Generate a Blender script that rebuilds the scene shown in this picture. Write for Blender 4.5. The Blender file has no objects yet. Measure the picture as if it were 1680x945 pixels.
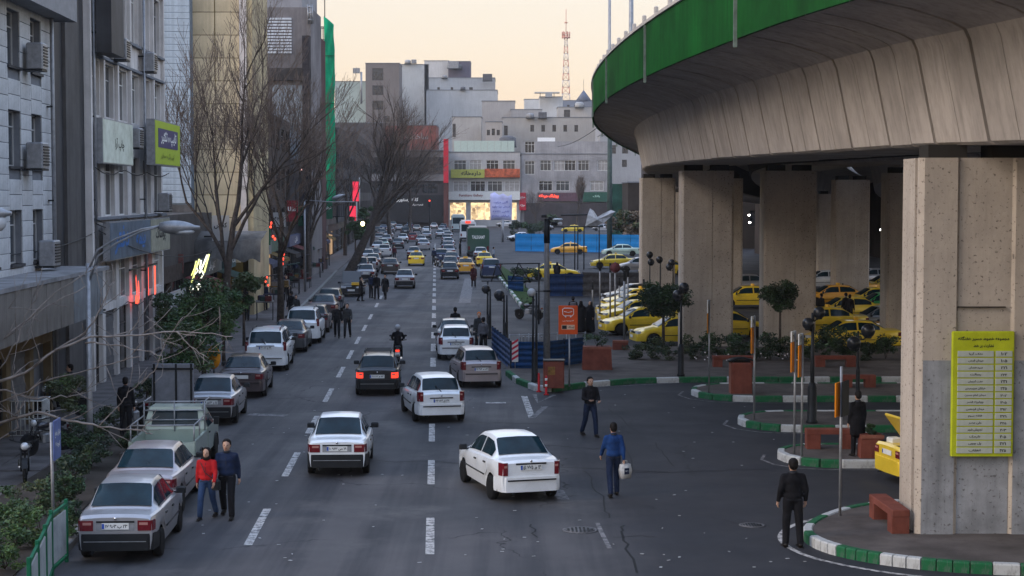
import bpy, bmesh, math, random
from mathutils import Vector, Matrix
R = random.Random(7)
S = bpy.context.scene
COL = S.collection
PI = math.pi
def rad(a): return math.radians(a)

# ---------------------------------------------------------------- camera
F, HC = 2800.0, 7.2                     # focal length in pixels of a 1680 px wide picture, eye height
PITCH = math.atan((472.5 - 320) / F)
cam = bpy.data.cameras.new('camera'); co = bpy.data.objects.new('camera', cam); COL.objects.link(co)
cam.sensor_width = 36; cam.lens = 36 * F / 1680
cam.clip_start = 0.5; cam.clip_end = 9000
co.location = (0, 0, HC); co.rotation_euler = (PI / 2 - PITCH, 0, 0)
S.camera = co
S.render.resolution_x = 1024; S.render.resolution_y = 576

# ---------------------------------------------------------------- sky and sun (dusk, sun low on the left)
W = bpy.data.worlds.new('World'); S.world = W; W.use_nodes = True
nt = W.node_tree; nt.nodes.clear()
def wn(t): return nt.nodes.new(t)
out = wn('ShaderNodeOutputWorld'); add = wn('ShaderNodeAddShader')
b1 = wn('ShaderNodeBackground'); b2 = wn('ShaderNodeBackground')
sky = wn('ShaderNodeTexSky'); sky.sky_type = 'NISHITA'; sky.sun_disc = False
SUN_EL, SUN_AZ = 28.0, -112.0             # degrees; azimuth from +Y towards +X
sky.sun_elevation = rad(SUN_EL); sky.sun_rotation = rad(SUN_AZ)
sky.air_density = 1.2; sky.dust_density = 2.0
b1.inputs['Strength'].default_value = 0.05
tc = wn('ShaderNodeTexCoord'); sep = wn('ShaderNodeSeparateXYZ'); ramp = wn('ShaderNodeValToRGB')
nt.links.new(tc.outputs['Generated'], sep.inputs[0]); nt.links.new(sep.outputs['Z'], ramp.inputs[0])
cr = ramp.color_ramp; cr.elements[0].position = 0.0; cr.elements[0].color = (.41, .27, .18, 1)
cr.elements[1].position = 1.0; cr.elements[1].color = (.40, .55, .86, 1)
for p, c in ((.03, (.41, .275, .195)), (.11, (.41, .305, .225)), (.25, (.62, .61, .63)), (.5, (.55, .67, .92))):
    e = cr.elements.new(p); e.color = (*c, 1)
b2.inputs['Strength'].default_value = 0.86
nt.links.new(ramp.outputs[0], b2.inputs['Color']); nt.links.new(sky.outputs[0], b1.inputs['Color'])
nt.links.new(b1.outputs[0], add.inputs[0]); nt.links.new(b2.outputs[0], add.inputs[1]); nt.links.new(add.outputs[0], out.inputs[0])
sun = bpy.data.lights.new('sun', 'SUN'); so = bpy.data.objects.new('sun', sun); COL.objects.link(so)
sun.energy = .5; sun.angle = rad(22); sun.color = (1, .80, .62)
az = rad(SUN_AZ); el = rad(SUN_EL)
sd = Vector((math.sin(az) * math.cos(el), math.cos(az) * math.cos(el), math.sin(el)))
so.rotation_euler = sd.to_track_quat('Z', 'Y').to_euler()
S.view_settings.view_transform = 'Standard'; S.view_settings.look = 'None'
S.view_settings.exposure = 1.0; S.view_settings.gamma = 1.0
S.cycles.max_bounces = 6; S.cycles.diffuse_bounces = 3; S.cycles.glossy_bounces = 3; S.cycles.volume_bounces = 0
S.cycles.transparent_max_bounces = 8; S.cycles.sample_clamp_indirect = 4; S.cycles.use_denoising = True

# ---------------------------------------------------------------- picture <-> place
cP, sP = math.cos(PITCH), math.sin(PITCH)
def ray(px, py):
    x = (px - 840) / F; y = (472.5 - py) / F
    return Vector((x, cP + y * sP, y * cP - sP))
def G(px, py, z=0.0):                    # ground point seen at a pixel
    d = ray(px, py); t = (z - HC) / d.z
    return Vector((d.x * t, d.y * t, z))
def at(px, py, Y):                       # point at distance Y seen at a pixel
    d = ray(px, py); t = Y / d.y
    return Vector((d.x * t, Y, HC + d.z * t))
RS = 0.0445
RA = math.atan(RS)                       # the street runs slightly to the left
def U(u, Y, z=0.0): return Vector((u - RS * Y, Y, z))

# ---------------------------------------------------------------- objects
def tag(o, label=None, cat=None, group=None, kind=None):
    if label: o['label'] = label
    if cat: o['category'] = cat
    if group: o['group'] = group
    if kind: o['kind'] = kind
    return o
def thing(name, label, cat, loc=(0, 0, 0), rz=0.0, group=None):
    o = bpy.data.objects.new(name, None); COL.objects.link(o)
    o.location = loc; o.rotation_euler = (0, 0, rz); o.empty_display_size = .2
    return tag(o, label, cat, group)
def link(name, me, parent=None, loc=(0, 0, 0), rz=0.0, mats=None):
    o = bpy.data.objects.new(name, me); COL.objects.link(o); o.parent = parent
    o.location = loc
    if rz: o.rotation_euler = (0, 0, rz)
    if mats is not None:
        for i, m in enumerate(mats):
            if m is not None and i < len(o.material_slots):
                o.material_slots[i].link = 'OBJECT'; o.material_slots[i].material = m
    return o
KIDS = None
def children_map():
    d = {}
    for o in COL.objects:
        if o.parent: d.setdefault(o.parent.name, []).append(o)
    return d
def tree_of(o):
    ks = [c for c in COL.objects if c.parent == o]
    return (o, [tree_of(c) for c in ks])
def copy_tree(t, parent=None, skip=()):
    src, ks = t
    c = src.copy(); COL.objects.link(c); c.parent = parent
    for k in ks:
        if k[0].name.split('.')[0] in skip: continue
        copy_tree(k, c, skip)
    return c
def recolour(o, old, new):
    for s in o.material_slots:
        if s.material == old:
            s.link = 'OBJECT'; s.material = new
    for c in o.children: recolour(c, old, new)

class MB:
    """collects shapes into one mesh"""
    def __init__(s): s.v = []; s.f = []; s.m = []; s.sm = []
    def add(s, vs, fs, m=0, smooth=False):
        n = len(s.v); s.v += [tuple(v) for v in vs]
        for f in fs: s.f.append([i + n for i in f]); s.m.append(m); s.sm.append(smooth)
        return s
    def box(s, c, d, m=0, rz=0.0, M=None):
        x, y, z = d[0] / 2, d[1] / 2, d[2] / 2
        vs = [Vector(p) for p in ((-x,-y,-z),(x,-y,-z),(x,y,-z),(-x,y,-z),(-x,-y,z),(x,-y,z),(x,y,z),(-x,y,z))]
        if M is not None: vs = [M @ v for v in vs]
        elif rz:
            q = Matrix.Rotation(rz, 3, 'Z'); vs = [q @ v for v in vs]
        c = Vector(c); vs = [v + c for v in vs]
        return s.add(vs, [(0,3,2,1),(4,5,6,7),(0,1,5,4),(1,2,6,5),(2,3,7,6),(3,0,4,7)], m)
    def b2(s, a, b, m=0):                # box from corner to corner
        return s.box([(a[i] + b[i]) / 2 for i in range(3)], [abs(b[i] - a[i]) for i in range(3)], m)
    def cbox(s, c, d, bev, m=0, M=None): # box with chamfered vertical and top edges
        x, y, z = d[0] / 2, d[1] / 2, d[2] / 2; b = bev
        def ring(k, zz): 
            X, Y = x - k, y - k
            return [(-X+b,-Y,zz),(X-b,-Y,zz),(X,-Y+b,zz),(X,Y-b,zz),(X-b,Y,zz),(-X+b,Y,zz),(-X,Y-b,zz),(-X,-Y+b,zz)]
        vs = [Vector(p) for p in ring(0, -z) + ring(0, z - b) + ring(b * .8, z)]
        if M is not None: vs = [M @ v for v in vs]
        c = Vector(c); vs = [v + c for v in vs]
        fs = [tuple(range(7, -1, -1)), tuple(range(16, 24))]
        for r in (0, 8):
            for i in range(8): j = (i + 1) % 8; fs.append((r+i, r+j, r+8+j, r+8+i))
        return s.add(vs, fs, m)
    def tube(s, pts, rs, n=6, m=0, caps=True, smooth=True):
        pts = [Vector(p) for p in pts]
        if not hasattr(rs, '__len__'): rs = [rs] * len(pts)
        vs = []; up = None
        for i, p in enumerate(pts):
            d = (pts[min(i+1, len(pts)-1)] - pts[max(i-1, 0)])
            d = d.normalized() if d.length > 1e-9 else Vector((0,0,1))
            if up is None:
                up = Vector((1,0,0)) if abs(d.x) < .8 else Vector((0,1,0))
            a = (up - d * up.dot(d))
            if a.length < 1e-5: a = d.orthogonal()
            a.normalize(); up = a; b = d.cross(a)
            for k in range(n):
                t = 2 * PI * k / n; vs.append(p + (a * math.cos(t) + b * math.sin(t)) * rs[i])
        fs = []
        for i in range(len(pts) - 1):
            for k in range(n): l = (k+1) % n; fs.append((i*n+k, i*n+l, i*n+n+l, i*n+n+k))
        s.add(vs, fs, m, smooth)
        if caps:
            q = len(s.v) - len(vs)
            for f in (list(range(n-1, -1, -1)), list(range(len(vs)-n, len(vs)))):
                s.f.append([i + q for i in f]); s.m.append(m); s.sm.append(False)
        return s
    def lathe(s, prof, n=16, c=(0,0,0), m=0, axis='z', smooth=True):
        vs = []
        for r, h in prof:
            for k in range(n):
                t = 2 * PI * k / n; a, b = r * math.cos(t), r * math.sin(t)
                p = (a, b, h) if axis == 'z' else ((h, a, b) if axis == 'x' else (b, h, a))
                vs.append((p[0]+c[0], p[1]+c[1], p[2]+c[2]))
        fs = []
        for i in range(len(prof) - 1):
            for k in range(n): l = (k+1) % n; fs.append((i*n+k, i*n+l, i*n+n+l, i*n+n+k))
        if prof[0][0] > 1e-4: fs.append(tuple(range(n-1, -1, -1)))
        if prof[-1][0] > 1e-4: fs.append(tuple(range(len(vs)-n, len(vs))))
        return s.add(vs, fs, m, smooth)
    def prism(s, poly, h0, h1, m=0, plane='xy'):
        n = len(poly)
        def P(a, b, h): return (a, b, h) if plane == 'xy' else ((a, h, b) if plane == 'xz' else (h, a, b))
        vs = [P(a, b, h0) for a, b in poly] + [P(a, b, h1) for a, b in poly]
        return s.add(vs, [tuple(range(n-1, -1, -1)), tuple(range(n, 2*n))] + [(i, (i+1) % n, n+(i+1) % n, n+i) for i in range(n)], m)
    def mesh(s, name, mats, sharp=None, fix=True):
        me = bpy.data.meshes.new(name); me.from_pydata(s.v, [], s.f)
        for m in (mats if isinstance(mats, (list, tuple)) else [mats]): me.materials.append(m)
        me.polygons.foreach_set('material_index', s.m); me.polygons.foreach_set('use_smooth', s.sm)
        if fix:
            bm = bmesh.new(); bm.from_mesh(me); bmesh.ops.recalc_face_normals(bm, faces=bm.faces); bm.to_mesh(me); bm.free()
        me.update()
        if sharp: me.set_sharp_from_angle(angle=rad(sharp))
        return me
    def build(s, name, mats, parent=None, loc=(0,0,0), rz=0.0, sharp=None, fix=True):
        return link(name, s.mesh(name, mats, sharp, fix), parent, loc, rz)
def struct(o): o['kind'] = 'structure'; return o

# ---------------------------------------------------------------- materials (procedural)
MATS = {}
def mat(name, col, rough=.6, metal=0.0, var=.12, scale=3.0, bump=0.0, spec=.12, emit=None, es=0.0, coat=0.0, streak=0.0, dirt=0.0, bscale=None, alpha=None):
    if name in MATS: return MATS[name]
    m = bpy.data.materials.new(name); m.use_nodes = True; t = m.node_tree; N = t.nodes; L = t.links
    b = N['Principled BSDF']; b.inputs['Roughness'].default_value = rough; b.inputs['Metallic'].default_value = metal
    b.inputs['Specular IOR Level'].default_value = spec
    if coat: b.inputs['Coat Weight'].default_value = coat; b.inputs['Coat Roughness'].default_value = .06
    tcn = N.new('ShaderNodeTexCoord'); src = tcn.outputs['Object']
    c = (*col, 1)
    b.inputs['Base Color'].default_value = c
    last = None
    def mixc(fac, dark):
        nonlocal last
        mx = N.new('ShaderNodeMix'); mx.data_type = 'RGBA'
        if last is None: mx.inputs[6].default_value = c
        else: L.new(last, mx.inputs[6])
        mx.inputs[7].default_value = dark; L.new(fac, mx.inputs[0]); last = mx.outputs[2]
    if var:
        n1 = N.new('ShaderNodeTexNoise'); n1.inputs['Scale'].default_value = scale; n1.inputs['Detail'].default_value = 6; n1.inputs['Roughness'].default_value = .65
        L.new(src, n1.inputs['Vector'])
        mr = N.new('ShaderNodeMapRange'); mr.inputs[1].default_value = .35; mr.inputs[2].default_value = .65; L.new(n1.outputs[0], mr.inputs[0])
        mixc(mr.outputs[0], tuple(v * (1 - var * 2) for v in col) + (1,))
    if streak:
        mp = N.new('ShaderNodeMapping'); mp.inputs['Scale'].default_value = (2.2, 2.2, .12); L.new(src, mp.inputs[0])
        n2 = N.new('ShaderNodeTexNoise'); n2.inputs['Scale'].default_value = 1.6; n2.inputs['Detail'].default_value = 7; n2.inputs['Roughness'].default_value = .7; L.new(mp.outputs[0], n2.inputs['Vector'])
        m2 = N.new('ShaderNodeMapRange'); m2.inputs[1].default_value = .46; m2.inputs[2].default_value = .72; m2.inputs[4].default_value = streak; L.new(n2.outputs[0], m2.inputs[0])
        mixc(m2.outputs[0], tuple(v * .35 for v in col) + (1,))
    if dirt:
        n3 = N.new('ShaderNodeTexNoise'); n3.inputs['Scale'].default_value = 14; n3.inputs['Detail'].default_value = 8; L.new(src, n3.inputs['Vector'])
        m3 = N.new('ShaderNodeMapRange'); m3.inputs[1].default_value = .60; m3.inputs[2].default_value = .68; m3.inputs[4].default_value = dirt; L.new(n3.outputs[0], m3.inputs[0])
        mixc(m3.outputs[0], (.05, .04, .035, 1))
    if last is not None: L.new(last, b.inputs['Base Color'])
    if bump:
        n4 = N.new('ShaderNodeTexNoise'); n4.inputs['Scale'].default_value = bscale or scale * 8; n4.inputs['Detail'].default_value = 5; L.new(src, n4.inputs['Vector'])
        bp = N.new('ShaderNodeBump'); bp.inputs['Strength'].default_value = bump; bp.inputs['Distance'].default_value = .02
        L.new(n4.outputs[0], bp.inputs['Height']); L.new(bp.outputs[0], b.inputs['Normal'])
    if emit: b.inputs['Emission Color'].default_value = (*emit, 1); b.inputs['Emission Strength'].default_value = es
    if alpha is not None: b.inputs['Alpha'].default_value = alpha
    MATS[name] = m; return m
def paint(name, col, rough=.32, metal=.15): return mat('paint_' + name, col, rough, metal, var=.08, scale=1.6, coat=.6, dirt=.0, spec=.5)

P_WHITE = paint('white', (.76, .79, .82)); P_SILVER = paint('silver', (.36, .36, .38), .35, .5); P_PINKSILVER = paint('rosy_silver', (.36, .32, .33), .35, .5)
P_DARK = paint('dark_grey', (.05, .055, .062)); P_BLACK = paint('black', (.014, .016, .02)); P_BROWN = paint('brown', (.06, .045, .05))
P_BLUE = paint('navy', (.02, .035, .09)); P_GREY = paint('grey', (.18, .19, .2)); P_GREENISH = paint('pale_green', (.28, .34, .29))
P_YELLOW = paint('taxi_yellow', (.78, .55, .03)); P_ORANGE = paint('taxi_orange', (.78, .38, .04)); P_RED = paint('dark_red', (.25, .02, .02)); P_GREEN = paint('green', (.03, .30, .06)); P_MINT = paint('mint', (.42, .55, .48)); P_BEIGE = paint('beige', (.5, .46, .4))
GLASS = mat('glass', (.010, .028, .040), .10, 0, var=.3, scale=1.5, spec=.22)
GLASS_B = mat('window_glass', (.05, .06, .07), .12, 0, var=.25, scale=.7, spec=.8)
RUBBER = mat('rubber', (.010, .010, .011), .85, var=.2, spec=.2); RIM = mat('rim_metal', (.30, .31, .33), .4, .6, var=.1)
BLKPL = mat('black_plastic', (.012, .014, .017), .55, var=.15, spec=.25); CHROME = mat('chrome', (.55, .56, .58), .2, .9, var=0)
TAIL = mat('taillight_red', (.13, .006, .012), .2, var=.1, scale=20, spec=.6); TAIL_ON = mat('taillight_lit', (.5, .01, .01), .3, var=0, emit=(1, .06, .03), es=.8)
LAMPW = mat('headlight_glass', (.5, .52, .55), .12, .2, var=0); PLATE = mat('plate_white', (.62, .63, .62), .5, var=.06); PLATEB = mat('plate_blue', (.03, .08, .35), .5, var=0)
LENS = mat('lamp_lens', (.34,.16,.14), .2, var=0)
INK = mat('ink_black', (.02, .02, .022), .7, var=0); PLATEY = mat('plate_yellow', (.65, .38, .05), .5, var=.05)
UNDER = mat('underbody', (.012, .012, .013), .9, var=0)
CONC = mat('deck_concrete', (.43, .385, .35), .85, var=.14, scale=.5, streak=.55, bump=.4, bscale=9)
CONCP = mat('pillar_concrete', (.46, .40, .34), .85, var=.12, scale=.6, streak=.28, dirt=.7, bump=.5, bscale=11)
CONCL = mat('pale_concrete', (.52, .47, .42), .8, var=.12, scale=1.2, streak=.3, bump=.3)
SEAM = mat('seam_shadow_gap', (.03, .028, .026), .9, var=0)
GREENP = mat('parapet_green', (.006, .095, .014), .55, var=.28, scale=.3, streak=.6)
METG = mat('galvanised', (.30, .31, .33), .45, .5, var=.15, scale=6); METD = mat('dark_steel', (.025, .028, .032), .5, .4, var=.2)
BARK = mat('bark', (.085, .068, .058), .9, var=.3, scale=6, bump=.6); TWIG = mat('twig_bark', (.19, .145, .12), .9, var=.25, scale=3); PALETWIG = mat('pale_twig', (.30, .26, .235), .85, var=.25, scale=3)
# ================================================================ writing (Arabic letters joined by hand)
_AR = dict(zip('اآبپتثجچحخدذرزژسشصضطظعغفقکگلمنهوی',
    (0xFE8D,0xFE81,0xFE8F,0xFB56,0xFE95,0xFE99,0xFE9D,0xFB7A,0xFEA1,0xFEA5,0xFEA9,0xFEAB,0xFEAD,0xFEAF,0xFB8A,0xFEB1,0xFEB5,0xFEB9,0xFEBD,0xFEC1,0xFEC5,0xFEC9,0xFECD,0xFED1,0xFED5,0xFB8E,0xFB92,0xFEDD,0xFEE1,0xFEE5,0xFEE9,0xFEED,0xFBFC)))
_RIGHT = 'اآدذرزژو'
def shape(s):
    if not any(c in _AR for c in s): return s
    o = []
    for i, c in enumerate(s):
        if c not in _AR: o.append(c); continue
        pj = i > 0 and s[i-1] in _AR and s[i-1] not in _RIGHT
        nj = i + 1 < len(s) and s[i+1] in _AR and c not in _RIGHT
        o.append(chr(_AR[c] + (3 if pj and nj else 2 if nj else 1 if pj else 0)))
    toks = []; num = ''
    for c in o:
        if c in '۰۱۲۳۴۵۶۷۸۹0123456789': num += c; continue
        if num: toks.append(num); num = ''
        toks.append(c)
    if num: toks.append(num)
    return ''.join(reversed(toks))
_TM = {}
def text_mesh(s, w, h, m, depth=.004):
    key = (s, round(w, 3), round(h, 3), m.name)
    if key in _TM: return _TM[key]
    c = bpy.data.curves.new('lettering', 'FONT'); c.body = shape(s); c.resolution_u = 1; c.size = 1; c.offset = .028
    o = bpy.data.objects.new('tmp', c); COL.objects.link(o); bpy.context.view_layer.update()
    me = bpy.data.meshes.new_from_object(o.evaluated_get(bpy.context.evaluated_depsgraph_get()))
    bpy.data.objects.remove(o); bpy.data.curves.remove(c)
    xs = [v.co.x for v in me.vertices]; ys = [v.co.y for v in me.vertices]
    x0, x1, y0, y1 = min(xs), max(xs), min(ys), max(ys)
    for v in me.vertices:                # lies in the xz plane and faces -y
        v.co = ((v.co.x - (x0+x1)/2) / (x1-x0) * w, 0, (v.co.y - (y0+y1)/2) / (y1-y0) * h)
    me.materials.clear(); me.materials.append(m); me.name = 'lettering'
    _TM[key] = me; return me
def text(s, w, h, m, parent, loc, rz=0.0, name='lettering'):
    return link(name, text_mesh(s, w, h, m), parent, loc, rz)

# ================================================================ cars
def lerp(a, b, t): return a + (b - a) * t
def pl(pts, x):
    if x <= pts[0][0]: return pts[0][1]
    for (a, b), (c, d) in zip(pts, pts[1:]):
        if x <= c: return lerp(b, d, (x - a) / (c - a) if c > a else 1)
    return pts[-1][1]
SPEC = dict(
    sedan=dict(L=3.94, W=1.60, H=1.45, tz=.96, hz=.93, yb=-1.36, yr=-.72, yf=.28, yc=1.05, rw=.54, wb=2.35, wr=.285, bump='black', tl=(.43,.78,.66,.86), plate=.75, fr=.12),
    longsedan=dict(L=4.40, W=1.70, H=1.42, tz=.97, hz=.90, yb=-1.50, yr=-.78, yf=.42, yc=1.18, rw=.56, wb=2.67, wr=.30, bump='paint', tl=(.50,.83,.70,.88), plate=.78, fr=.12),
    roundsedan=dict(L=3.95, W=1.64, H=1.46, tz=1.00, hz=.90, yb=-1.40, yr=-.80, yf=.30, yc=1.12, rw=.55, wb=2.40, wr=.29, bump='paint', tl=(.57,.80,.66,.96), plate=.84, fr=.28),
    hatch=dict(L=3.83, W=1.65, H=1.44, tz=.97, hz=.88, yb=-1.72, yr=-1.42, yf=.28, yc=1.10, rw=.56, wb=2.44, wr=.29, bump='paint', tl=(.58,.81,.70,1.0), plate=.72, fr=.25),
    boxhatch=dict(L=3.70, W=1.60, H=1.46, tz=.98, hz=.92, yb=-1.68, yr=-1.28, yf=.30, yc=1.05, rw=.56, wb=2.34, wr=.285, bump='black', tl=(.50,.78,.66,.86), plate=.72, fr=.14),
    suv=dict(L=4.30, W=1.82, H=1.68, tz=1.08, hz=1.05, yb=-1.98, yr=-1.66, yf=.40, yc=1.22, rw=.63, wb=2.67, wr=.35, bump='paint', tl=(.74,.90,.86,1.22), plate=.98, fr=.18),
)
def make_car(kind, rack=False, wiper=False):
    p = SPEC[kind]; L, Wd, H = p['L'], p['W'], p['H']; hl = L / 2; hw = Wd / 2
    root = thing('parked_car', None, 'car')
    tz, hz, yb, yr, yf, yc, rw = (p[k] for k in ('tz','hz','yb','yr','yf','yc','rw'))
    deck = [(-hl, tz-.07), (-hl+.06, tz-.01), (yb, tz), (yc, hz), (hl-.35, hz-.12), (hl-.05, hz-.24), (hl, hz-.32)]
    top = [(-hl, tz-.07), (-hl+.06, tz-.01), (yb, tz), (lerp(yb,yr,.85), lerp(tz,H,.9)), (yr, H-.035), (lerp(yr,yf,.35), H), (yf-.1, H-.012), (lerp(yf,yc,.12), H-.075), (yc, hz), (hl-.35, hz-.12), (hl-.05, hz-.24), (hl, hz-.32)]
    wys = (-p['wb']/2 - .02, p['wb']/2 + .05); wr = p['wr']; AR = wr + .065; fr = p['fr']
    def sec(y):
        e = abs(y) / hl; w = hw * (1 - (.07 + fr * .25) * e ** 7 - .02 * e * e)
        zb = .24 + (.05 * e ** 6)
        for wy in wys:
            if abs(y - wy) < AR: zb = max(zb, wr + math.sqrt(AR*AR - (y-wy)**2) * .98)
        d, zt = pl(deck, y), pl(top, y); t = max(0, min(1, (zt - d) / (H - d)))
        sh = d - .10
        zb2 = min(zb, sh - .06)
        return [(w*.95, zb2), (w*.99, lerp(zb2, sh, .35)), (w, lerp(zb2, sh, .7)), (w*.992, sh), (w*.955, d-.03), (w*.90, d),
                (lerp(w*.80, rw, t), lerp(d+.006, H-.075, t)), (lerp(w*.72, rw*.90, t), lerp(d+.012, H-.025, t)), (lerp(w*.45, rw*.5, t), lerp(d+.025, H-.004, t)), (0, lerp(d+.03, H+.004, t))]
    ys = {round(v, 4) for v in [-hl, -hl+.06, yb, lerp(yb,yr,.85), yr, lerp(yr,yf,.35), yf-.1, lerp(yf,yc,.12), yc, hl-.35, hl-.05, hl]}
    for wy in wys:
        for k in range(9): ys.add(round(wy - AR * math.cos(PI * k / 8), 4))
    for k in range(15): ys.add(round(-hl + L * k / 14, 4))
    ys = sorted(y for y in ys if -hl <= y <= hl)
    b = MB(); n = len(sec(0)); rows = []
    for y in ys:
        s = sec(y); yy = y
        row = [(x, y, z) for x, z in s] + [(-x, y, z) for x, z in reversed(s[:-1])]
        rows.append(row)
    m = len(rows[0]); vs = [v for r in rows for v in r]; fs = []
    for i in range(len(rows) - 1):
        for k in range(m - 1): fs.append((i*m+k, (i+1)*m+k, (i+1)*m+k+1, i*m+k+1))
    fs.append(tuple(range(m))); fs.append(tuple(range(len(vs)-m, len(vs))))
    b.add(vs, fs, 0, True)
    b.box((0, 0, .33), (Wd-.12, L-.5, .16), 1)
    for wy in wys:                       # dark wheel wells
        b.box((0, wy, .45), (Wd-.36, .62, .34), 1)
    body = b.build('body', [P_WHITE, UNDER], root, sharp=28)
    def grid(rowsp, name, mt, flip=False):
        g = MB(); k = len(rowsp[0]); g.add([v for r in rowsp for v in r], [(i*k+j, i*k+j+1, (i+1)*k+j+1, (i+1)*k+j) for i in range(len(rowsp)-1) for j in range(k-1)], 0, True)
        return g.build(name, [mt], root, fix=False)
    def glassrow(y, off, dy):
        s = sec(y); a, c, d, e = s[6], s[7], s[8], s[9]
        # inset the edges
        pts = [(a[0]*.96, a[1]+.012), (c[0], c[1]+.01), (d[0], d[1]), (0, e[1])]
        pts = pts + [(-x, z) for x, z in reversed(pts[:-1])]
        return [(x, y+dy, z+off) for x, z in pts]
    if yb < yr:
        ang = math.atan2(H-tz, yr-yb)
        rr = [glassrow(lerp(yb, yr, t), .012*math.cos(ang)+.004, -.012*math.sin(ang)) for t in (.08, .4, .7, .84)]
        grid(rr, 'rear_window', GLASS)
    ang = math.atan2(H-hz, yc-yf)
    grid([glassrow(lerp(yc, yf, t), .016*math.cos(ang)+.006, .014*math.sin(ang)) for t in (.06, .4, .7, .86)][::-1], 'windscreen', GLASS)
    ymid = lerp(yr, yf, .52)
    for sgn in (1, -1):
        for (a, c) in ((lerp(yb, yr, .42), ymid-.05), (ymid+.03, lerp(yc, yf, .32))):
            if kind in ('hatch','boxhatch','suv') and a < yr: a = max(a, yr-.12)
            rws = []
            for k in range(7):
                y = lerp(a, c, k/6); s = sec(y); q0, q1 = s[5], s[6]
                rws.append([(sgn*(lerp(q0[0], q1[0], t)+.008), y, lerp(q0[1], q1[1], t)+.004) for t in (.10, .5, .93)])
            grid(rws if sgn < 0 else rws, 'side_window', GLASS)
        # doors with a raised edge, handle as a sub-part
        for (a, c) in ((wys[0]+AR*.55, ymid-.01), (ymid+.012, wys[1]-AR-.06)):
            g = MB(); pts = []
            for k in range(5):
                y = lerp(a, c, k/4)
                s = sec(y); s0 = sec(max(y, wys[0]+AR+.01))
                pts.append([(sgn*(x+.011), y, z) for x, z in (s[1], s[2], s[3], s[4])])
            fs = []; vs = [v for r in pts for v in r]; nn = len(vs)
            for i in range(4):
                for j in range(3): fs.append((i*4+j, i*4+j+1, i*4+j+5, i*4+j+4))
            vs2 = [(v[0]-sgn*.03, v[1], v[2]) for v in vs]
            edge = [0,1,2,3,7,11,15,19,18,17,16,12,8,4]
            for q in range(len(edge)):
                i0, i1 = edge[q], edge[(q+1) % len(edge)]; fs.append((i0, i1, nn+i1, nn+i0))
            g.add(vs + vs2, fs, 0, True)
            d = g.build('door', [P_WHITE], root, sharp=30)
            hb = MB(); s = sec(a + .18); hb.box((sgn*(s[3][0]+.025), a+.17, s[3][1]-.03), (.03, .15, .035), 0); hb.build('handle', [BLKPL], d)
        g = MB(); y0_, y1_ = wys[0]+AR+.03, wys[1]-AR-.07; g.tube([(sgn*(sec(y)[2][0]+.016), y, .54) for y in [lerp(y0_,y1_,k/4) for k in range(5)]], .018, 5); g.build('side_trim', [BLKPL], root)
        mi = MB(); s = sec(yc-.25); mi.cbox((sgn*(s[4][0]+.10), yc-.22, s[4][1]+.08), (.20, .10, .14), .03); mi.box((sgn*(s[4][0]-.0), yc-.22, s[4][1]+.03), (.10, .05, .04))
        mi.build('wing_mirror', [BLKPL], root)
        # tail lights and head lights, wrapped round the corners
        x0, x1, z0, z1 = p['tl']; s = sec(-hl+.01)
        w = s[2][0]
        t = MB()
        t.prism([(sgn*x0, -hl-.018), (sgn*(w-.03), -hl-.018), (sgn*(w+.012), -hl+.02), (sgn*(sec(-hl+.16)[2][0]+.012), -hl+.16), (sgn*(w-.1), -hl+.14), (sgn*x0, -hl+.05)], z0, z1)
        tq = t.build('taillight', [TAIL], root)
        t = MB(); zz = z1 - (z1-z0)*.30; t.box((sgn*(x0+(w-x0)*.42), -hl-.021, zz), ((w-x0)*.6, .008, .05)); t.build('lamp_lens', [LENS], tq)
        t = MB(); w = sec(hl-.02)[2][0]
        t.prism([(sgn*.38, hl+.01), (sgn*(w-.04), hl-.0), (sgn*(w+.01), hl-.06), (sgn*(w+.0), hl-.2), (sgn*.38, hl-.1)], .60, .74)
        t.build('headlight', [LAMPW], root)
    # bumpers
    bl = p['bump'] == 'black'
    for sg, nm in ((-1, 'rear_bumper'), (1, 'front_bumper')):
        g = MB(); w = sec(sg*(hl-.02))[2][0]; w3 = sec(sg*(hl-.42))[2][0]+.012
        yy = sg*hl; zt = .60 if bl else .62
        outl = [(-w3, yy-sg*.42), (-w-.02, yy-sg*.05), (-w+.08, yy+sg*.06), (0, yy+sg*.085), (w-.08, yy+sg*.06), (w+.02, yy-sg*.05), (w3, yy-sg*.42), (w3-.08, yy-sg*.42), (w-.12, yy-sg*.06), (-w+.12, yy-sg*.06), (-w3+.08, yy-sg*.42)]
        inn = lambda k, z: [(x*k, y - sg*.03 if abs(y) > hl else y, z) for x, y in outl]
        rws = [inn(.985, .27), inn(1.0, .34), inn(1.0, zt-.05), inn(.985, zt)]
        q = len(outl); vs = [v for r in rws for v in r]
        fs = [(i*q+k, i*q+(k+1) % q, (i+1)*q+(k+1) % q, (i+1)*q+k) for i in range(3) for k in range(q)] + [tuple(range(q)), tuple(range(3*q, 4*q))]
        g.add(vs, fs, 0, True)
        bo = g.build(nm, [BLKPL if bl else P_WHITE], root, sharp=35)
        tr = MB(); tr.box((0, yy+sg*.085, .46 if bl else .55), (w*1.7, .012, .014 if bl else .035)); tr.build('bumper_trim', [METG if bl else BLKPL], bo)
    g = MB(); g.tube([(-.45,-hl+.25,.24),(-.45,-hl-.06,.23)], .028, 8); g.build('exhaust', [METD], root)
    # number plates
    pz = p['plate']; rec = MB(); rec.box((0, -hl-.006, pz+.085), (.74, .02, .035)); rec.build('boot_trim', [BLKPL], root)
    if kind == 'sedan': 
        rec = MB(); rec.box((0, -hl-.002, pz), (.74, .014, .17)); rec.build('plate_recess', [METG], root)
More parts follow.
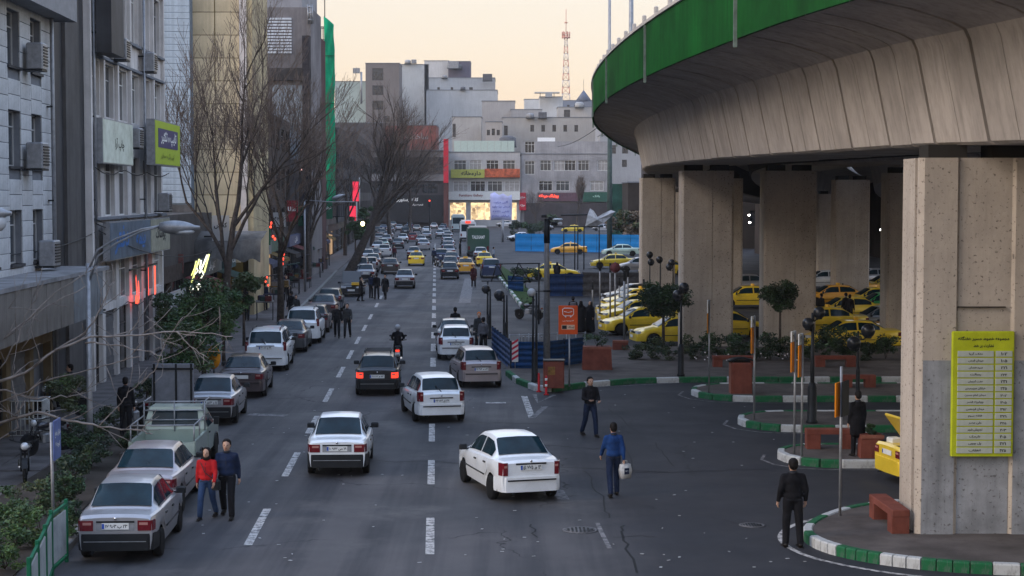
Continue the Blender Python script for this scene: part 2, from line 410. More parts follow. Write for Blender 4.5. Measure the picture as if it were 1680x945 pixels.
    for sg, z in ((-1, pz), (1, .48)):
        y = sg*(hl+.015) if sg < 0 else hl+.10
        g = MB(); g.box((0, y, z), (.52, .014, .125), 0); g.box((-sg*(-.235) if sg < 0 else .235, y+sg*.009, z), (.045, .006, .10), 1)
        g.build('number_plate', [PLATE, PLATEB], root)
    g = MB(); g.box((0, hl+.005, .66), (.66, .03, .10)); g.build('grille', [BLKPL], root)
    g = MB(); g.lathe([(.0, .0), (.03, 0), (.03, .012), (0, .012)], 8, (0, -hl-.02, pz+.15 if kind != 'suv' else pz+.22), axis='y'); g.build('badge', [CHROME], root)
    for sx in (1, -1):
        for wy in wys:
            g = MB(); g.lathe([(wr*.62, -.085), (wr*.93, -.09), (wr, -.06), (wr, .06), (wr*.93, .09), (wr*.62, .085)], 20, axis='x')
            wh = g.build('wheel', [RUBBER], root, (sx*(hw-.10), wy, wr))
            g = MB(); g.lathe([(.001, .068), (wr*.16, .072), (wr*.2, .05), (wr*.55, .045), (wr*.64, .082), (wr*.66, .07)], 16, axis='x')
            for k in range(6):
                a = k * PI/3; q = Matrix.Rotation(a, 3, 'X'); c = q @ Vector((.06, 0, wr*.37)); g.box(c, (.025, wr*.15, wr*.5), 0, M=q)
            rm = g.build('rim', [RIM], wh)
            if sx < 0: rm.rotation_euler = (0, 0, PI)
    if wiper or kind in ('hatch', 'suv'):
        g = MB(); g.tube([(0, -hl+.06, tz+.03), (-.16, lerp(yb,yr,.35)-.035, lerp(tz,H,.45)+.0), ], .014, 5); g.build('rear_wiper', [BLKPL], root)
    if rack:
        g = MB()
        for x in (-.46, .46): g.tube([(x, yr+.15, H+.02), (x, yr+.15, H+.10), (x, yf-.15, H+.10), (x, yf-.15, H+.02)], .016, 5)
        for k in range(4): y = lerp(yr+.15, yf-.15, k/3); g.tube([(-.5, y, H+.10), (.5, y, H+.10)], .014, 5)
        g.build('roof_rack', [BLKPL], root)
    if kind == 'suv':
        g = MB()
        for x in (-.56, .56): g.tube([(x, yr+.1, H-.02), (x, yr+.2, H+.06), (x, yf-.2, H+.06), (x, yf-.1, H-.02)], .022, 5)
        g.build('roof_rail', [BLKPL], root)
    return root
def taxi_sign(root, H):
    g = MB(); g.cbox((0, -.25, H+.06), (.42, .16, .12), .02); o = g.build('taxi_sign', [PLATEY], root); return o

CARS = {}
def proto(kind, **k):
    key = (kind, tuple(sorted(k)))
    if key not in CARS:
        r = make_car(kind, **k); CARS[key] = [tree_of(r), r, False]
    return CARS[key]
FAR_SKIP = ('handle', 'rear_wiper', 'badge', 'bumper_trim', 'boot_trim', 'plate_recess')
def car(kind, px, py, col, label, yaw=0.0, group=None, near=False, plate=None, name='car', cat='car', lit=False, pos=None, road=True, **k):
    """px, py: where the middle of the rear tyre line meets the road in the photo; yaw turns left"""
    e = proto(kind, **k)
    if not e[2]: c = e[1]; e[2] = True
    else: c = copy_tree(e[0], None, () if near else FAR_SKIP)
    c.name = name
    p = G(px, py) if pos is None else Vector((pos[0], pos[1], 0))
    th = yaw + (RA if road else 0)
    s = SPEC[kind]; off = s['wb']/2 + .02
    c.rotation_euler = (0, 0, th)
    # the tyre line seen belongs to whichever axle is nearer to the eye
    if pos is None: p = p + Vector((-math.sin(th), math.cos(th), 0)) * (off if math.cos(th) > 0 else -off) if road else p
    c.location = p
    tag(c, label, cat, group)
    COLS.append((c, col, lit))
    if plate:
        L = s['L']; text(plate, .43, .10, INK, c, (.02, -L/2-.0235, s['plate']))
    return c
COLS = []
def finish_cars():
    km = children_map(); rq = random.Random(9); W2 = [paint('white_b', (.56,.57,.58)), paint('white_c', (.50,.51,.54), .4), P_SILVER, P_WHITE]; D2 = [P_DARK, paint('dark_b', (.035,.05,.075)), paint('dark_c', (.06,.05,.045))]
    for c, col, lit in COLS:
        if c.location.y > 105: col = rq.choice(W2) if col is P_WHITE else rq.choice(D2) if col is P_DARK else col
        for o in km.get(c.name, []):
            for q in [o] + km.get(o.name, []):
                for s in q.material_slots:
                    if s.material == P_WHITE and col is not P_WHITE: s.link = 'OBJECT'; s.material = col
                    elif lit and s.material == TAIL: s.link = 'OBJECT'; s.material = TAIL_ON
# ================================================================ people
def capsule(mb, a, b, ra, rb, n=10, flat=1.0, k=3):
    a, b = Vector(a), Vector(b); d = b - a; L = d.length; d = d.normalized() if L > 1e-6 else Vector((0,0,1))
    pts = []; rs = []
    for i in range(k, 0, -1): t = i * PI / 2 / (k+.3); pts.append(a - d * ra * math.sin(t)); rs.append(ra * math.cos(t))
    pts.append(a); rs.append(ra); pts.append(b); rs.append(rb)
    for i in range(1, k+1): t = i * PI / 2 / (k+.3); pts.append(b + d * rb * math.sin(t)); rs.append(rb * math.cos(t))
    q = len(mb.v); mb.tube(pts, rs, n)
    if flat != 1.0:
        for i in range(q, len(mb.v)):
            x, y, z = mb.v[i]; cy = lerp(a.y, b.y, max(0, min(1, (Vector((x,y,z))-a).dot(d)/max(L,1e-6)))); mb.v[i] = (x, cy + (y-cy)*flat, z)
def ell(mb, c, r, n=12, k=8):
    vs = []
    for i in range(1, k):
        t = PI * i / k
        for j in range(n): s = 2*PI*j/n; vs.append((c[0]+r[0]*math.sin(t)*math.cos(s), c[1]+r[1]*math.sin(t)*math.sin(s), c[2]+r[2]*math.cos(t)))
    fs = [(i*n+j, i*n+(j+1) % n, (i+1)*n+(j+1) % n, (i+1)*n+j) for i in range(k-2) for j in range(n)]
    fs += [tuple(range(n-1, -1, -1)), tuple((k-2)*n+j for j in range(n))]
    mb.add(vs, fs, 0, True)
def fuse(mb, vox, smooth=2, extra=None, name='body', mats=()):
    me = mb.mesh('tmp', [INK]); o = bpy.data.objects.new('tmp', me); COL.objects.link(o)
    r = o.modifiers.new('r', 'REMESH'); r.mode = 'VOXEL'; r.voxel_size = vox; r.use_smooth_shade = True
    s = o.modifiers.new('s', 'SMOOTH'); s.factor = .5; s.iterations = smooth
    bpy.context.view_layer.update()
    m2 = bpy.data.meshes.new_from_object(o.evaluated_get(bpy.context.evaluated_depsgraph_get()))
    bpy.data.objects.remove(o); bpy.data.meshes.remove(me)
    if extra is not None:
        bm = bmesh.new(); bm.from_mesh(m2); e = extra.mesh('e', [INK]); bm.from_mesh(e); bm.to_mesh(m2); bm.free()
    m2.name = name; m2.materials.clear()
    for m in mats: m2.materials.append(m)
    m2.polygons.foreach_set('material_index', [0]*len(m2.polygons)); m2.polygons.foreach_set('use_smooth', [True]*len(m2.polygons))
    return m2
SKIN = mat('skin', (.42, .26, .19), .55, var=.08, scale=20); HAIR = mat('hair_black', (.010, .008, .008), .7, var=.2, scale=30)
def cloth(n, c): return mat('cloth_' + n, c, .9, var=.22, scale=7, bump=.8, bscale=9, spec=.12)
C_BLACK = cloth('black', (.012, .012, .015)); C_NAVY = cloth('navy', (.016, .026, .06)); C_BLUE = cloth('blue', (.015, .05, .17)); C_RED = cloth('red', (.42, .015, .018)); C_JEANS = cloth('jeans', (.035, .065, .14))
C_GREY = cloth('grey', (.14, .14, .16)); C_DKGREY = cloth('charcoal', (.035, .038, .042)); C_PALE = cloth('pale_blue', (.25, .3, .38)); C_WHITE = cloth('white', (.6, .6, .6)); C_ORANGE = cloth('orange', (.7, .2, .05)); C_SHOE = mat('shoe_leather', (.015, .013, .012), .5, var=.1)
POSES = {   # legs (L thigh, L shin, R thigh, R shin) and arms (upper L, fore L, upper R, fore R) in degrees, forwards positive; out = arm spread
    'stand': dict(legs=(3, -2, -3, -4), arms=(4, 12, 2, 14), out=9, spread=.10),
    'walk': dict(legs=(24, 4, -14, -34), arms=(-16, -2, 18, 34), out=8, spread=.085),
    'walk2': dict(legs=(-12, -30, 20, 2), arms=(20, 40, -14, 2), out=10, spread=.085),
    'hold': dict(legs=(16, 2, -10, -28), arms=(8, 75, 12, 85), out=10, spread=.09),
    'pockets': dict(legs=(2, -3, -4, -6), arms=(-6, 22, -6, 22), out=12, spread=.10),
    'ride': dict(legs=(72, -8, 72, -8), arms=(42, 62, 42, 62), out=16, spread=.20),
    'sit': dict(legs=(82, 6, 78, 2), arms=(25, 70, 20, 75), out=10, spread=.10),
}
def A(o, L, deg, side=0.0):
    t = rad(deg); s = rad(side)
    return Vector((o[0] + math.sin(s)*L, o[1] + math.sin(t)*math.cos(s)*L, o[2] - math.cos(t)*math.cos(s)*L))
BODIES = {}
def person_meshes(pose, coat='jacket', female=False, vox=.016):
    key = (pose, coat, female)
    if key in BODIES: return BODIES[key]
    P = POSES[pose]; h = 1.0
    hipz, shz = .53, .815; J = {}
    for i, sx in enumerate((-1, 1)):
        hp = Vector((sx*.052, 0, hipz)); kn = A(hp, .25, P['legs'][i*2], sx*P['spread']*25); an = A(kn, .245, P['legs'][i*2+1], sx*2)
        J[sx] = [hp, kn, an]
        sh = Vector((sx*.100, 0, shz-.008)); elb = A(sh, .165, P['arms'][i*2], sx*P['out'])
        inn = -sx*18 if P['arms'][i*2+1] > 60 else sx*3
        wri = A(elb, .145, P['arms'][i*2+1], inn); J[sx, 'a'] = [sh, elb, wri]
    low = min(J[-1][2].z, J[1][2].z); dz = .043 - low if pose not in ('ride',) else 0
    for k in J: J[k] = [p + Vector((0,0,dz)) for p in J[k]]
    D = Vector((0, 0, dz)); out = {}
    b = MB(); ex = MB()
    ell(b, D+Vector((0,.004,.938)), (.046,.058,.068)); ell(b, D+Vector((0,.022,.902)), (.037,.041,.040)); ell(b, D+Vector((0,.067,.922)), (.010,.014,.015), 8, 6)
    for sx in (-1, 1): ell(b, D+Vector((sx*.043,-.002,.925)), (.006,.012,.018), 8, 6)
    capsule(b, D+Vector((0,-.005,.80)), D+Vector((0,.002,.895)), .036, .032)
    ell(b, D+Vector((0,0,.74)), (.080,.052,.078)); ell(b, D+Vector((0,0,.64)), (.066,.046,.09)); ell(b, D+Vector((0,0,.56)), (.078,.054,.05))
    for sx in (-1, 1):
        hp, kn, an = J[sx]; capsule(b, hp, kn, .047, .032); capsule(b, kn, an, .032, .021); capsule(b, an+Vector((0,-.012,-.015)), an+Vector((0,.085,-.028)), .020, .016)
        sh, elb, wri = J[sx, 'a']; capsule(b, sh, elb, .024, .020); capsule(b, elb, wri, .022, .015)
        d = (wri-elb).normalized(); pc = wri + d*.032
        capsule(b, wri, pc + d*.012, .015, .018)
        side = Vector((0, 1, 0)); side = (side - d*side.dot(d)).normalized(); nrm = d.cross(side) * sx
        for f in range(4):
            base = pc + d*.022 + side*((f-1.5)*.0105); ln = (.030,.036,.034,.026)[f]
            m1 = base + (d*.8 + nrm*-.25).normalized()*ln*.55; m2 = m1 + (d*.45 + nrm*-.75).normalized()*ln*.6
            ex.tube([base-d*.012, m1, m2], [.0058,.0055,.0045], 6)
        tb = wri + d*.018 + side*.014; t1 = tb + (d*.5+side*.7).normalized()*.022; t2 = t1 + (d*.8+nrm*-.4).normalized()*.018
        ex.tube([tb, t1, t2], [.0075,.0068,.0052], 6)
    out['body'] = fuse(b, .011, 1, ex, 'body', [SKIN])
    c = MB()
    tq = .012 if coat != 'tshirt' else .006
    ell(c, D+Vector((0,-.002,.755)), (.094+tq,.062+tq,.080)); ell(c, D+Vector((0,0,.665)), (.086+tq,.060+tq,.10)); ell(c, D+Vector((0,0,.585)), (.088+tq,.064+tq,.07))
    capsule(c, D+Vector((0,-.012,.80)), D+Vector((0,-.006,.842)), .052, .044)
    for sx in (-1, 1):
        sh, elb, wri = J[sx, 'a']; capsule(c, sh+Vector((-sx*.006,0,-.006)), elb, .040, .032); capsule(c, elb, wri - (wri-elb).normalized()*.008, .031, .024)
        capsule(c, D+Vector((sx*.02,0,.812)), sh+Vector((-sx*.01,0,-.006)), .038, .036)
    if coat == 'long':
        for sx in (-1, 1): capsule(c, D+Vector((sx*.045,0,.56)), D+Vector((sx*.055,0,.36)), .075, .075)
        capsule(c, D+Vector((0,0,.58)), D+Vector((0,.0,.36)), .088, .09)
    out['jacket'] = fuse(c, .014, 2, None, 'jacket', [C_BLACK])
    t = MB(); ell(t, D+Vector((0,0,.555)), (.094,.068,.06))
    for sx in (-1, 1):
        hp, kn, an = J[sx]; capsule(t, hp, kn, .054, .043); capsule(t, kn, an+Vector((0,0,.008)), .043, .036)
    out['trousers'] = fuse(t, .013, 2, None, 'trousers', [C_BLACK])
    s = MB()
    for sx in (-1, 1):
        an = J[sx][2]; capsule(s, an+Vector((0,-.014,-.014)), an+Vector((0,.085,-.028)), .027, .021); s.box(an+Vector((0,.035,-.042)), (.046,.155,.012))
    out['shoe'] = s.mesh('shoes', [C_SHOE])
    hr = MB(); ell(hr, D+Vector((0,-.008,.956)), (.052,.061,.060)); ell(hr, D+Vector((0,-.028,.932)), (.049,.041,.055))
    if female:
        ell(hr, D+Vector((0,-.006,.948)), (.058,.064,.068)); ell(hr, D+Vector((0,.0,.86)), (.055,.055,.045)); ell(hr, D+Vector((0,-.03,.915)), (.048,.04,.06))
        # the face stays clear of the scarf
        hr.v = [(x, min(y, D.y + .036) if z > D.z+.885 else y, z) for x, y, z in hr.v]
    else:
        hr.v = [(x, min(y, D.y + (.050 if z > D.z+.962 else .022)), z) for x, y, z in hr.v]
    out['hair'] = hr.mesh('hair', [HAIR])
    cl_ = MB(); cl_.lathe([(.040,.838),(.046,.835),(.043,.862),(.037,.864)], 12, (0, D.y-.006, D.z)); cl_.box(D+Vector((0,.064,.70)), (.006,.008,.20)); cl_.box(D+Vector((0,0,.542)), (.150,.116,.010)); out['collar'] = cl_.mesh('collar', [mat('collar_dark', (.03,.032,.04), .8, var=.1)])
    e = MB()
    for sx in (-1, 1): ell(e, D+Vector((sx*.019,.061,.939)), (.008,.005,.005), 6, 4)
    out['eyes'] = e.mesh('eyes', [HAIR])
    m = MB(); ell(m, D+Vector((0,.060,.896)), (.014,.005,.004), 6, 4); out['mouth'] = m.mesh('mouth', [mat('lips', (.25,.08,.07), .5, var=0)])
    out['J'] = J; out['D'] = D
    BODIES[key] = out; return out
def person(px, py, label, h=1.75, pose='stand', face=0.0, jacket=None, trousers=None, coat='jacket', female=False, hair=None, group=None, pos=None, wide=1.0):
    """face: 0 looks away from the camera, pi towards it"""
    m = person_meshes(pose, coat, female)
    p = G(px, py) if pos is None else Vector(pos)
    r = thing('person', label, 'person', p, face, group); r.scale = (h*wide, h*wide, h)
    link('body', m['body'], r)
    link('jacket', m['jacket'], r, mats=[jacket or C_BLACK]); link('trousers', m['trousers'], r, mats=[trousers or C_BLACK]); link('shoes', m['shoe'], r); link('collar', m['collar'], r)
    link('headscarf' if female else 'hair', m['hair'], r, mats=[hair or HAIR]); link('eyes', m['eyes'], r); link('mouth', m['mouth'], r)
    return r, m
def chador(px, py, label, h=1.65, face=0.0):
    m = person_meshes('stand', 'jacket', True)
    r = thing('person', label, 'person', G(px, py), face, 'women in black cloaks by the taxi rank'); r.scale = (h, h, h)
    link('body', m['body'], r)
    if 'cl' not in BODIES:
        c = MB(); ell(c, (0,-.01,.95), (.06,.065,.06)); capsule(c, (0,-.01,.86), (0,-.01,.94), .075, .055)
        capsule(c, (-.08,0,.78), (.08,0,.78), .075, .075); capsule(c, (0,0,.70), (0,0,.5), .12, .135); capsule(c, (0,0,.5), (0,-.01,.10), .135, .165, n=14)
        ell(c, (-.12,.02,.6), (.06,.07,.16)); ell(c, (.12,.02,.6), (.06,.07,.16))
        c.v = [(x, min(y, .045) if z > .87 else y, max(z, .015)) for x, y, z in c.v]
        BODIES['cl'] = fuse(c, .016, 2, None, 'cloak', [C_BLACK])
    link('cloak', BODIES['cl'], r); link('eyes', m['eyes'], r); link('mouth', m['mouth'], r); link('shoes', m['shoe'], r)
    return r

# ================================================================ motorcycles
def make_moto(label, box=False, fabric=None):
    r = thing('motorcycle', label, 'motorcycle')
    for y in (-.64, .64):
        g = MB(); g.lathe([(.23,-.045),(.28,-.05),(.30,-.02),(.30,.02),(.28,.05),(.23,.045)], 20, axis='x'); w = g.build('wheel', [RUBBER], r, (0, y, .30))
        g = MB(); g.lathe([(.205,-.02),(.235,-.03),(.235,.03),(.205,.02)], 20, axis='x'); g.lathe([(.0,-.05),(.045,-.05),(.045,.05),(0,.05)], 10, axis='x')
        for k in range(10): a = 2*PI*k/10; g.tube([(0,.03*math.cos(a),.03*math.sin(a)), (0,.215*math.cos(a),.215*math.sin(a))], .005, 4)
        g.build('rim', [RIM], w)
    g = MB()
    g.tube([(0,.42,.86),(0,.30,.72),(0,-.05,.62),(0,-.35,.70),(0,-.62,.72)], .025, 6); g.tube([(0,.36,.78),(0,.22,.38),(0,-.12,.34),(0,-.2,.62)], .022, 6)
    for s in (-.09, .09):
        g.tube([(s,.64,.30),(s,.50,.66),(s*.8,.40,.94)], .022, 6); g.tube([(s,-.64,.30),(s,-.12,.36)], .02, 6); g.tube([(s,-.60,.34),(s,-.42,.70)], .024, 6)
    g.build('frame', [METD], r)
    g = MB(); ell(g, (0,.16,.80), (.14,.25,.11)); g.build('fuel_tank', [paint('moto', (.02,.02,.03))], r)
    g = MB(); g.cbox((0,-.30,.80), (.25,.68,.10), .04); g.build('saddle', [BLKPL], r)
    g = MB(); g.cbox((0,.06,.46), (.24,.34,.26), .05); g.lathe([(0,0),(.10,0),(.10,.12),(0,.12)], 10, (.0,.14,.40), axis='x'); g.build('engine', [METG], r)
    g = MB(); g.tube([(.14,.10,.34),(.15,-.2,.28),(.15,-.75,.36)], [.022,.03,.045], 8); g.build('exhaust', [CHROME], r)
    g = MB(); g.tube([(-.36,.22,1.04),(-.2,.36,1.0),(0,.40,.97),(.2,.36,1.0),(.36,.22,1.04)], .016, 6); hb = g.build('handlebar', [METD], r)
    for s in (-1, 1):
        g = MB(); g.tube([(s*.26,.30,1.02),(s*.30,.30,1.18)], .008, 4); ell(g, (s*.31,.30,1.21), (.07,.02,.05), 8, 6); g.build('mirror', [BLKPL], hb)
    g = MB(); ell(g, (0,.50,.90), (.10,.09,.10)); g.build('headlight', [LAMPW], r)
    for y, z in ((.64,.30), (-.64,.30)):
        g = MB(); vs = []; fs = []
        for k in range(9):
            a = rad(20 + 140*k/8) if y > 0 else rad(30+120*k/8); vs += [(-.07, y+.34*math.cos(a), z+.34*math.sin(a)), (.07, y+.34*math.cos(a), z+.34*math.sin(a))]
        fs = [(2*i, 2*i+1, 2*i+3, 2*i+2) for i in range(8)]; g.add(vs, fs, 0, True); g.build('mudguard', [BLKPL], r)
    g = MB(); g.box((0,-.84,.66), (.16,.05,.09)); g.build('taillight', [TAIL_ON if 'ridden' in label else TAIL], r)
    g = MB(); g.box((0,-.90,.52), (.20,.012,.15)); g.build('number_plate', [PLATE], r)
    if box: g = MB(); g.cbox((0,-.68,1.02), (.42,.40,.34), .05); g.build('luggage_box', [BLKPL], r)
    return r

# ================================================================ trees
def branchy(base, h, rng, mb_t, mb_c, r0, spread=.6, levels=5, lean=(0,0), first=.28, nb=(3,4), tw=5, up=.25, thick=.02, gnarl=.12):
    def grow(p, d, L, r, lev):
        n = 4 if lev < 2 else 3; pts = [p]; rs = [r]; q = p.copy(); dd = d.copy()
        for i in range(n):
            gq = gnarl if lev else gnarl*.35
            dd = (dd + Vector((rng.gauss(0,gq), rng.gauss(0,gq), rng.gauss(0,gq*.6) + (up*.12 if lev else 0)))).normalized()
            q = q + dd * L / n; pts.append(q.copy()); rs.append(max(r * (1 - .42*(i+1)/n), .009))
        (mb_t if r > thick else mb_c).tube(pts, rs, 7 if lev == 0 else (5 if lev < 2 else 3), caps=False)
        if lev >= levels: return
        k = rng.randint(*nb) if lev else rng.randint(nb[0]+1, nb[1]+1)
        for j in range(k):
            t = rng.uniform(.35, 1.0) if lev else rng.uniform(.55, 1.0)
            i = min(int(t*n), n-1); s = pts[i].lerp(pts[i+1], t*n - i); a = rng.uniform(0, 2*PI)
            side = dd.orthogonal().normalized(); side = Matrix.Rotation(a, 3, dd) @ side
            nd = (dd + side * spread * rng.uniform(.6, 1.3) + Vector((0,0,up))).normalized()
            grow(s, nd, L * rng.uniform(.58, .8), max(rs[i] * .62, .009), lev+1)
        grow(q, (dd + Vector((rng.gauss(0,.15), rng.gauss(0,.15), up*.5))).normalized(), L*.72, rs[-1], lev+1)
    grow(Vector(base), Vector((lean[0], lean[1], 1)).normalized(), h*first, r0, 0)
def bare_tree(label, loc, h, seed, r0=.2, group='bare trees along the left pavement', lean=(0,0), white=False, m_c=None, name='bare_tree', **k):
    rng = random.Random(seed); t, c = MB(), MB()
    branchy((0,0,-.1), h, rng, t, c, r0, lean=lean, **k)
    r = thing(name, label, 'tree', loc, 0, group)
    t.build('trunk', [BARK], r, fix=False); c.build('crown', [m_c or TWIG], r, fix=False)
    if white:
        g = MB(); g.lathe([(r0*1.02, 0), (r0*1.0, 1.0)], 12, (lean[0]*.5, lean[1]*.5, 0)); 
    return r
def leafmat(n, c): return mat('leaf_' + n, c, .6, var=.3, scale=1.3, spec=.35)
L_DARK = leafmat('dark', (.026, .052, .026)); L_MID = leafmat('mid', (.042, .088, .030)); L_OLIVE = leafmat('olive', (.075, .10, .04)); L_LIGHT = leafmat('light', (.085, .15, .04)); L_CITRUS = leafmat('citrus', (.04, .10, .03))
def leaves(mb, clumps, n, size, rng, mats=2):
    tot = sum(r**2 for _, r in clumps)
    for c, r in clumps:
        k = int(n * r**2 / tot); mi = rng.randrange(mats); asp = rng.uniform(.55, .9)
        for _ in range(k):
            d = Vector((rng.gauss(0,1), rng.gauss(0,1), rng.gauss(0,1))).normalized() * r * (rng.random() ** .45)
            d.z *= asp; p = c + d; s = size * rng.uniform(.6, 1.4)
            a = Vector((rng.gauss(0,1), rng.gauss(0,1), rng.gauss(0,.6))).normalized() * s; b = a.orthogonal().normalized() * s * .45
            b = Matrix.Rotation(rng.uniform(0, PI), 3, a.normalized()) @ b
            q = len(mb.v); mb.v += [tuple(p-a), tuple(p-b*.9+a*.1), tuple(p+a), tuple(p+b*.9+a*.1)]; mb.f.append([q,q+1,q+2,q+3]); mb.m.append(mi if rng.random() < .8 else 0); mb.sm.append(False)
def leafy(name, label, cat, loc, trunk_h, rx, rz, seed, n=3000, size=.09, mats=(L_DARK, L_MID), clumps=16, r0=.09, group=None, lean=(0,0), ry=None, stems=False):
    rng = random.Random(seed); r = thing(name, label, cat, loc, 0, group); ry = ry or rx
    c0 = Vector((lean[0]*trunk_h, lean[1]*trunk_h, trunk_h + rz*.9)); cl = []
    for _ in range(clumps):
        d = Vector((rng.gauss(0,1), rng.gauss(0,1), rng.gauss(0,1))).normalized() * rng.uniform(.35, .85)
        cl.append((c0 + Vector((d.x*rx, d.y*ry, d.z*rz)), rng.uniform(.22, .42) * min(rx, rz*1.3)))
    t = MB()
    if trunk_h > .2: t.tube([(0,0,-.05), (lean[0]*trunk_h*.5, lean[1]*trunk_h*.5, trunk_h*.5), tuple(c0-Vector((0,0,rz*.5)))], [r0, r0*.8, r0*.6], 8)
    for c, q in cl[::2]: t.tube([tuple(c0-Vector((0,0,rz*(.5 if trunk_h > .2 else .85)))), tuple((c0+c)/2 + Vector((0,0,-.05))), tuple(c)], [r0*.5, r0*.3, .012], 5)
    t.build('trunk' if trunk_h > .2 else 'stems', [BARK], r)
    g = MB(); leaves(g, cl, n, size, rng, len(mats)); g.build('crown' if trunk_h > .2 else 'foliage', list(mats), r, fix=False)
    return r

# ================================================================ walls with openings
def wall(mb, x0, x1, z0, z1, ops, rec=.18, m=0, mr=None):
    """front in the xz plane at y=0 facing -y, openings (a,b,c,d) with reveals going back by rec"""
    xs = sorted({x0, x1, *[v for o in ops for v in (o[0], o[1])]}); zs = sorted({z0, z1, *[v for o in ops for v in (o[2], o[3])]})
    for i in range(len(xs)-1):
        for j in range(len(zs)-1):
            cx, cz = (xs[i]+xs[i+1])/2, (zs[j]+zs[j+1])/2
            if any(o[0] < cx < o[1] and o[2] < cz < o[3] for o in ops): continue
            mb.add([(xs[i],0,zs[j]), (xs[i+1],0,zs[j]), (xs[i+1],0,zs[j+1]), (xs[i],0,zs[j+1])], [(0,1,2,3)], m)
    mr = m if mr is None else mr
    for a, b, c, d in ops:
        mb.add([(a,0,c),(b,0,c),(b,0,d),(a,0,d),(a,rec,c),(b,rec,c),(b,rec,d),(a,rec,d)], [(0,4,5,1),(3,2,6,7),(0,3,7,4),(1,5,6,2)], mr)
WFRAME = mat('window_frame', (.38, .38, .38), .5, var=.05); WFRAME_W = mat('window_frame_white', (.62, .62, .6), .5, var=.05); WDARK = mat('window_frame_dark', (.06,.055,.05), .5, var=.05)
GLASS_D = mat('window_glass_dark', (.022, .024, .03), .15, var=.3, scale=.6, spec=.6); CURT = mat('curtain', (.32, .30, .29), .9, var=.15, scale=2)
LITW = mat('lit_window', (.3,.2,.1), .5, var=0, emit=(1,.6,.28), es=.8)
_n = LITW.node_tree; _t = _n.nodes.new('ShaderNodeTexCoord'); _v = _n.nodes.new('ShaderNodeTexVoronoi'); _v.inputs['Scale'].default_value = 1.6; _r = _n.nodes.new('ShaderNodeValToRGB'); _r.color_ramp.elements[0].color = (.08,.03,.015,1); _r.color_ramp.elements[1].color = (1,.72,.38,1); _r.color_ramp.elements[1].position = .75
_n.links.new(_t.outputs['Object'], _v.inputs['Vector']); _n.links.new(_v.outputs['Color'], _r.inputs[0]); _n.links.new(_r.outputs[0], _n.nodes['Principled BSDF'].inputs['Emission Color'])
def window(parent, a, b, c, d, y, fm=None, gm=None, cols=2, transom=.28, name='window', fw=.05, rng=None, crt=False):
    g = MB(); fm = fm or WFRAME; gm = gm or GLASS_B
    for x in (a, b-fw): g.b2((x, y-.03, c), (x+fw, y+.03, d))
    for z in (c, d-fw): g.b2((a+fw, y-.03, z), (b-fw, y+.03, z+fw))
    zt = d - (d-c)*transom if transom else None
    for k in range(1, cols): x = lerp(a, b, k/cols); g.b2((x-fw*.4, y-.026, c+fw), (x+fw*.4, y+.026, d-fw))
    if zt: g.b2((a+fw, y-.022, zt-fw*.4), (b-fw, y+.022, zt+fw*.4))
    w = g.build(name, [fm], parent)
    g = MB(); g.b2((a+fw*.5, y+.004, c+fw*.5), (b-fw*.5, y+.016, d-fw*.5)); g.build('pane', [gm], w)
    return w
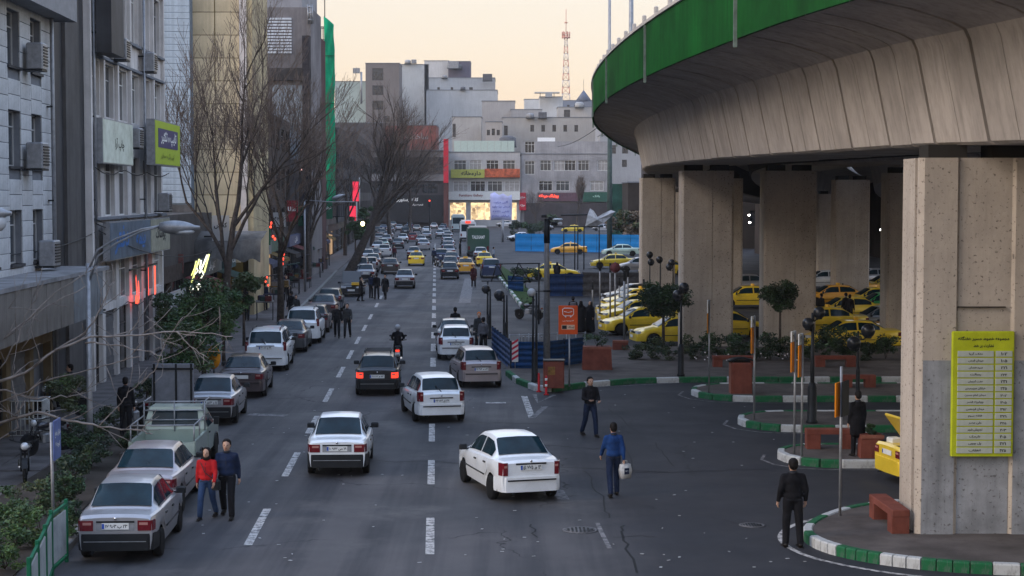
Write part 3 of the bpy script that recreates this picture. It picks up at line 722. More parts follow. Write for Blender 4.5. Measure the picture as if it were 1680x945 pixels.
# ================================================================ ground, road, markings, kerbs
def asphalt():
    m = bpy.data.materials.new('asphalt'); m.use_nodes = True; t = m.node_tree; N = t.nodes; L = t.links; b = N['Principled BSDF']
    tcn = N.new('ShaderNodeTexCoord')
    def noise(sc, det=6, vec=None, rough=.6):
        n = N.new('ShaderNodeTexNoise'); n.inputs['Scale'].default_value = sc; n.inputs['Detail'].default_value = det; n.inputs['Roughness'].default_value = rough; L.new(vec or tcn.outputs['Object'], n.inputs['Vector']); return n
    def rng(src, a, c, d=0., e=1.):
        r = N.new('ShaderNodeMapRange'); r.inputs[1].default_value = a; r.inputs[2].default_value = c; r.inputs[3].default_value = d; r.inputs[4].default_value = e; L.new(src, r.inputs[0]); return r.outputs[0]
    def mix(f, a, c):
        x = N.new('ShaderNodeMix'); x.data_type = 'RGBA'; L.new(f, x.inputs[0])
        for i, v in ((6, a), (7, c)):
            if isinstance(v, tuple): x.inputs[i].default_value = (*v, 1)
            else: L.new(v, x.inputs[i])
        return x.outputs[2]
    c = mix(rng(noise(.11, 5).outputs[0], .40, .60), (.052, .052, .056), (.088, .082, .084))
    mp = N.new('ShaderNodeMapping'); mp.inputs['Scale'].default_value = (1.1, .035, 1); mp.inputs['Rotation'].default_value = (0, 0, -RA); L.new(tcn.outputs['Object'], mp.inputs[0])
    c = mix(rng(noise(1.0, 5, mp.outputs[0]).outputs[0], .44, .62, 0, .75), c, (.028, .029, .034))
    c = mix(rng(noise(.35, 7, None, .7).outputs[0], .54, .68, 0, .75), c, (.095, .090, .090))
    c = mix(rng(noise(2.6, 8, None, .75).outputs[0], .60, .70, 0, .45), c, (.022, .022, .025))
    c = mix(rng(noise(60, 3).outputs[0], .55, .75, 0, .5), c, (.10, .10, .10))
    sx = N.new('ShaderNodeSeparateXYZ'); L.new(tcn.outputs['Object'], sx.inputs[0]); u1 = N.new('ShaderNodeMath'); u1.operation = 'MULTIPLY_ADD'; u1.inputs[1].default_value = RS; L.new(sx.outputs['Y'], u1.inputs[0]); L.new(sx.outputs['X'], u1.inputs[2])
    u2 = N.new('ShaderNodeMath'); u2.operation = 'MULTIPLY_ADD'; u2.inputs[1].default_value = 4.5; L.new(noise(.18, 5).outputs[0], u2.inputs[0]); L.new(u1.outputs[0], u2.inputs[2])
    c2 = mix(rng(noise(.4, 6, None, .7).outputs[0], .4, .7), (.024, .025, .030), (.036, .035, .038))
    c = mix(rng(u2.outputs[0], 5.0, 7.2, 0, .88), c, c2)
    # cracks: edges of warped cells
    wv = noise(.5, 4); vm = N.new('ShaderNodeVectorMath'); vm.operation = 'MULTIPLY_ADD'; vm.inputs[1].default_value = (2.4, 2.4, 0); L.new(wv.outputs['Color'], vm.inputs[0]); L.new(tcn.outputs['Object'], vm.inputs[2])
    vo = N.new('ShaderNodeTexVoronoi'); vo.feature = 'DISTANCE_TO_EDGE'; vo.inputs['Scale'].default_value = .16; L.new(vm.outputs[0], vo.inputs['Vector'])
    cr = N.new('ShaderNodeMath'); cr.operation = 'MULTIPLY'; L.new(rng(vo.outputs[0], .0, .0075, 1, 0), cr.inputs[0]); L.new(rng(noise(.22, 3).outputs[0], .46, .56), cr.inputs[1])
    c = mix(cr.outputs[0], c, (.014, .014, .015))
    L.new(c, b.inputs['Base Color']); L.new(rng(noise(.3, 5).outputs[0], .3, .7, .62, .85), b.inputs['Roughness']); b.inputs['Specular IOR Level'].default_value = .14
    bp = N.new('ShaderNodeBump'); bp.inputs['Strength'].default_value = .5; bp.inputs['Distance'].default_value = .01; L.new(noise(45, 4).outputs[0], bp.inputs['Height']); L.new(bp.outputs[0], b.inputs['Normal'])
    return m
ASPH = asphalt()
EARTH = mat('earth', (.06, .05, .042), .95, var=.3, scale=.6, bump=.5); PAVE = mat('pavement_slabs', (.12, .11, .11), .85, var=.2, scale=1.2, bump=.3, dirt=.3)
PAVED = mat('island_paving', (.115, .098, .09), .85, var=.22, scale=1.0, bump=.3, dirt=.25)
def worn(name, col, lo=.42, hi=.60, back=(.06, .06, .065)):
    m = bpy.data.materials.new(name); m.use_nodes = True; t = m.node_tree; N = t.nodes; L = t.links; b = N['Principled BSDF']
    tcn = N.new('ShaderNodeTexCoord'); n = N.new('ShaderNodeTexNoise'); n.inputs['Scale'].default_value = 5; n.inputs['Detail'].default_value = 8; n.inputs['Roughness'].default_value = .75; L.new(tcn.outputs['Object'], n.inputs['Vector'])
    r = N.new('ShaderNodeMapRange'); r.inputs[1].default_value = lo; r.inputs[2].default_value = hi; L.new(n.outputs[0], r.inputs[0])
    x = N.new('ShaderNodeMix'); x.data_type = 'RGBA'; x.inputs[6].default_value = (*col, 1); x.inputs[7].default_value = (*back, 1); L.new(r.outputs[0], x.inputs[0]); L.new(x.outputs[2], b.inputs['Base Color']); b.inputs['Roughness'].default_value = .8; b.inputs['Specular IOR Level'].default_value = .15
    return m
LINE = worn('road_paint', (.46, .44, .42), .45, .60); FADED = worn('faded_road_paint', (.22, .21, .21), .40, .60)
KW = worn('kerb_white', (.42, .43, .43), .50, .70, (.2, .2, .19)); KG = worn('kerb_green', (.012, .10, .04), .50, .72, (.10, .11, .10)); KN = mat('kerb_plain', (.20, .20, .195), .85, var=.25, scale=2, bump=.3)

g = MB(); g.add([(-2500,-300,-.03),(2500,-300,-.03),(2500,6000,-.03),(-2500,6000,-.03)], [(0,1,2,3)]); struct(g.build('ground', [EARTH]))
g = MB()
for (x0, x1, y0, y1) in ((-60, 110, 5, 420),):
    nx, ny = 4, 8
    g.add([(lerp(x0,x1,i/nx), lerp(y0,y1,j/ny), 0) for j in range(ny+1) for i in range(nx+1)], [(j*(nx+1)+i, j*(nx+1)+i+1, (j+1)*(nx+1)+i+1, (j+1)*(nx+1)+i) for j in range(ny) for i in range(nx)])
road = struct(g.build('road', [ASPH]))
dash = MB(); dash.add([(-.09,0,.006),(.09,0,.006),(.09,4.1,.006),(-.09,4.1,.006)], [(0,1,2,3)]); DM = dash.mesh('lane_marking', [LINE])
for y in [33.9, 42.2, 49.6, 56.8, 64.0] + [71.4 + 7.1*k for k in range(26)]:
    o = link('lane_marking', DM, road, U(-.14, y), RA); o.scale = (1 + .3*(y > 70), .95, 1)
for y in [27.2, 34.8, 43.4, 51.3, 59.2, 67.2, 74.8, 82.4, 90.3, 98.8, 109.5, 118, 126]:
    link('lane_marking', DM, road, U(-3.89, y), RA)
def strip(pts, w, m, name='lane_marking', z=.007):
    g = MB(); v = []
    for i, p in enumerate(pts):
        d = (pts[min(i+1, len(pts)-1)] - pts[max(i-1, 0)]).normalized(); n = Vector((-d.y, d.x, 0)) * w/2
        v += [(p.x+n.x, p.y+n.y, z), (p.x-n.x, p.y-n.y, z)]
    g.add(v, [(2*i, 2*i+1, 2*i+3, 2*i+2) for i in range(len(pts)-1)]); return g.build(name, [m], road)
strip([G(877,647), G(882,661), G(910,648)], .16, FADED); strip([G(860,650), G(873,686)], .22, LINE); strip([G(873,686), G(895,667)], .2, FADED, z=.009)
strip([G(762,497), G(770,457)], .8, FADED); strip([G(915,804), G(925,820)], .28, FADED, z=.008); strip([G(900,640), G(960,636), G(1120,628)], .12, FADED)
strip([G(408,680), G(470,682)], .5, FADED); strip([G(797,661), G(830,661)], .35, LINE); strip([G(780,752), G(792,752)], .2, LINE)
strip([G(1000,900), G(985,870), G(980,858)], .10, FADED)
# tar seams in the asphalt
TAR = mat('tar_seam', (.016,.016,.017), .7, var=.2)
r2 = random.Random(5)
def crack(pts, w=.035):
    q = []
    for a, b in zip(pts, pts[1:]):
        for k in range(6): p = a.lerp(b, k/6); q.append(p + Vector((r2.gauss(0,.04), r2.gauss(0,.08), 0)))
    q.append(pts[-1]); strip(q, w, TAR, 'tar_seam', .005)
crack([G(1020,720), G(1040,775), G(1100,775), G(1260,770)]); crack([G(1075,728), G(1105,765)]); crack([G(1020,862), G(1022,885), G(1045,940)], .05); crack([G(545,757), G(700,757), G(1100,775)], .05); crack([G(960,770), G(985,815), G(1000,850)], .04)
crack([G(868,862), G(882,882)], .04); crack([G(840,727), G(960,735), G(1010,738)], .05); crack([G(1000,672), G(1050,711)], .04); crack([G(780,693), G(905,696)], .04); crack([G(440,655), G(540,650)], .05); crack([G(1010,880), G(1075,881)], .03)
def manhole(px, py, r, label):
    g = MB(); g.lathe([(r+.05, .004), (r+.05, .012), (r, .012), (r-.01, .006), (r-.03, .006), (r-.03, .014), (.001, .014)], 28); t = thing('manhole_cover', label, 'manhole', G(px,py)); g.build('rim', [mat('cast_iron', (.15,.145,.15), .6, .3, var=.3, scale=8)], t)
    g = MB()
    for i in range(-3, 4):
        for j in range(-3, 4):
            if i*i+j*j < 12: g.box((i*r*.25, j*r*.25, .018), (r*.13, r*.13, .01))
    g.build('cover_studs', [METD], t)
manhole(952, 870, .34, 'round iron manhole cover in the road below the walking man in blue'); manhole(1234, 862, .24, 'small dark round manhole cover in the road left of the man in black')

STONE = MB(); STONE.cbox((0, 0, .083), (.98, .20, .266), .03); KM_W = STONE.mesh('kerb_stone', [KW])
def kerb(pts, parent, start=0, plain=False, step=1.0, cyc=(0, 1)):
    """kerb stones along a line of ground points"""
    acc = 0.0; k = start; run = 0.0
    P = [Vector((p[0], p[1], 0)) for p in pts]
    for a, b in zip(P, P[1:]):
        d = b - a; n = max(1, round(d.length / step)); L = d.length / n
        for i in range(n):
            if d.length < step*.8: k = start + int((run + d.length/2)/step)
            c = a + d * ((i+.5)/n); o = link('kerb_stone', KM_W, parent, c, math.atan2(d.y, d.x), mats=[KN if plain else (KW, KG)[cyc[k % len(cyc)]]])
            o.scale = (L / .99, 1, .72 if plain else 1); k += 1
        run += d.length
    return k
def slab(name, poly, m, z=.19, z0=-.05):
    g = MB(); g.prism([(p[0], p[1]) for p in poly], z0, z); return struct(g.build(name, [m]))
def nose(x, y0, y1, n=8):                # rounded left end of an island, from far side to near side
    r = (y1 - y0)/2; c = (y0+y1)/2
    return [Vector((x + r*.9 - r*.9*math.cos(a), c - r*math.sin(a), 0)) for a in [lerp(-PI/2, PI/2, k/n) for k in range(n+1)]]
def island(y0, y1, x, x1, start=0, n=8):
    ns = nose(x, y0, y1, n)
    poly = [Vector((x1, y1, 0))] + ns + [Vector((x1, y0, 0))]
    s = slab('traffic_island', poly, PAVED)
    front = [p for p in ns[n//2:]] + [Vector((x1, y0, 0))]; back = [Vector((x1, y1, 0))] + ns[:n//2+1]
    kerb(front, s, start); kerb(back, s, start+1)
    return s
I1 = island(59.2, 63.4, 6.55, 46); I2 = island(51.6, 55.2, 7.2, 46, 0); I3 = island(44.8, 47.8, 7.35, 46, 0)
def chaikin(P, n=2):
    for _ in range(n):
        Q = [P[0]]
        for a, b in zip(P, P[1:]): Q += [a.lerp(b, .25), a.lerp(b, .75)]
        P = Q + [P[-1]]
    return P
# the near island that carries the first pillar
ns4 = [Vector(p + (0,)) for p in ((40,39.6),(14,39.6),(9.5,39.2),(7.9,38.4),(6.9,37.2),(6.25,35.9),(6.15,34.9),(6.45,33.9),(7.1,33.1),(8.0,32.5),(9.2,32.1),(12,31.8),(40,31.6))]
ns4 = chaikin(ns4[1:-1], 2); I4 = slab('traffic_island', [Vector((40,39.6,0))]+ns4+[Vector((40,31.7,0))], PAVED); h4 = len(ns4)//2; kerb(ns4[h4:]+[Vector((40,31.7,0))], I4, 0); kerb([Vector((40,39.6,0))]+ns4[:h4+1], I4, 1)
strip(chaikin([Vector((7.2,38.1,0)), Vector((6.2,37.1,0)), Vector((5.65,35.9,0)), Vector((5.6,34.7,0)), Vector((5.95,33.5,0)), Vector((6.7,32.6,0)), Vector((7.6,31.9,0)), Vector((9,31.4,0))]), .12, LINE)
for y0, y1, x in ((59.2,63.4,6.55), (51.6,55.2,7.2), (44.8,47.8,7.35)):
    q = nose(x-.55, y0-.35, y1+.1, 6); strip([Vector((p.x, p.y, 0)) for p in q[2:]] + [Vector((x+4, y0-.42, 0))], .09, FADED)
# median pavement with the planting
med = [G(*p) for p in ((833,616),(850,629),(880,641),(905,643),(958,636),(1040,629),(1150,627))] + [Vector((48, 65.6, 0)), Vector((48, 76, 0)), Vector((9, 79, 0)), G(985,574), G(905,578), G(846,578), G(833,590)]
MED = slab('central_pavement', med, PAVED); kerb(med[:8], MED, 1, cyc=(0,1,1)); kerb(med[9:], MED, 0, plain=True)
# far island of the bus stop road (grass wedge with white and green kerb)
wed = [G(*p) for p in ((778,425),(792,432),(812,448),(836,478),(858,507),(875,497),(868,478),(850,462),(838,448),(805,428))]
WD = slab('grass_island', wed, mat('turf', (.03,.07,.015), .95, var=.3, scale=5, bump=.6), z=.16); kerb(wed[:5], WD, 0, step=1.4, cyc=(0,0,1))
# left pavement and planting bed
kx = lambda y: -7.05 - .0588*y
lp = [Vector((kx(y), y, 0)) for y in (20, 40, 60, 80, 100, 125, 160)]
lp = lp + [U(-9.6, 200), U(-10, 420)]
slabp = lp + [Vector((-60, 420, 0)), Vector((-60, 20, 0))]
LPV = slab('pavement', slabp, PAVE, z=.13); kerb(lp[:7], LPV, 0, plain=True, step=1.2)
# slabs of the pavement, laid one by one where they show
rowm = MB(); rowm.cbox((0,0,.02), (1.17,1.17,.04), .008); SLABM = rowm.mesh('paving_slab', [mat('paving_slab', (.13,.12,.12), .8, var=.25, scale=.9, bump=.3)])
for j in range(24):
    for i in range(5):
        y = 44 + j*1.2; x = -10.75 - RS*y - i*1.2 + .0
        if x > kx(y) - .2: continue
        o = link('paving_slab', SLABM, LPV, (x, y, .118 + r2.uniform(0,.006)), RA)
bed = [Vector((kx(y)-.35, y, 0)) for y in (20, 60)] + [Vector((kx(60)-1.6, 60, 0)), Vector((kx(20)-3.6, 20, 0))]
slab('planting_bed', bed, EARTH, z=.17, z0=.10)

# ================================================================ the flyover
CX, CY, RO = 4.1 + 380, 76.0, 380.0
ZB = [(0, 7.95), (31, 8.15), (37.5, 8.27), (60, 8.45), (95, 8.72), (118, 8.68), (140, 8.25), (165, 7.5), (200, 6.3), (260, 4.3)]
def dk(s, off, dz):
    a = s / RO; r = RO - off; x = CX - r*math.cos(a); y = CY + r*math.sin(a)
    return (x, y, pl(ZB, CY + RO*math.sin(a)) + dz)
PROF = [(-.02, 3.08), (-.02, 2.80), (.14, 2.76), (.16, 2.80), (1.2, 2.60), (2.0, 2.36), (2.28, 2.22), (2.38, 2.0), (2.80, .06), (2.90, 0), (6.7, 0), (6.8, .06), (7.2, 2.0), (7.35, 2.25), (8.5, 2.4), (9.6, 2.25), (9.75, 2.0), (10.15, .06), (10.25, 0), (13.9, 0), (14.0, .06), (14.4, 2.0), (14.5, 2.25), (15.5, 2.45), (16.9, 2.66), (16.9, 2.98)]
fly = thing('flyover', 'curved concrete flyover with a green sheet parapet, carried on tall pillars', 'bridge')
g = MB(); vs = []; q = len(PROF); ss = [-70 + 3*k for k in range(80)]
for s in ss: vs += [dk(s, *( (o+.14 if o < 8 else o-.14), dz+.14) ) for o, dz in PROF]
g.add(vs, [(i*q+k, i*q+(k+1) % q, (i+1)*q+(k+1) % q, (i+1)*q+k) for i in range(len(ss)-1) for k in range(q)], 0); g.build('deck_core', [SEAM], fly)
r3 = random.Random(3)
for i, s in enumerate(ss[:-1]):
    for t0, t1 in ((s+.08, s+1.485), (s+1.515, s+2.92)):
        g = MB(); j = r3.uniform(-.012, .012); vs = [dk(t, o, dz+j) for t in (t0, t1) for o, dz in PROF]
        g.add(vs, [(k, (k+1) % q, q+(k+1) % q, q+k) for k in range(q)] + [tuple(range(q)), tuple(range(q, 2*q))], 0, True)
        g.build('girder_segment', [CONC], fly, sharp=22)
PH = 1.83
for i, s in enumerate(ss[:-1]):
    if s > 110: break
    g = MB(); n = 20 if s < 30 else 12; vs = []
    for k in range(2*n+1):
        t = lerp(s+.02, s+2.98, k/(2*n)); off = -.10 - (.035 if k % 2 else 0)
        vs += [dk(t, off, 2.72), dk(t, off, 2.60+PH)]
    g.add(vs, [(2*k, 2*k+1, 2*k+3, 2*k+2) for k in range(2*n)])
    b0, b1 = dk(s+.02, -.04, 2.72), dk(s+2.98, -.04, 2.72); z = PH-.12
    g.add([b0, b1, (b1[0], b1[1], b1[2]+z), (b0[0], b0[1], b0[2]+z)], [(0,1,2,3)])
    g.build('parapet_panel', [GREENP], fly)
    g = MB(); vs = [dk(t, o, 2.60+PH+z) for t in (s, s+1.5, s+3) for o, z in ((-.20,0),(.14,0),(.14,.10),(-.20,.10))]
    g.add(vs, [(a*4+k, a*4+(k+1) % 4, a*4+4+(k+1) % 4, a*4+4+k) for a in range(2) for k in range(4)] + [(0,1,2,3),(8,9,10,11)]); g.build('coping', [CONCL], fly)
    p = dk(s+1.5, 0, 2.7+PH); g = MB(); g.cbox((0,0,.17), (.14,.14,.34), .03); g.build('railing_post', [CONCL], fly, p)
    if i % 5 == 2:
        p = dk(s, -.16, 2.45+PH/2); g = MB(); g.box((0,0,.1), (.09,.10,PH+.1)); g.build('cover_strip', [mat('cover_strip', (.16,.2,.17), .6, var=.2)], fly, p)
g = MB(); vs = []                          # road surface on top and the far parapet
for s in ss: vs += [dk(s, .3, 3.0), dk(s, 16.6, 3.0)]
g.add(vs, [(2*i, 2*i+1, 2*i+3, 2*i+2) for i in range(len(ss)-1)]); g.build('deck_surface', [ASPH], fly)
g = MB(); vs = []
for s in ss: vs += [dk(s, 16.6, 2.9), dk(s, 16.6, 4.2), dk(s, 16.9, 4.2), dk(s, 16.9, 2.9)]
g.add(vs, [(4*i+k, 4*i+(k+1) % 4, 4*i+4+(k+1) % 4, 4*i+4+k) for i in range(len(ss)-1) for k in range(4)]); g.build('inner_parapet', [CONCL], fly)
# pillars: grooved front corner, recessed middle of the front, bearing blocks on top
def pillar(x, y, ztop, w=2.6, d=1.5, tint=CONCP, grooved=False):
    k = w/2.6
    poly = [(0,d),(0,.42),(.09,.42),(.09,.20),(0,.20),(0,.10),(.10,0),(.78*k,0),(.84*k,.07),(1.92*k,.07),(1.98*k,0),(w-.10,0),(w,.10),(w,d)]
    if not grooved: poly = [(0,d),(0,.10),(.10,0),(w*.58,0),(w*.60,.02),(w-.10,.02),(w,.12),(w,d)]
    g = MB(); g.prism(poly[::-1], 0, ztop-.28); p = g.build('pillar', [tint], fly, (x, y, .0))
    for q in (.25, .75): g = MB(); g.box((w*q, d*.5, ztop-.14), (.8,.8,.28)); g.build('bearing_block', [SEAM], p)
    for q in ((4.9, 2.4) if grooved else ()): g = MB(); g.box((w/2, .032, q), (1.0*k, .08, .02)); g.build('pour_joint', [SEAM], p)
    return p
P1 = pillar(8.35, 35.0, pl(ZB, 36), grooved=True)
g = MB(); g.box((.44,-.006,1.95), (.66,.012,3.7)); g.box((1.38,.064,1.95), (1.06,.012,3.7)); g.box((2.29,-.006,1.95), (.6,.012,3.7)); g.build('whitewash', [mat('whitewash', (.30,.31,.33), .85, var=.2, scale=1.4, streak=.5, dirt=.6)], P1)
for x, y in ((7.85,79),(8.9,118)): pillar(x, y, pl(ZB, y+1), 2.4 if y > 100 else 2.42)
for x, y in ((11.75,79.5),(13.65,119),(13.3,156),(17.0,157),(22.5,119),(17.6,80),(28.3,158)): pillar(x, y, pl(ZB, y+1) if x < 15 else pl(ZB, y+1)-.1, 2.45)
# a second roadway further right, seen under the first
fly2 = thing('flyover', 'second concrete roadway of the interchange, seen beyond under the first', 'bridge')
for k in range(26):
    g = MB(); s = -46 + 9*k; q2 = 6; vs = []
    pr = ((17.6,2.7),(17.9,2.3),(19.6,2.1),(20.0,.0),(27.5,.0),(28,2.1),(31,2.7),(31,3.4),(17.6,3.4))
    for t in (s+.04, s+8.96): vs += [dk(t, o, z-.15) for o, z in pr]
    n = len(pr); g.add(vs, [(j, (j+1) % n, n+(j+1) % n, n+j) for j in range(n)] + [tuple(range(n)), tuple(range(n, 2*n))]); g.build('girder_segment', [CONC], fly2)

# ================================================================ the yellow fare board on the first pillar
YB = mat('board_yellow', (.42, .47, .02), .5, var=.12, scale=2); BP = mat('board_plate', (.40, .43, .38), .5, var=.1, scale=3)
bz = 3.12
fb = thing('fare_board', 'yellow-green board listing taxi destinations in rows, fixed to the near pillar', 'sign', (9.67, 34.93, 1.83))
g = MB(); g.cbox((0,0,1.29), (1.28,.10,2.58), .02); g.build('panel', [YB], fb)
text('مجموعه خطوط مسیر هفتگانه', 1.05, .10, INK, fb, (0,-.055,2.43)); text('نظارت بر خط', .42, .085, INK, fb, (0,-.055,2.28))
rows = [('ونک آریا','۱۰۲'),('میدان قدس','۱۰۵'),('سیدخندان','۲۲۱'),('رسالت','۲۳۴'),('هفت آسمان','۲۴۱'),('خیابان سهروردی','۲۴۵'),('میدان امام حسین','۳۰۲'),('چهارراه قصر','۳۰۵'),('میدان فردوسی','۳۱۲'),('فلکه سوم','۳۲۱'),('ولی عصر','۳۲۵'),('تجریش شهر','۴۰۳'),('نارمک','۴۰۵'),('پل چوبی','۴۲۱'),('انقلاب','۴۲۵')]
pa = MB(); pa.cbox((0,0,0), (.74,.02,.115), .006); PA = pa.mesh('name_plate', [BP]); pb = MB(); pb.cbox((0,0,0), (.34,.02,.115), .006); PBm = pb.mesh('code_plate', [BP])
for i, (a, b) in enumerate(rows):
    z = 2.12 - i*.1425
    o = link('name_plate', PA, fb, (-.16,-.06,z)); text(a, .12+.021*len(a), .058, INK, o, (0,-.013,0)); o = link('code_plate', PBm, fb, (.42,-.06,z)); text(b, .13, .06, INK, o, (0,-.013,0))
# ================================================================ buildings along the left of the street
UF = -12.5
def fY(px, u=UF): return u / ((px - 840)/F + RS)
def fz(px, py, u=UF): Y = fY(px, u); return HC + (320 - py)/F * Y
def facade(name, label, Y0, u=UF, cat='building', group=None): return thing(name, label, cat, U(u, Y0), PI/2 + RA, group)
def lx(Y, Y0): return (Y - Y0) * math.sqrt(1 + RS*RS)
STONEW = mat('pale_stone', (.52, .53, .54), .8, var=.16, scale=.8, bump=.3, streak=.35, dirt=.2); STONEB = mat('stone_backing', (.17,.18,.20), .9, var=.1)
DARKST = mat('dark_granite', (.06, .06, .065), .6, var=.25, scale=.5, streak=.5); GREYR = mat('grey_render', (.62, .59, .57), .85, var=.14, scale=.6, streak=.5, bump=.3)
r5 = random.Random(11)
# building A: pale stone slabs
A0, A1 = 40.0, 55.4
a = facade('apartment_building', 'pale stone apartment block at the left edge with narrow tall windows', A0)
g = MB(); ops = []
LA = lx(A1, A0)
cols = [(49.9, 51.4), (52.75, 54.15), (47.0, 48.5), (43.8, 45.3)]
rowz = [(11.0,12.65), (8.05,9.7), (5.15,6.75), (13.9,15.5)]
for c0, c1 in cols:
    for z0, z1 in rowz: ops.append((lx(c0,A0), lx(c1,A0), z0, z1))
wall(g, 0, LA, 3.2, 17, ops, .32); g.b2((0,.34,0), (LA,9,17)); g.b2((LA-.3,.02,0),(LA,.34,3.2)); w_ = g.build('wall', [STONEB], a)
SL = {}
def slabmesh(w, h):
    k = (round(w,2), round(h,2))
    if k not in SL: b = MB(); b.cbox((0,0,0), (w-.02,.05,h-.02), .012, M=Matrix.Identity(3)); SL[k] = b.mesh('stone_slab', [STONEW])
    return SL[k]
n_sl = 0
edges = sorted({0, LA} | {v for o in ops for v in o[:2]})
for i in range(len(edges)-1):
    x0, x1 = edges[i], edges[i+1]; isw = any(abs(o[0]-x0) < .01 for o in ops)
    z = 3.2; j = 0
    while z < 12.9:
        h = .46; z1 = z + h
        bl = [o for o in ops if isw and abs(o[0]-x0) < .01 and o[2] < z1-.02 and o[3] > z+.02]
        if bl: z = bl[0][3]; continue
        nxt = [o[2] for o in ops if isw and abs(o[0]-x0) < .01 and o[2] > z+.02]
        if nxt and z1 > min(nxt): h = min(nxt) - z; z1 = z + h
        if x1 > LA*.38:
            if h > .08: link('stone_slab', slabmesh(x1-x0, h), w_, ((x0+x1)/2, -.026 - r5.uniform(0,.008), z + h/2)); n_sl += 1
        z = z1
for o in ops: 
    window(a, o[0], o[1], o[2], o[3], .2, cols=2, fm=WFRAME, gm=GLASS_B)
    s = MB(); s.b2((o[0]-.06,-.12,o[2]-.08), (o[1]+.06,.3,o[2])); s.build('sill', [DARKST], a)
g = MB(); g.b2((0,-.75,12.85), (LA+.9,.0,17)); g.build('overhang', [mat('panel_grey', (.22,.23,.25), .6, var=.1)], a)
# long shop canopy below it, sheet by sheet
cn = facade('shop_canopy', 'long metal sheet canopy over the shops at the left edge', A0, UF, 'canopy')
sh = MB(); sh.cbox((0,0,0), (.86,.05,1.38), .01); SH1 = sh.mesh('canopy_sheet', [mat('sheet_tan', (.20,.185,.17), .6, var=.2, scale=1, streak=.6)]); sh2 = MB(); sh2.cbox((0,0,0), (.86,.05,1.38), .01); SH2 = sh2.mesh('canopy_sheet', [mat('sheet_blue', (.20,.22,.24), .6, var=.2, scale=1, streak=.6)])
for k in range(17): link('canopy_sheet', SH2 if k > 11 else SH1, cn, (lx(41.0,A0)+k*.9, -1.55+.01*(k%2), 4.02))
g = MB(); g.b2((0,-1.6,4.72), (lx(56.8,A0),.0,4.84)); g.build('canopy_roof', [mat('canopy_top', (.26,.26,.27), .7, var=.25, scale=1)], cn); g = MB(); g.b2((0,-1.5,3.36), (lx(56.6,A0),.0,3.42)); g.build('canopy_soffit', [METD], cn)
LITD = mat('dim_lit_window', (.2,.14,.08), .5, var=.4, emit=(1,.6,.3), es=.22); TANW = mat('tan_shopfront', (.20,.15,.085), .8, var=.2, scale=1.2); DKSH = mat('dark_interior', (.012,.012,.014), .8, var=.2); SHUT = mat('roller_shutter', (.19,.19,.20), .5, .3, var=.2, scale=2)
def shopfront(name, label, Y0, Y1, u, h, m, kinds, group='shopfronts on the left pavement', awn=None, z0=.13):
    t = facade(name, label, Y0, u, 'shop', group); L = lx(Y1, Y0); n = len(kinds); ops = [(L*i/n+.25, L*(i+1)/n-.25, z0, h-.8) for i in range(n)]
    g = MB(); wall(g, 0, L, 0, h, ops, .25); g.b2((0,.9,0),(L,5,h)); t_w = g.build('wall', [m], t)
    for (x0, x1, za, zb), k in zip(ops, kinds):
        if k == 's':
            g = MB(); q = 9
            for j in range(q): g.b2((x0,.14+.02*(j%2),lerp(za,zb,j/q)+.01), (x1,.2,lerp(za,zb,(j+1)/q)))
            g.build('roller_shutter', [SHUT], t)
        elif k == 'o':
            g = MB(); g.b2((x0,.7,za),(x1,.75,zb)); g.build('doorway', [DKSH], t)
        else: window(t, x0, x1, za+.4 if k == 'w' else za, zb, .15, fm=WDARK, gm=LITD if k == 'l' else GLASS_D, cols=2, name='shop_window')
    return t
shopfront('shop', 'tan fronted shop with dark doorways under the metal canopy', 41, 55.3, UF+.02, 3.3, TANW, 'wowso')
# dark granite slab between the two blocks
g = MB(); t = facade('party_wall', 'dark granite wall rising between the two left apartment blocks', 55.5, UF, 'wall'); g.b2((0,.0,0),(lx(61.2,55.5),6,19)); g.build('wall', [DARKST], t)
g = MB(); g.b2((lx(57.4,55.5),-.12,0),(lx(59.6,55.5),-.003,19)); g.build('pilaster', [mat('pilaster', (.10,.095,.095), .7, var=.2, scale=.6, streak=.6)], t)
g = MB(); g.b2((lx(60.9,55.5),-.25,0),(lx(61.15,55.5),-.004,19)); g.build('edge_trim', [GREYR], t)
# building B: offices with bays of windows
B0, B1 = 61.3, 78.2
b = facade('office_building', 'grey rendered office block with rows of paired windows and shop signs', B0)
LB = lx(B1, B0); g = MB(); ops = []
nb = 6; bw = LB/nb
for i in range(nb):
    for z0, z1 in ((6.4,8.75),(10.15,12.15),(13.45,15.9),(17,18.5)): ops.append((i*bw+.42, (i+1)*bw-.42, z0, z1))
    ops.append((i*bw+.3, (i+1)*bw-.3, 3.1, 4.7))
wall(g, 0, LB, 0, 20, ops + [(i*bw+.25, (i+1)*bw-.25, .13, 2.8) for i in range(nb)], .3); g.b2((0,.32,0),(LB,8,20)); g.build('wall', [GREYR], b)
for i, o in enumerate(ops): window(b, o[0], o[1], o[2], o[3], .18, fm=WFRAME_W if i % 3 else WFRAME, gm=(GLASS_B, GLASS_D, GLASS_B, CURT)[i*7 % 4] if i % 5 else GLASS_D, cols=2)
for i in range(nb):
    x0, x1 = i*bw+.25, (i+1)*bw-.25
    if i % 2: 
        g = MB()
        for j in range(10): g.b2((x0,.14+.02*(j%2),lerp(.13,2.8,j/10)+.01), (x1,.2,lerp(.13,2.8,(j+1)/10)))
        g.build('roller_shutter', [SHUT], b)
    else: window(b, x0, x1, .13, 2.8, .2, fm=WDARK, gm=GLASS_D, name='shop_window')
for i in range(nb+1):
    if 0 < i: g = MB(); g.b2((i*bw-.22,-.14,9.9), (i*bw+.08,-.002,20)); g.build('pier', [GREYR], b)
for z in (12.25, 13.3, 16.1, 6.28): g = MB(); g.b2((0,-.17,z), (LB+.05,-.003,z+.10)); g.build('string_course', [STONEB], b)
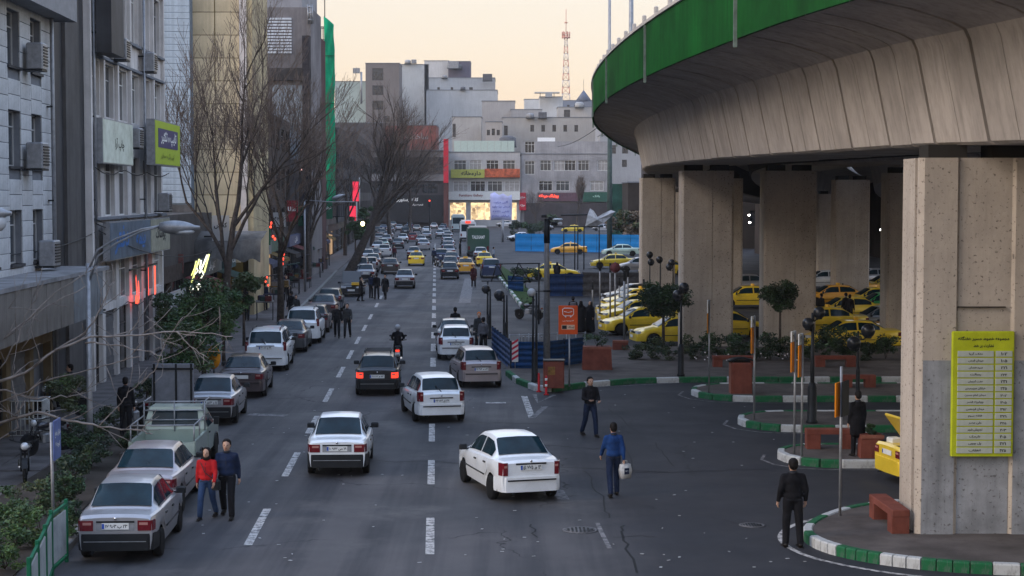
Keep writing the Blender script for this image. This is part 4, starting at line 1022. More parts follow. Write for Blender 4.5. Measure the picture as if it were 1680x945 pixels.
# signs on building B
def wall_sign(name, label, x0, x1, z0, z1, m, txts=(), d=.25, y=-.2, cat='sign', frame=METG, parent_f=B0, u=UF):
    t = facade(name, label, parent_f, u, cat); g = MB(); g.b2((x0,y-d,z0),(x1,y,z1)); g.build('sign_box', [frame], t); g = MB(); g.b2((x0+.04,y-d-.02,z0+.04),(x1-.04,y-d-.002,z1-.04)); f = g.build('sign_face', [m], t)
    for s, cx, cz, w, h, mm in txts: text(s, w, h, mm, f, (cx, y-d-.026, cz))
    return t
def bx(px): return lx(fY(px), B0)
SGW = mat('sign_backlit', (.36,.40,.38), .5, var=.3, scale=.9, emit=(.75,.9,.85), es=.08); SGG = mat('sign_lime', (.36,.46,.04), .5, var=.05); SGV = mat('sign_violet', (.07,.06,.13), .5, var=.05); WHT = mat('letter_white', (.7,.7,.68), .5, var=0)
wall_sign('shop_sign', 'pale backlit sign box on the grey office block', bx(150), bx(201), 8.35, 10.0, SGW, [('چاپ آرا', (bx(178)), 9.1, 1.9, .5, INK)])
g = MB(); sg = facade('shop_sign', 'lime green sign with violet band on the corner of the office block', B0, UF, 'sign')
g.b2((bx(220),-.9,8.45),(bx(262)+.3,-.55,10.35)); g.build('sign_box', [METG], sg); g = MB(); g.b2((bx(220)+.05,-.92,8.5),(bx(262)+.25,-.901,10.3)); f = g.build('sign_face', [SGG], sg)
g = MB(); g.b2((bx(225),-.935,9.2),(bx(259),-.921,10.0)); g.build('sign_band', [SGV], f); text('تایپ و تکثیر', 4.2, .62, WHT, f, (bx(243), -.945, 9.6)); text('کپی رنگی و صحافی', 3.6, .3, mat('letter_olive', (.16,.2,.02), .5, var=0), f, (bx(241), -.945, 8.85))
wall_sign('shop_sign', 'blue lettered sign panel above the shops of the office block', bx(160), bx(229), 4.75, 6.2, mat('sign_bluegrey', (.13,.17,.22), .6, var=.3, scale=.7), [('دفتر', bx(180), 5.5, 3.0, 1.1, mat('letter_blue', (.02,.12,.35), .5, var=0)), ('بیمه', bx(212), 5.5, 2.2, .9, mat('letter_blue', (.02,.12,.35), .5, var=0))])
wall_sign('shop_sign', 'beige lettered sign panel beside the blue one', bx(229.5), bx(262), 4.75, 6.2, mat('sign_beige', (.3,.3,.24), .6, var=.15), [('پوشاک', bx(246), 5.5, 2.6, .7, INK)])
REDL = mat('led_red', (.6,.03,.02), .5, var=0, emit=(1,.08,.04), es=1.3); REDD = mat('red_panel', (.30,.02,.03), .6, var=.15, emit=(1,.05,.08), es=.12)
t = facade('neon_sign', 'glowing red lettering in the upper shop window of the office block', B0, UF, 'sign')
for s, px in (('مد',214), ('ل',232), ('ا',244)): text(s, 1.0 if s == 'مد' else .45, 1.25, REDL, t, (bx(px), -.25, 3.35 if s == 'مد' else 3.5), name='neon_letter')
g = MB(); g.b2((bx(205),-.2,4.15),(bx(250),-.14,4.22)); g.build('bracket', [METD], t)
t = facade('projecting_sign', 'white panel sign with line drawings hung over the shop shutters', B0, UF, 'sign')
g = MB(); g.b2((bx(232),-1.15,1.75),(bx(262),-1.0,3.0)); g.build('sign_box', [METG], t); g = MB(); g.b2((bx(232)+.05,-1.17,1.8),(bx(262)-.05,-1.151,2.95)); f = g.build('sign_face', [mat('sign_greywhite', (.34,.36,.38), .6, var=.25, scale=1)], t); text('خیاطی', 2.4, .5, INK, f, (bx(248), -1.18, 2.5))
g = MB(); g.b2((bx(245),-1.0,2.6),(bx(245)+.06,0,2.66)); g.build('bracket', [METD], t)
t = facade('vertical_signboard', 'black vertical signboard high on the near end of the office block', B0, UF, 'sign'); g = MB(); g.b2((.15,-.9,12.3),(2.6,-.35,19)); g.build('sign_box', [DARKST], t); g = MB(); g.b2((.3,-.35,13),(.4,-.0,13.1)); g.b2((.3,-.35,16),(.4,-.0,16.1)); g.build('bracket', [METD], t)
def cooler(label, x, z, f0=B0, u=UF, name='air_conditioner', w=.9):
    t = facade(name, label, f0, u, 'air conditioner'); g = MB(); g.cbox((x,-.42,z+.4), (w,.5,.78), .04); q = g.build('casing', [METG], t); g = MB()
    for k in range(7): g.b2((x-w/2+.08,-.70,z+.1+k*.09),(x+w/2-.08,-.66,z+.14+k*.09))
    g.build('grille', [METD], q); g = MB(); g.b2((x-w/2,-.65,z-.06),(x+w/2,-.002,z)); g.build('bracket', [METD], t)
cooler('grey evaporative cooler between the pale and the lime sign', bx(207), 9.1); cooler('dark air conditioner on a bracket at the corner below the lime sign', bx(256), 6.5)
cooler('air conditioner outside the lowest window of the pale stone block', lx(53.3,A0), 5.0, A0); 
cooler('air conditioner beside the middle row window of the pale stone block', lx(51.9,A0), 8.0, A0); cooler('air conditioner high on the pale stone block', lx(52.0,A0), 11.0, A0, w=.7)
for i, px in enumerate((158, 186, 233)): cooler(['first','second','third'][i] + ' small cooler under the upper windows of the office block', bx(px), 12.4, w=.8)
for i, (Yq, f0) in enumerate(((61.6, B0), (72.2, B0), (54.9, A0))):
    t = facade('drain_pipe', ['grey drain pipe at the near corner of the office block','grey drain pipe down the middle of the office block','drain pipe at the far corner of the pale stone block'][i], f0, UF, 'pipe'); g = MB(); g.tube([(lx(Yq,f0),-.24,.2 if i else 3),(lx(Yq,f0),-.24,18)], .06, 6); g.build('pipe', [METG], t); g = MB(); [g.b2((lx(Yq,f0)-.09,-.24,z),(lx(Yq,f0)+.09,-.003,z+.05)) for z in (4,7,10,13)]; g.build('clamp', [METD], t)
rw = random.Random(3)
for i in range(4):
    t = facade('facade_cable', ['slack cable strung along the office block under the windows','slack cable above the blue sign panel','cable drooping over the shopfronts of the office block','cable crossing below the backlit sign'][i], B0, UF, 'cable'); z = (6.2, 6.35, 3.0, 8.2)[i]; g = MB(); n = 14; g.tube([(LB*k/n, -.30, z + rw.uniform(-.05,.05) - .25*math.sin(PI*((k*3/n) % 1))) for k in range(n+1)], .022, 4); g.build('cable', [METD], t)
# low grey block, white sided block and the tall yellow one: walls facing down the street
def xw(px, Y): return (px - 840)/F * Y
def zw(py, Y): return at(840, py, Y).z
def front(name, label, px0, px1, pyt, Y, depth, m, cat='building', wins=(), group=None, pyb=None, fm=None, gm=None, parapet=True, cols=2):
    x0, x1, zt = xw(px0,Y), xw(px1,Y), zw(pyt,Y); z0 = 0 if pyb is None else zw(pyb,Y)
    t = thing(name, label, cat, (x0, Y, 0), 0, group); ops = [(xw(a,Y)-x0, xw(c,Y)-x0, zw(e,Y), zw(d,Y)) for a, c, d, e in wins]
    g = MB(); wall(g, 0, x1-x0, z0, zt, ops, .3); g.b2((0,.34,z0),(x1-x0,depth,zt-.01)); g.b2((0,0.001,z0),(.01,.34,zt)); g.b2((x1-x0-.01,0.001,z0),(x1-x0,.34,zt)); g.build('wall', [m], t)
    for i, o in enumerate(ops): window(t, *o, .15, fm=fm or WFRAME_W, gm=(gm if gm else (GLASS_B, GLASS_D, CURT)[i*5 % 3]), cols=cols, fw=.08)
    if parapet: g = MB(); g.b2((-.12,-.12,zt),(x1-x0+.12,.4,zt+.18)); g.b2((-.12,.4,zt),(.2,depth,zt+.18)); g.b2((x1-x0-.2,.4,zt),(x1-x0+.12,depth,zt+.18)); g.build('parapet', [STONEB if m is not CONCL else CONCL], t)
    return t
YC = 100.0
c = front('apartment_building', 'block with white horizontal siding on its street end wall, behind the office block', 235, 315, -60, YC, .9, mat('siding_backing', (.2,.24,.28), .8, var=.1), parapet=False)
SID = mat('siding_white', (.46,.54,.62), .55, var=.16, scale=.8, streak=.35); wdt = xw(315,YC)-xw(235,YC)
pm = MB(); pm.cbox((0,0,0), (wdt,.06,.34), .02, M=Matrix.Rotation(rad(4), 3, 'X')); PM = pm.mesh('siding_plank', [SID])
for k in range(42): link('siding_plank', PM, c, (wdt/2, -.05, zw(334,YC)+.19+k*.37))
g = MB(); g.b2((-.02,-.10,0),(wdt+.02,-.0,zw(336,YC))); g.build('lower_wall', [mat('lower_render', (.14,.135,.135), .85, var=.25, scale=.7, streak=.5)], c)
YD = 101.0
d = front('apartment_building', 'tall block with yellow ochre panels on the end wall that faces the camera', 315.5, 398, -90, YD, 6, mat('ochre_backing', (.16,.11,.03), .85, var=.1), parapet=False)
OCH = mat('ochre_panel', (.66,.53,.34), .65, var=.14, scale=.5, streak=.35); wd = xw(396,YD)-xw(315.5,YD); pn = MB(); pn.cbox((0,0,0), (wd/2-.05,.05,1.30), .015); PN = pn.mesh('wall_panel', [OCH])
for k in range(13):
    for i in range(2): link('wall_panel', PN, d, (wd*(i+.5)/2, -.03, 3.2+.66+k*1.34))
g = MB(); g.b2((wd+.0,-.16,4.5),(wd+.42,-.0,24)); g.build('corner_trim', [mat('corner_white', (.62,.56,.52), .6, var=.1)], d)
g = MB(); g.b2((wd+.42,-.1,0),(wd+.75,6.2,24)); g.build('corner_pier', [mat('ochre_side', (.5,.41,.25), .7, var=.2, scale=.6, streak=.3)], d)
# wavy edged canopy in front of them
t = thing('shop_canopy', 'grey corrugated canopy with a scalloped edge below the ochre block', 'canopy', (xw(262,92), 92, zw(412,92)))
Lc = xw(428,92)-xw(262,92); zc = zw(392,92)-zw(434,92); g = MB(); vs = []
for k in range(41):
    x = Lc*k/40; w_ = .06*math.sin(k*1.2); vs += [(x, -.2+w_, -.5+.1*math.sin(k*.9)), (x, w_, zc*.4), (x, 2.5, zc*.75)]
g.add(vs, [(3*k+j, 3*k+3+j, 3*k+4+j, 3*k+1+j) for k in range(40) for j in range(2)], 0, True); g.build('corrugated_sheet', [mat('canopy_dull', (.17,.165,.16), .75, var=.3, scale=.7, streak=.5)], t)
shopfront('shop', 'dark open shop with a faded red shutter panel, beside the office block', 78.6, 86.5, UF-.3, 3.8, mat('shop_brown', (.09,.07,.06), .85, var=.25), 'ow')
t = thing('shop_shutter', 'faded reddish shutter panel under the canopy beside the office block', 'shutter', (xw(263,86), 86, zw(449,86))); g = MB(); hh = zw(417,86)-zw(449,86)
for k in range(5): g.b2((0,.02*(k%2),hh*k/5+.02),(xw(300,86)-xw(263,86),.15,hh*(k+1)/5))
g.build('shutter_slats', [mat('faded_red', (.20,.085,.075), .7, var=.2)], t)
t = thing('neon_sign', 'tilted yellow white neon sign glowing among the tree leaves', 'sign', (0,0,0)); NE = mat('neon_yellow', (.8,.8,.4), .5, var=0, emit=(.9,.95,.25), es=1.0); NW = mat('neon_white', (.8,.8,.8), .5, var=0, emit=(1,.98,.75), es=1.0)
Y = 76
def nl(pts, m, r=.035): g = MB(); g.tube([at(x, y, Y) for x, y in pts], r, 6); g.build('neon_tube', [m], t)
nl([(343,417),(339,432),(335,447)], NE); nl([(340,418),(333,436),(327,448)], NW); nl([(327,425),(324,434),(320,445),(317,456),(314,463)], NE); nl([(330,427),(328,440),(334,449),(330,457)], NW); nl([(322,428),(319,440),(314,452)], NE, .02)
nl([(314,470),(311,474),(313,478),(316,474),(314,470)], NW, .05); nl([(327,466),(323,470),(325,475),(328,470),(326,466)], NW, .05); nl([(326,430),(322,438),(325,444),(320,450)], NW, .02)
g = MB(); g.tube([at(346,412,Y)+Vector((0,.2,0)), at(312,482,Y)+Vector((0,.2,0))], .03, 5); g.build('bracket', [METD], t)
# row of small shops from the office block to the far scaffold
r6 = random.Random(21)
cols_s = [(.10,.085,.08),(.07,.06,.065),(.13,.12,.12),(.08,.055,.045),(.11,.09,.07)]
labs = ['narrow brown shop with a dark window, first past the reddish shutter', 'dim shop with a grey front behind the first bare tree', 'shop with red lit sign behind the second bare tree', 'shop with a lit doorway near the raised bonnet car', 'dark shop front beside the green scaffold net', 'low shop with shutter past the green scaffold net', 'small shop under the pink lights far along the pavement', 'last shop before the leaning tree trunk']
y = 86.8
for i in range(8):
    y1 = y + (9 if i < 4 else 14)
    shopfront('shop', labs[i], y, y1, UF+.15*(i % 2), 3.6 + .5*r6.random(), mat('shop_col%d' % i, cols_s[i % 5], .85, var=.25, scale=1), ('wo','ol','wl','so','lw','sw','wl','ow')[i])
    z = 3.0; t = facade('shop_sign', labs[i].replace('shop', 'sign board on the shop', 1).replace('low sign', 'sign'), y, UF+.15*(i%2), 'sign', 'sign boards over the left shops'); g = MB(); g.b2((.4,-.5,z),(lx(y1,y)-.4,-.12,z+.85)); g.build('sign_box', [mat('sgn%d' % i, ((.16,.17,.16),(.10,.16,.16),(.25,.05,.05),(.2,.2,.21),(.09,.14,.10),(.12,.13,.2),(.2,.05,.10),(.15,.15,.1))[i], .6, var=.2)], t)
    text(('کفش ملی','عینک','لوازم خانگی','پارچه','آجیل','نان','گل','کتاب')[i], 2.6, .5, (WHT, WHT, REDL, WHT, INK, WHT, REDL, INK)[i], t, (lx(y1,y)/2, -.51, z+.43))
    y = y1 + .15
# red lamps and strings of lights among the trees
def glow(label, pts, Y, m, r=.09, w=.02):
    t = thing('light_string', label, 'lights', (0,0,0), 0, None); g = MB(); g.tube([at(x,y,Y) for x,y in pts], w, 5); g.build('cable', [METD], t); g = MB()
    for x, y in pts: ell(g, at(x,y,Y), (r*.7,r*.7,r*1.1), 6, 5)
    g.build('bulb', [m], t)
glow('red lanterns hanging at the second tree trunk', [(445,366),(444,372),(448,388),(451,392)], 110, REDL, .10)
glow('short string of red lamps on a post behind the parked cars', [(466,409),(465,417),(464,425),(458,428),(463,433)], 104, REDL, .11)
glow('warm white bulbs strung up near the green scaffold net', [(494,278),(501,275),(502,270)], 150, mat('bulb_pink', (.8,.5,.45), .5, var=0, emit=(1,.55,.5), es=1.6), .12)
glow('small red lamp low by the shop doorway', [(438,455),(436,462),(440,468)], 100, REDL, .07)
# tall block with louvres, facing the camera
YE = 150.0
e = front('office_tower', 'tall grey block with a striped louvre panel, left of the green scaffold net', 400, 512, 12, YE, 8, mat('tower_grey', (.22,.205,.21), .85, var=.22, scale=.3, streak=.6), parapet=False)
g = MB(); lv = MB(); lv.cbox((0,0,0), (xw(481,YE)-xw(425,YE),.10,.16), .02); LV = lv.mesh('louvre', [mat('louvre_white', (.55,.58,.62), .5, var=.1)]); ox = xw(400,YE)
for k in range(12): link('louvre', LV, e, ((xw(425,YE)+xw(481,YE))/2-ox, -.06, zw(31+k*5.0,YE)))
g.b2((xw(400,YE)-ox,.5,zw(12,YE)),(xw(497,YE)-ox,12,zw(-30,YE))); g.build('penthouse', [mat('penthouse', (.28,.28,.3), .7, var=.2, scale=.4)], e)
g = MB(); g.b2((xw(400,YE)-ox,-.5,zw(132,YE)),(xw(512,YE)-ox,-.003,zw(112,YE))); g.b2((xw(400,YE)-ox,-.8,0),(xw(447,YE)-ox,-.003,zw(200,YE))); g.build('projecting_bay', [mat('bay_dark', (.075,.068,.068), .85, var=.3, scale=.3)], e)
g = MB(); g.b2((xw(449,YE)-ox,-.12,zw(262,YE)),(xw(506,YE)-ox,-.003,zw(140,YE))); g.build('pale_cladding', [mat('pale_cladding', (.30,.34,.38), .7, var=.2, scale=.5)], e)
g = MB(); g.b2((xw(500,YE)-ox,-1.0,0),(xw(512,YE)-ox,-.004,zw(60,YE))); g.build('side_pier', [mat('pier_dark', (.05,.045,.05), .85, var=.3)], e)
g = MB()
for x in (509,513,516): g.tube([(xw(x,YE)-ox,-.3,zw(40,YE)),(xw(x-1,YE)-ox,-.3,zw(8,YE))], .08, 5)
for yy in (12,22,33): g.tube([(xw(508,YE)-ox,-.3,zw(yy,YE)),(xw(516,YE)-ox,-.3,zw(yy,YE))], .08, 5)
g.build('roof_frame', [METG], e)
bk = front('apartment_building', 'reddish brown block squeezed between the louvred tower and the scaffold net', 508, 528, 62, 160, 4, mat('redbrown', (.10,.05,.05), .85, var=.3, scale=.3, streak=.5), parapet=False)
# scaffold with green net
YS = 172
sc = thing('scaffold', 'steel scaffold with a tall bright green safety net', 'scaffold', (0,0,0))
for i, x in enumerate((514,520,526,532)):
    for j in range(2): g = MB(); g.tube([Vector((xw(x,YS), YS+1.4*j, 0)), Vector((xw(x,YS), YS+1.4*j, zw(38+2*i,YS)))], .05, 5); g.build('standard', [METD], sc)
for k in range(14):
    g = MB(); z = zw(44+k*21,YS); g.tube([Vector((xw(512,YS), YS, z)), Vector((xw(536,YS), YS, z))], .045, 5); g.tube([Vector((xw(512,YS), YS+1.4, z)), Vector((xw(536,YS), YS+1.4, z))], .045, 5); g.build('ledger', [METD], sc)
g = MB(); vs = []; n = 46; NETC = mat('safety_net_green', (.005,.36,.18), .8, var=.2, scale=.5, streak=.2)
for k in range(n+1):
    t_ = k/n; py = lerp(27, 331, t_)
    for i, x in enumerate((533.5, 538, 542, 546, 550.5)):
        yy = py + (i*3.4 if k == 0 else i*3.4*(1-t_)**6); vs.append((xw(x + 1.2*math.sin(k*.31+i)*.6 + 1.0*t_, YS), YS-.2 + .18*math.sin(i*2.2+k*.7), zw(yy, YS)))
g.add(vs, [(k*5+i, k*5+i+1, k*5+i+6, k*5+i+5) for k in range(n) for i in range(4)], 0, True); o = g.build('safety_net', [NETC], sc, fix=False); so_ = o.modifiers.new('s', 'SOLIDIFY'); so_.thickness = .04
for k, py in enumerate((92, 170, 245, 296)): g = MB(); g.tube([Vector((xw(533,YS), YS-.42, zw(py,YS))), Vector((xw(551,YS), YS-.42, zw(py,YS)))], .05, 5); g.build('net_tie', [mat('net_tie', (.01,.12,.06), .7, var=0)], sc)
g = MB(); g.tube([Vector((xw(535,YS), YS, zw(30,YS))), Vector((xw(535,YS), YS, zw(-10,YS)))], .05, 5); g.build('mast', [METD], sc)
# ================================================================ street fronts beyond the net and the end of the street
DB = lambda n, c: mat(n, c, .85, var=.28, scale=.25, streak=.4)
def rowblock(label, Y0, Y1, u, h, m, nz=3, seed=1):
    t = facade('street_block', label, Y0, u, 'building', 'blocks along the left beyond the net'); L = lx(Y1,Y0); n = max(2, int(L/4.5)); ops = [(L*i/n+.8, L*(i+1)/n-.8, 4.4+j*3.2, 6.2+j*3.2) for i in range(n) for j in range(nz) if 6.4+j*3.2 < h]
    g = MB(); wall(g, 0, L, 3.7, h, ops, .3); g.b2((0,.35,3.7),(L,16,h)); g.build('wall', [m], t)
    for o in ops: window(t, *o, .18, fm=WDARK, gm=GLASS_D, fw=.1)
rowblock('dark brown three storey block left of the green net', 113, 149, UF-.2, 13.5, DB('rb1', (.085,.07,.065)), 3)
rowblock('low grey storey above the small shops beside the ochre block', 79, 99, UF-.5, 6.2, DB('rb0', (.12,.11,.105)), 1)
rowblock('brown block just past the green net', 176, 214, UF, 14.8, DB('rb2', (.10,.085,.08)), 3)
rowblock('dark grey block with a flat roof further past the net', 214.3, 262, UF+.2, 15.8, DB('rb3', (.075,.072,.078)), 4)
rowblock('dim block at the far end of the left row', 262.3, 330, UF, 17.0, DB('rb4', (.085,.075,.075)), 4)
y = 176
for i in range(7):
    shopfront('shop', ['shop with pink light far down the street','shop with yellow light far down the street','grey shop far down the street','shop under a red banner far down the street','dark shop far down the street','pale shop far down the street','last shop of the far left row'][i], y, y+20, UF+.1+.05*(i%2), 3.7, mat('fshop%d' % i, cols_s[(i+2) % 5], .85, var=.25, scale=1), ('ol','lw','wo','ow','wo','wl','ow')[i], group='far shopfronts'); y += 20.2
PINK = mat('banner_red', (.5,.02,.05), .6, var=.15, scale=2, emit=(1,.05,.10), es=.45)
for i, (px, y0, y1, YY, lab) in enumerate(((584,298,330,215,'upper red lit vertical banner past the green net'), (579,338,362,205,'lower red lit banner with white edge past the green net'))):
    t = thing('banner', lab, 'banner', (xw(px,YY), YY, zw(y1,YY))); g = MB(); w = 10/F*YY; g.cbox((0,0,(zw(y0,YY)-zw(y1,YY))/2), (w,.2,zw(y0,YY)-zw(y1,YY)), .04); g.build('panel', [PINK], t); g = MB(); g.tube([(w/2+.1,.0,-1),(w/2+.1,0,zw(y0,YY)-zw(y1,YY)+.5)], .06, 5); g.build('post', [WFRAME_W], t)
    g = MB(); g.tube([(-w/2,0,.5),(-3,0,.5)], .06, 5); g.build('bracket', [METD], t)
t = thing('wall_lamp', 'bright yellow lamp hanging beside the leaning trunk', 'lamp', at(595,367,190)); g = MB(); ell(g, (0,0,0), (.22,.22,.28)); g.build('bulb', [mat('bulb_yellow', (.9,.8,.4), .5, var=0, emit=(1,.85,.4), es=4)], t); g = MB(); g.tube([(0,0,.2),(0,0,.6),(-1.5,0,.7)], .04, 5); g.build('arm', [METD], t)
# dark building across the end of the street
YG = 385
t = front('commercial_building', 'dark low block with bands of windows across the end of the street', 556, 733, 247, YG, 24, DB('endblock', (.06,.055,.06)), wins=[(a, a+26, 262, 284) for a in range(600,724,31)] + [(a, a+26, 302, 318) for a in range(600,724,31)], fm=WDARK, gm=GLASS_D, parapet=True, cols=3)
ox = xw(556,YG)
g = MB()
for p0, p1 in ((250,258),(286,297)): g.b2((xw(600,YG)-ox,-.6,zw(p1,YG)),(xw(732,YG)-ox,-.005,zw(p0,YG)))
g.build('balcony_band', [mat('band_grey', (.17,.165,.17), .8, var=.2, scale=.3)], t)
g = MB(); g.b2((xw(620,YG)-ox,-1.2,zw(365,YG)),(xw(733,YG)-ox,-.006,zw(320,YG))); f = g.build('shopfront', [mat('black_shopfront', (.02,.02,.023), .5, var=.2)], t); text('کافه رستوران', xw(690,YG)-xw(652,YG), 1.0, WHT, t, (xw(668,YG)-ox,-1.22,zw(328,YG))); text('شعبه مرکزی', 3.0, .5, WHT, t, (xw(684,YG)-ox,-1.22,zw(336,YG)))
t = front('brick_building', 'red brick upper block with a white painted inscription above the street end', 633, 716, 206, 400, 14, mat('red_brick', (.26,.085,.07), .85, var=.25, scale=.5), pyb=262)
text('ساختمان مهر', 9, 2.2, mat('letter_pale', (.35,.3,.29), .8, var=.3), t, (5.5,-.03,zw(224,400)))
t = front('apartment_building', 'dull grey block behind the bare trees left of the red brick one', 548, 634, 202, 405, 14, DB('dullgrey', (.13,.12,.125)))
t = thing('vertical_sign', 'tall narrow red sign between the dark block and the bright shops', 'sign', (xw(728,382), 382, 0)); g = MB(); w = 8/F*382; g.cbox((w/2,0,(zw(228,382)+zw(300,382))/2), (w,.5,zw(228,382)-zw(300,382)), .05); g.build('panel', [mat('sign_crimson', (.5,.02,.04), .5, var=.1)], t); g = MB(); g.b2((0,.1,0),(w,.5,zw(300,382))); g.build('pier', [DB('pier_rust', (.12,.05,.045))], t)
# bright shopping building
YH = 392
W_H = mat('render_white', (.42,.41,.41), .8, var=.14, scale=.25, streak=.3)
wn_ = [(a, a+20, 263, 281) for a in (745,770,798,825)] + [(a, a+24, 297, 314) for a in (744,772,800,828)]
h_ = front('shopping_building', 'white two storey shopping block with lit windows and bright signs at the street end', 735, 853, 250, YH, 22, W_H, wins=wn_ + [(738,765,332,361),(772,806,332,361),(812,848,332,361)], fm=WFRAME_W, cols=3)
for ob in [o for o in h_.children if o.name.startswith('window')][-3:]:
    for pc in ob.children: pc.material_slots[0].link = 'OBJECT'; pc.material_slots[0].material = LITW
ox = xw(735,YH)
def hsign(px0, px1, y0, y1, m, dy=-.9): g = MB(); g.b2((xw(px0,YH)-ox,dy,zw(y1,YH)),(xw(px1,YH)-ox,-.01,zw(y0,YH))); return g.build('sign_band', [m], h_)
hsign(740,795,278,292,mat('band_lime', (.42,.42,.09), .5, var=.1)); text('داروخانه', xw(790,YH)-xw(758,YH), 1.3, INK, h_, (xw(773,YH)-ox,-.93,zw(285,YH)))
hsign(795.3,853,277,291,mat('band_orange', (.6,.14,.06), .5, var=.35, scale=1.5)); hsign(735,853,314.5,328,WFRAME_W, -1.1); text('Furniture Gallery', xw(792,YH)-xw(753,YH), .8, mat('letter_maroon', (.2,.05,.05), .5, var=0), h_, (xw(773,YH)-ox,-1.13,zw(321,YH)))
gp = MB(); gp.cbox((0,0,0), (10.6/F*YH,.08,zw(231,YH)-zw(249,YH)), .02); GPm = gp.mesh('glass_panel', [mat('mint_glass', (.42,.52,.47), .25, var=.08, spec=.7)])
for k in range(9): link('glass_panel', GPm, h_, (xw(745+5.5+k*11,YH)-ox, .1, (zw(231,YH)+zw(249,YH))/2))
# plainer block to its right
wn_ = [(a, a+18, 263, 280) for a in (886,908,926,948,980)] + [(a, a+22, 297, 313) for a in (884,912,968)] + [(861,877,232,251),(861,877,264,286)]
k_ = front('shopping_building', 'pale block with wide windows right of the bright shopping block', 855, 1000, 253, YH+.5, 22, mat('render_greywhite', (.34,.33,.34), .8, var=.2, scale=.25, streak=.4), wins=wn_, fm=WFRAME_W, cols=3)
ox2 = xw(855,YH)
g = MB(); g.b2((xw(882,YH)-ox2,-.9,zw(330,YH)),(xw(952,YH)-ox2,-.0,zw(316,YH))); g.build('sign_band', [mat('band_plum', (.13,.07,.09), .6, var=.2)], k_); text('پوشاک مردانه', xw(916,YH)-xw(884,YH), 1.0, REDL, k_, (xw(900,YH)-ox2,-.92,zw(322,YH)))
g = MB(); g.b2((xw(956,YH)-ox2,-.9,zw(331,YH)),(xw(1000,YH)-ox2,-.0,zw(315,YH))); g.build('sign_band', [mat('band_green', (.03,.10,.07), .6, var=.2)], k_); text('بانک', 1.6, .6, mat('letter_mint', (.4,.6,.5), .5, var=0), k_, (xw(978,YH)-ox2,-.92,zw(322,YH)))
g = MB(); g.b2((xw(852,YH)-ox2,-1.0,zw(345,YH)),(xw(863,YH)-ox2,-.0,zw(316,YH))); g.build('sign_band', [mat('band_red', (.45,.02,.04), .5, var=.1)], k_); text('حراج', 1.1, .7, WHT, k_, (xw(857.5,YH)-ox2,-1.02,zw(324,YH))); text('ویژه', 1.1, .6, WHT, k_, (xw(857.5,YH)-ox2,-1.02,zw(337,YH)))
g = MB(); g.b2((xw(860,YH)-ox2,-.7,0),(xw(1000,YH)-ox2,-.01,zw(333,YH))); g.build('ground_floor', [DB('gf', (.07,.06,.065))], k_)
t = thing('billboard', 'blank white billboard on the roof of the pale block', 'billboard', (xw(882,YH), YH+3, zw(253,YH))); g = MB(); g.b2((0,0,.6),(29/F*YH,.3,zw(225,YH)-zw(253,YH))); g.build('panel', [mat('billboard_white', (.8,.8,.8), .6, var=.05)], t); g = MB(); [g.tube([(x,.2,0),(x,.2,1.2)], .1, 5) for x in (.5,2,3.6)]; g.build('post', [METD], t)
# hillside of blocks further off
HILL = [
 ('apartment_building','tall pale slab, the highest far behind the bare trees',655,704,106,560,16,(.46,.47,.47),[]),
 ('apartment_building','brown stair tower with balconies in front of the tall pale slab',601,656,104,530,14,(.19,.165,.155),[(612,630,112,132),(612,630,140,156),(612,630,165,180)]),
 ('apartment_building','white green block peeping out right of the green net',551,602,134,540,14,(.40,.47,.44),[]),
 ('apartment_building','big blank pale wall with a stepped roof behind the shops',700,816,148,545,20,(.44,.45,.46),[]),
 ('apartment_building','upper storey of the blank pale wall, with small openings',704,812,128,552,18,(.36,.37,.38),[(718,722,143,149),(740,744,143,149)]),
 ('apartment_building','white penthouse crowning the stepped pale block',697,737,100,560,12,(.56,.54,.52),[]),
 ('apartment_building','dark violet panel wall at the top of the stepped block',736,772,101,558,12,(.13,.115,.15),[]),
 ('apartment_building','beige house with tall window, first above the glass parapet',742,790,192,450,12,(.40,.38,.36),[(743,748,203,225)]),
 ('apartment_building','plain grey beige slab behind the beige house',791,845,166,480,12,(.37,.35,.34),[]),
 ('apartment_building','small beige house with twin windows',797,824,200,440,10,(.40,.36,.33),[(799,804,213,222),(807,812,211,222)]),
 ('apartment_building','wide beige slab with rooftop openings behind the billboard',824,976,193,455,16,(.38,.355,.33),[(827,833,206,222)]),
 ('apartment_building','roof storey of the wide beige slab with a dark window',915,970,176,470,10,(.40,.375,.35),[(925,935,180,194)]),
 ('apartment_building','left roof storey of the wide beige slab',838,889,180,475,10,(.34,.33,.33),[]),
 ('apartment_building','white block with rooftop tank shelter at the foot of the mast',885,923,159,620,12,(.58,.58,.58),[]),
 ('apartment_building','low white block left of the tank shelter block',860,888,163,640,12,(.6,.59,.57),[]),
 ('apartment_building','blue grey block with a pointed roof right of the mast',920,978,165,640,14,(.24,.26,.31),[]),
 ('apartment_building','sunlit white block half hidden behind the flyover edge',975,1003,157,600,14,(.55,.52,.5),[]),
 ('apartment_building','pale block below the flyover edge',984,1062,222,520,14,(.36,.36,.37),[(1000,1010,238,252),(1020,1030,238,252)]),
]
HW = {1:[(630,640,190,200)], 4:[(770,776,143,149)], 9:[(815,820,213,222)], 10:[(870+18*k,876+18*k,205,216) for k in range(5)], 3:[(800,806,170,178),(800,806,190,198)], 17:[(1020,1028,262,274)], 14:[(895,901,168,174),(908,914,168,174)], 15:[(930+12*k,934+12*k,172,180) for k in range(3)]}
for hi_, (nm, lab, a, b_, yt, YY, dp, c_, wins) in enumerate(HILL):
    wins = wins + [w for w in HW.get(hi_, []) if a < w[0] and w[1] < b_]
    front(nm, lab, a, b_, yt, YY, dp, mat('far_' + lab[:18].replace(' ', '_') + str(a), c_, .85, var=.10, scale=.12, streak=.3), wins=wins, group=None, fm=WDARK, gm=GLASS_D)
